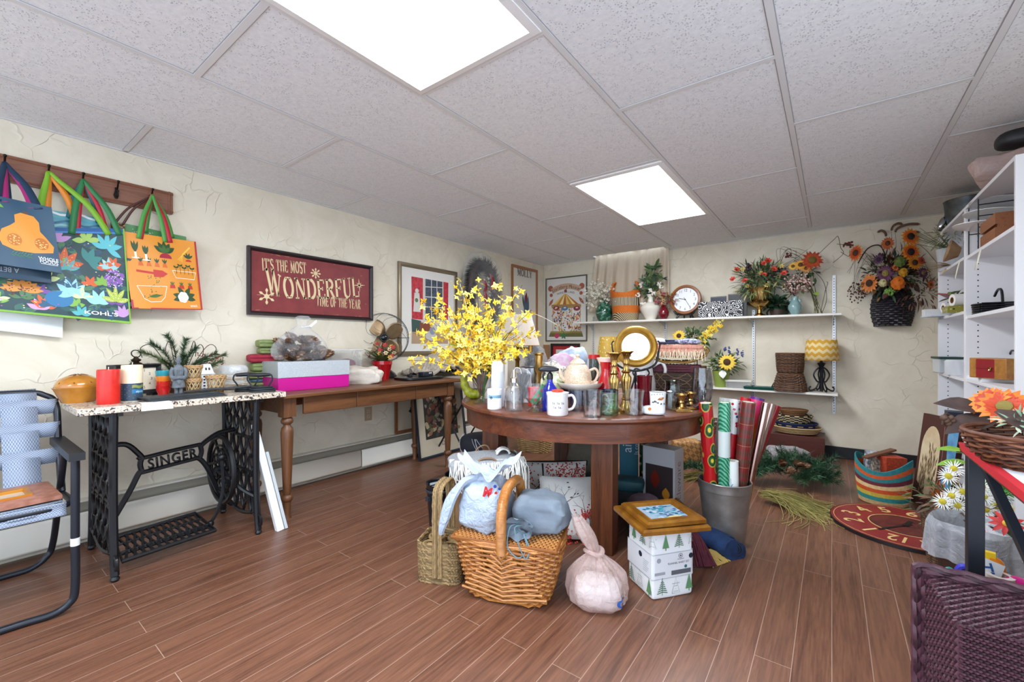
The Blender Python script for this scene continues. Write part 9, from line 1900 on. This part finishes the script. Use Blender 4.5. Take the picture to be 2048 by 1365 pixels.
p=X8(1914,.66,FS[2]);t=thing('plastic_jar','frosted plastic jar with a white side on the third shelf of the far bookcase','jar',p);MB(film('#eef1f4',.5,0,9,.2,opv=0)).lathe([(0,0),(.055,0),(.06,.01),(.06,.09),(.05,.1),(0,.1)],28).build('body',t)
solo(MB(mat('#e4e2e4',.4)).box(-.04,-.05,0,.04,.05,.17),'box','white upright box behind the frosted jar in the far bookcase','box',X8(1921,.76,FS[2]));solo(MB(mat('#1f3f9a',.35)).lathe([(0,0),(.018,0),(.018,.16),(0,.16)],16),'bottle','small blue bottle beside the green lidded tub','bottle',X8(1901,.74,FS[2]))
solo(MB(mat('#1b2434',.5)).box(-.06,-.06,0,.06,.06,.08),'box','navy box on the fourth shelf of the far bookcase','box',X8(1917,.70,FS[3]))
p=X8(2022,.72,zt8);t=thing('plastic_bag','pinkish clear plastic bag with a red label on top of the near bookcase','bag',p,1.2);MB(film('#d9bdb6',.4,.008,20,.2,opv=.3)).sup((0,0,.07),(.20,.12,.07),.6,.5,40,20,.15,10,3).build('body',t);m=MB(mat('#c4303a',.4),T(-.05,-.123,.08) @ FR);m.rect(-.06,-.02,.06,.03,.01);m.use(mat('#e9d9d4'));m.line([(-.04,0),(-.02,.02),(0,0),(.02,.02),(.04,0)],.006,.011);m.build('label',t)
solo(MB(mat('#1c1c20',.5)).sup((0,0,.04),(.10,.07,.04),.6,.6,24,12),'pouch','black pouch lying on the pink plastic bag above the near bookcase','pouch',X8(2052,.74,zt8+.145))
# leaning painting
a,b=PZ(1822,1001,.0),PZ(1893,1036,.0);e=(b-a);w_=e.length;n_=V((-e.y,e.x,0)).normalized();t=thing('painting','unframed painting of an arched window and blue drapery leaning on the far bookcase','picture',a,0)
h_=.59;up=V((0,0,h_))+n_*.075;upn=up.normalized();on=e.normalized().cross(upn);W_=lambda v: e*v.x+up*v.y+on*(.0-v.z) if False else e*v.x+up*v.y+(e.normalized().cross(upn))*v.z
m=MB(mat('#3a221a',.6));m.W=W_;m.box(0,0,-.03,1,1,0);m.build('canvas',t);m=MB(mat('#4d2a22',.55));m.W=W_;r=random.Random(5)
m.rect(0,0,1,1,.001);m.use(mat('#3c78a8',.5,0,'#6aa0c4',14));m.flat([(.72,.3),(.80,.55),(.74,.8),(.78,1),(1,1),(1,0),(.8,0)],.0014);m.use(mat('#d9c7a4',.5,0,'#c9b08a',12));m.star([(.08,.25)]+[(.34+.26*math.cos(q),.62+.26*math.sin(q)) for q in [PI-PI*i/12 for i in range(13)]]+[(.60,.2),(.4,.1)],.0018)
for i in range(130): m.use(mat(r.choice(['#7a6238','#5c4a30','#8c7a58','#a39068','#4d3c2c']),.6));x=r.uniform(.15,.55);m.leaf2(x,r.uniform(.1,.5)+(.15 if abs(x-.4) < .08 else 0),1.57+r.gauss(0,.3),.08,.02,.0022+.000005*i)
for i in range(26): m.use(mat(r.choice(['#c9743a','#d98a4c','#b85c30']),.6));m.leaf2(r.uniform(.62,.85),r.uniform(0,.22),r.uniform(.6,2.4),.14,.07,.0026)
m.use(mat('#b08a7a',.6));m.line([(.66,.3),(.68,.6),(.64,.9)],.008,.0024);m.build('picture',t)
# colourful basket
p=Fl(1766,1004);r_=.142;CB=[mat(c,.75,0,d,60,bump=.001,bs=200) for c,d in (('#c9a878','#b8945f'),('#1f7a78','#2a8a86'),('#b8a030','#c9b040'),('#c9521c','#b8461a'),('#dcc08a','#c9ac74'),('#6e2030','#5c1826'),('#1f6f78','#2a807f'),('#c9561f','#b84a1a'),('#1f6f78','#2a807f'))]
t=thing('basket','round coiled basket striped in teal orange yellow and maroon on the floor by the clock','basket',p);m=MB()
rows=46
for i in range(rows):
 v=i/(rows-1);rr_=r_*(.86+.34*v-.18*v*v);zc=lambda a: .006+.255*v+.04*v*v*math.cos(2*a+.6);m.use(CB[min(8,int(v*9))]);m.tube([(rr_*math.cos(a)*(1+.012*math.sin(a*48+i*PI)),rr_*math.sin(a)*(1+.012*math.sin(a*48+i*PI)),zc(a)) for a in [2*PI*j/96 for j in range(96)]],.0042,5,True)
m.build('wall',t);MB(CB[0]).lathe([(0,.004),(r_*.86,.004)],32).build('bottom',t)
solo(MB(mat('#b8431f',.7,0,'#8f3018',80,bump=.003,bs=90)).box(-.06,-.05,0,.06,.05,.15),'woven_box','rust red woven box standing inside the striped basket','box',p+V((.04,-.01,.16)),.5);solo(MB(mat('#6b4630',.6)).box(-.11,-.02,0,.11,.02,.012),'wooden_bar','brown wooden bar lying across the striped basket','bar',p+V((-.02,-.02,.315)),.5,rot=(0,-.22,.75));solo(MB(mat('#5a5f66',.6,0,'#c9cbd0',50)).box(-.035,-.03,0,.035,.03,.16),'book','grey patterned booklet sticking up in the striped basket','book',p+V((-.06,.05,.16)),.3,rot=(.2,0,.3));solo(MB(mat('#b8ab98',.6,0,'#3a3430',60)).box(-.045,-.03,0,.045,.03,.15),'box','cream and black patterned box inside the striped basket','box',p+V((-.015,0,.13)),.4)
# floor clock
cc=V((.335,3.275,.0012));tw=PZ(1797,1078,.02);aa=math.atan2(tw.y-cc.y,tw.x-cc.x)-PI/2;RC=.345
t=thing('wall_clock','large round dark red clock with gold numerals lying face up on the floor','clock',cc,aa);CR=mat('#7d1f22',.4,0,'#8f2a28',8);MB(mat('#1a1416',.5)).lathe([(0,0),(RC,0),(RC,.018),(0,.018)],72).build('board',t)
m=MB(CR);m.disc(0,0,RC-.004,.0186,72);GN=mat('#d9b878',.5);m.use(mat('#4a1c1c',.5,0,'#6a2a24',12));m.disc(0,0,.16,.0190,48);m.use(GN);m.band(0,0,.160,.166,.0194,56);m.band(0,0,.325,.328,.0192,64);m.use(mat('#5c1a1a',.5));m.band(0,0,.08,.083,.0195,40)
m.use(GN)
for i in range(1,13): a=PI/2-PI/6*i;M0=m.M;m.M=T(.245*math.cos(a),.245*math.sin(a),0) @ RZ(a-PI/2);m.text(str(i),0,-.042,.13,.0196,sx=.9 if i < 10 else .75,off=.002);m.M=M0
m.build('dial',t);m=MB(BLACK);a=1.1;m.line([(-.05*math.cos(a),-.05*math.sin(a)),(.20*math.cos(a),.20*math.sin(a))],[.012,.016,][:2],.0215);a=4.6;m.line([(0,0),(.09*math.cos(a),.09*math.sin(a))],.02,.0225);m.disc(0,0,.016,.024,16);m.build('hand',t)
# lined waste bin and white bin
p=CD(1944,1.80,.0006);t=thing('waste_bin','brown waste bin lined with a grey plastic bag behind the black stand post','bin',p);MB(mat('#3f2c24',.5)).lathe([(0,0),(.095,0),(.118,.27),(.112,.27),(.09,.008),(0,.008)],36).build('body',t)
LN=film('#c3c8d0',.45,.010,24,.22,opv=.3);m=MB(LN)
def ln(u,v):
 a=2*PI*u;pf=[(.08,.06),(.10,.20),(.112,.285),(.125,.30),(.136,.27),(.142,.20),(.146,.15)];x=v*(len(pf)-1);i=min(int(x),len(pf)-2);f=x-i;r0,z0=[pf[i][j]*(1-f)+pf[i+1][j]*f for j in (0,1)]
 return (r0*math.cos(a)*(1+.05*math.sin(a*9)*v+.03*math.sin(a*17)*v),r0*math.sin(a)*(1+.05*math.sin(a*9)*v+.03*math.sin(a*17)*v),z0+.012*math.sin(a*3+1)*v+.02*noise.noise(V((a,v*3,1)))*v)
m.grid(ln,80,24,True);m.build('liner',t);m=MB(mat('#b83a5a',.4));m.sph((.06,.06,.24),(.025,.012,.022),12,6);m.build('sticker',t)
p=CD(2078,1.72,.0006);t=thing('waste_bin','white plastic lined bin cut by the right edge of the photo','bin',p);MB(mat('#dfe1e6',.35)).lathe([(0,0),(.11,0),(.135,.26),(.13,.26),(.1,.008),(0,.008)],36).build('body',t);MB(film('#eef0f2',.6,.006,20,.25)).lathe([(.12,.2),(.134,.275),(.142,.28),(.15,.2)],48,fn=lambda a,z: 1+.03*math.sin(a*11)).build('liner',t)
# daisies behind the bin
p=V((.46,2.88,.0006));t=thing('flower_arrangement','basket of daisies, grass and pine cones on the floor behind the lined bin','flowers',p,0);MB(woven('#3d2a1c','#6a4a30',60)).lathe([(0,0),(.09,0),(.115,.22),(.11,.22),(0,.2)],32).build('basket',t)
stuff(foliage(MB(),(.0,.0,.28),(.17,.14,.11),190,.05,.012,[mat('#5a4030',.7),mat('#7a5c40',.7),mat('#4a3a2c',.7),GL[1]],.2,61).build('foliage',t));GRS=mat('#4f9a3a',.5,0,'#6ab84c',30);stuff(foliage(MB(),at(p,PD(1995,995,1.98)),(.05,.06,.05),130,.06,.007,[GRS,mat('#3f8230',.5)],.8,62).build('grass',t))
for i,(px,py) in enumerate(((1908,938),(1897,953),(1904,992),(1886,1004),(1968,994),(1972,1020),(1991,1013),(1964,974),(1916,1012),(1925,984))):
 P=PD(px,py,1.93);m=MB();m.flower(at(p,P),(-.4+R.gauss(0,.2),-1,.35),.042,20,mat('#eeede6',.6),mat('#c9b82a',.7,bump=.002,bs=300),.32,.15,.12,.1);m.build('daisy',t);m=MB(mat('#6a8a3c',.6));m.tube([at(p,P),(at(p,P)*.5+V((0,0,.1))),(0,0,.2)],.002,5);m.build('stem',t)
m=MB(mat('#7aa83a',.5,0,'#94bf52',20));[m.leaf(at(p,PD(px,py,1.95)),d,(0,-.4,1),.10,.045,.2) for px,py,d in ((1930,902,(-1,-.3,.15)),(1928,925,(-1,-.4,-.05)),(1935,925,(-.8,-.6,.1)),(1960,930,(1,-.3,-.2)))];m.use(mat('#8aa060',.6));m.tube(catmull([at(p,PD(1905,905,1.95)),at(p,PD(1940,912,1.95)),at(p,PD(1965,950,1.97)),(0,0,.22)],5),.002,5);m.build('leaf',t)
for px,py,c1,r_ in ((2014,1048,'#c41f1c',.05),): P=PD(px,py,1.66);m=MB();m.flower((0,0,0),(-.3,-1,.5),r_,11,mat(c1,.5),mat('#d9b62a',.6),.26,.25,.36);m.use(mat('#4a7a3a',.6));m.leaf((0,.01,0),(.3,0,-1),(0,-1,0),.06,.025);m.tube(catmull([(0,.01,0),(.06,.03,.0),(.16,.05,-.02)],4),.002,5);solo(m,'flower','single red daisy lying over the rim of the lined bin','flower',P)
for px,py in ((2036,975),(2042,990),(2030,1020)): P=PD(px,py,1.9);m=MB();m.flower(at(p,P),(-.3,-1,.4),.03,8,mat('#e9e4d2',.6),mat('#d9b62a',.6),.3,.3,.5);m.build('flower',t)
# purple brown basket lying on its side
PB=[mat('#4a2c36',.5,0,'#5f3d48',60),mat('#3a2029',.55),mat('#573440',.5)];x0,x1,zb,zt2,yr,yf=.205,.90,.0,.372,1.78,1.57
t=thing('basket','large dark plum woven basket lying on its side at the lower right corner','basket',(0,0,.008));
def per(u,ins,y):                                                # round the rectangle, inset from the rim
 a,b,c,d=x0+ins,x1-ins,zb+ins,zt2-ins;W1,H1=b-a,d-c;s_=(u % 1)*2*(W1+H1)
 if s_ < H1: return V((a,y,c+s_))
 if s_ < H1+W1: return V((a+s_-H1,y,d))
 if s_ < 2*H1+W1: return V((b,y,d-(s_-H1-W1)))
 return V((b-(s_-2*H1-W1),y,c))
m=MB(PB[0]);weave(m,lambda u,v: per(u,.022+.035*v,yr-.012-(yr-.012-yf)*v),24,156,.0044,.0032,mats=PB,n=5);m.build('side_wall',t)
m=MB(PB[0]);weave(m,lambda u,v: V((x0+.06+(x1-x0-.12)*u,yf,zb+.05+(zt2-zb-.10)*v)),40,100,.0040,.0032,False,mats=PB,n=5);m.use(PB[1]);m.box(x0+.065,yf+.004,zb+.055,x1-.065,yf+.008,zt2-.055);m.build('base',t)
m=MB(PB[0])
for j in range(5):
 m.use(PB[j % 3]);m.tube([per(i/150,-.004+.0065*j,yr)+V((0,-.006*math.sin(i*1.25+j*2.1)-.008,0)) for i in range(150)],.0085,6,True)
m.build('rim',t)
# toys on a carton between the basket and the stand
p=V((.50,1.93,.0006));solo(MB(mat('#8d6a4a',.7)).box(-.2,-.11,0,.12,.11,.24),'carton','low brown cardboard carton of toys behind the plum basket','box',p,.05)
def toy(name,label,px,py,d,c,fn,cat='toy'): P=PD(px,py,d);m=MB(mat(c,.3));fn(m);return solo(m,name,label,cat,P,face(P))
toy('toy_ring','two teal plastic toy knobs behind the plum basket',1909,1146,1.44,'#178a80',lambda m: (m.sph((-.012,0,0),.014,12,8),m.sph((.014,0,.002),.014,12,8),m.cyl((-.012,0,0),(.014,0,0),.006)))
toy('toy_cone','orange plastic toy cone behind the plum basket',1917,1160,1.42,'#e0601c',lambda m: m.lathe([(0,-.02),(.028,-.02),(.016,.0),(.006,.022),(0,.026)],16))
toy('toy_ring','violet blue plastic toy ring left of the black post',1931,1150,1.42,'#3f3fb8',lambda m: m.tube([(.018*math.cos(a),0,.026*math.sin(a)) for a in [2*PI*i/20 for i in range(20)]],.010,8,True))
toy('toy_link','yellow plastic toy link right of the black post',1979,1120,1.43,'#e8c41c',lambda m: m.box(-.014,-.01,-.05,.014,.01,.026));toy('toy_link','orange plastic toy arch right of the yellow link',1990,1138,1.42,'#e8861c',lambda m: m.tube(catmull([(-.012,0,.03),(.010,0,.02),(.016,0,-.03),(.014,0,-.06)],5),.011,8))
P=PD(1974,1148,1.40);t=thing('greeting_card','white card with blue brush lettering beside the black post','card',P,face(P),rot=(-.25,.25,face(P)));MB(mat('#eef1f4',.4)).box(-.03,-.001,-.05,.03,.001,.045).build('card',t);m=MB(mat('#1f5aa8',.5),T(0,-.0016,0) @ FR @ RZ(-1.1));m.text('Tha',0,-.012,.042,0,off=.001);m.build('lettering',t)
toy('plastic_tray','clear plastic tray corner lying among the toys',1895,1150,1.47,'#dfe3e6',lambda m: m.box(-.04,-.03,-.004,.05,.03,.008));toy('tape_roll','roll of clear tape with a pink core among the toys',2000,1158,1.38,'#e6dcd4',lambda m: m.lathe([(.02,-.012),(.034,-.012),(.034,.012),(.02,.012)],24));toy('toy_ball','magenta and turquoise plastic ball at the right edge of the photo',2036,1176,1.36,'#d41f8a',lambda m: (m.sph((0,0,0),.034,20,12),m.use(mat('#1fa3a8',.3)),m.sph((.016,-.012,-.004),.028,18,10)));toy('toy_stick','long yellow plastic toy stick lying behind the plum basket rim',1998,1176,1.345,'#e8c832',lambda m: m.tube([(-.05,0,.008),(.05,0,-.012)],.009,8))
# on the black stand: cloth, basket, fruit and flowers
zs=.7225;solo(MB(mat('#e9ecef',.85,0,'#dfe3e8',200)).box(.345,1.2,zs,.98,1.985,zs+.006),'tablecloth','white ribbed cloth with a red border on the wooden stand top','cloth');m=MB(mat('#c4202c',.7))
for q in range(3): m.box(.334-.002*q,1.2,zs-.016+.009*q,.350,1.985,zs-.009+.009*q)
solo(m,'red_cloth','folded red cloth edge hanging over the left side of the stand','cloth',rot=(0,0,0))
pc=V((.47,1.735,zs+.0075));WB=[mat('#5a3220',.55,0,'#6e4028',60),mat('#472618',.6),mat('#7a4a2e',.55)]
t8,fn8=wick(pc,'low oval brown willow basket on the stand holding a pear and orange flowers',[(.11,0),(.14,.035),(.152,.08)],13,26,.0048,.0042,mats=WB,ex=1.25,rz=.6,jit=.002)
P=PD(2003,838,1.32);P.z=max(P.z,pc.z+.07);solo(MB(mat('#7a4018',.35,0,'#94561f',60,coat=.3)).lathe([(0,-.052),(.04,-.046),(.056,-.012),(.045,.03),(.026,.062),(.018,.08),(.006,.09),(0,.09)],28),'pear','brown artificial pear lying in the willow basket','fruit',P,rot=(.2,-1.0,-.1))
m=MB(mat('#3f302c',.6,0,'#54423c',20));[m.leaf(PD(px,py,d),dr,(0,-.6,1),L_,.075,.25,6,.12) for px,py,d,dr,L_ in ((1975,822,1.30,(-1,-.3,.35),.12),(1988,835,1.28,(-1,-.9,-.15),.15),(1992,822,1.2,(.9,-.7,-.35),.16))];solo(m,'dried_leaves','large dark brown artificial leaves around the pear in the willow basket','leaves')
m=MB(TWIG);P_=[PD(x,y,1.3) for x,y in ((1885,850),(1890,830),(1898,832),(1895,848),(1920,845),(1940,852),(1965,838))];m.tube(catmull(P_,6),.004,6);m.use(mat('#5a4030',.6));[m.sph(PD(1888+4*i,836+6*(i % 3),1.3),.010,8,5) for i in range(5)];solo(m,'twisted_branch','twisted brown branch with seed pods left of the willow basket','branch')
for i,(px,py,r_,nr) in enumerate(((2010,815,.062,(-.5,-1,.75)),(1978,803,.05,(-.8,-.8,.6)),(2040,830,.06,(-.2,-1,.5)))):
 P=PD(px,py,1.24+.04*i);m=MB();m.flower((0,0,0),nr,r_,16,mat('#e0641a',.5,0,'#ef8a26',25),mat('#8a7a3a',.8,bump=.002,bs=250),.3,.35,.42,.3,mat('#c4401a',.5));solo(m,'flower',('large orange artificial sunflower facing out of the willow basket','smaller orange artificial flower behind the large one','orange artificial flower at the right edge of the photo')[i],'flower',P)
P=PD(2042,850,1.16);solo(foliage(MB(),(0,0,0),(.04,.04,.03),50,.03,.008,[mat('#8aa88a',.6),mat('#c9d4b8',.6)],.5,71),'greenery_sprig','pale green sprig at the right side of the willow basket','leaves',P)
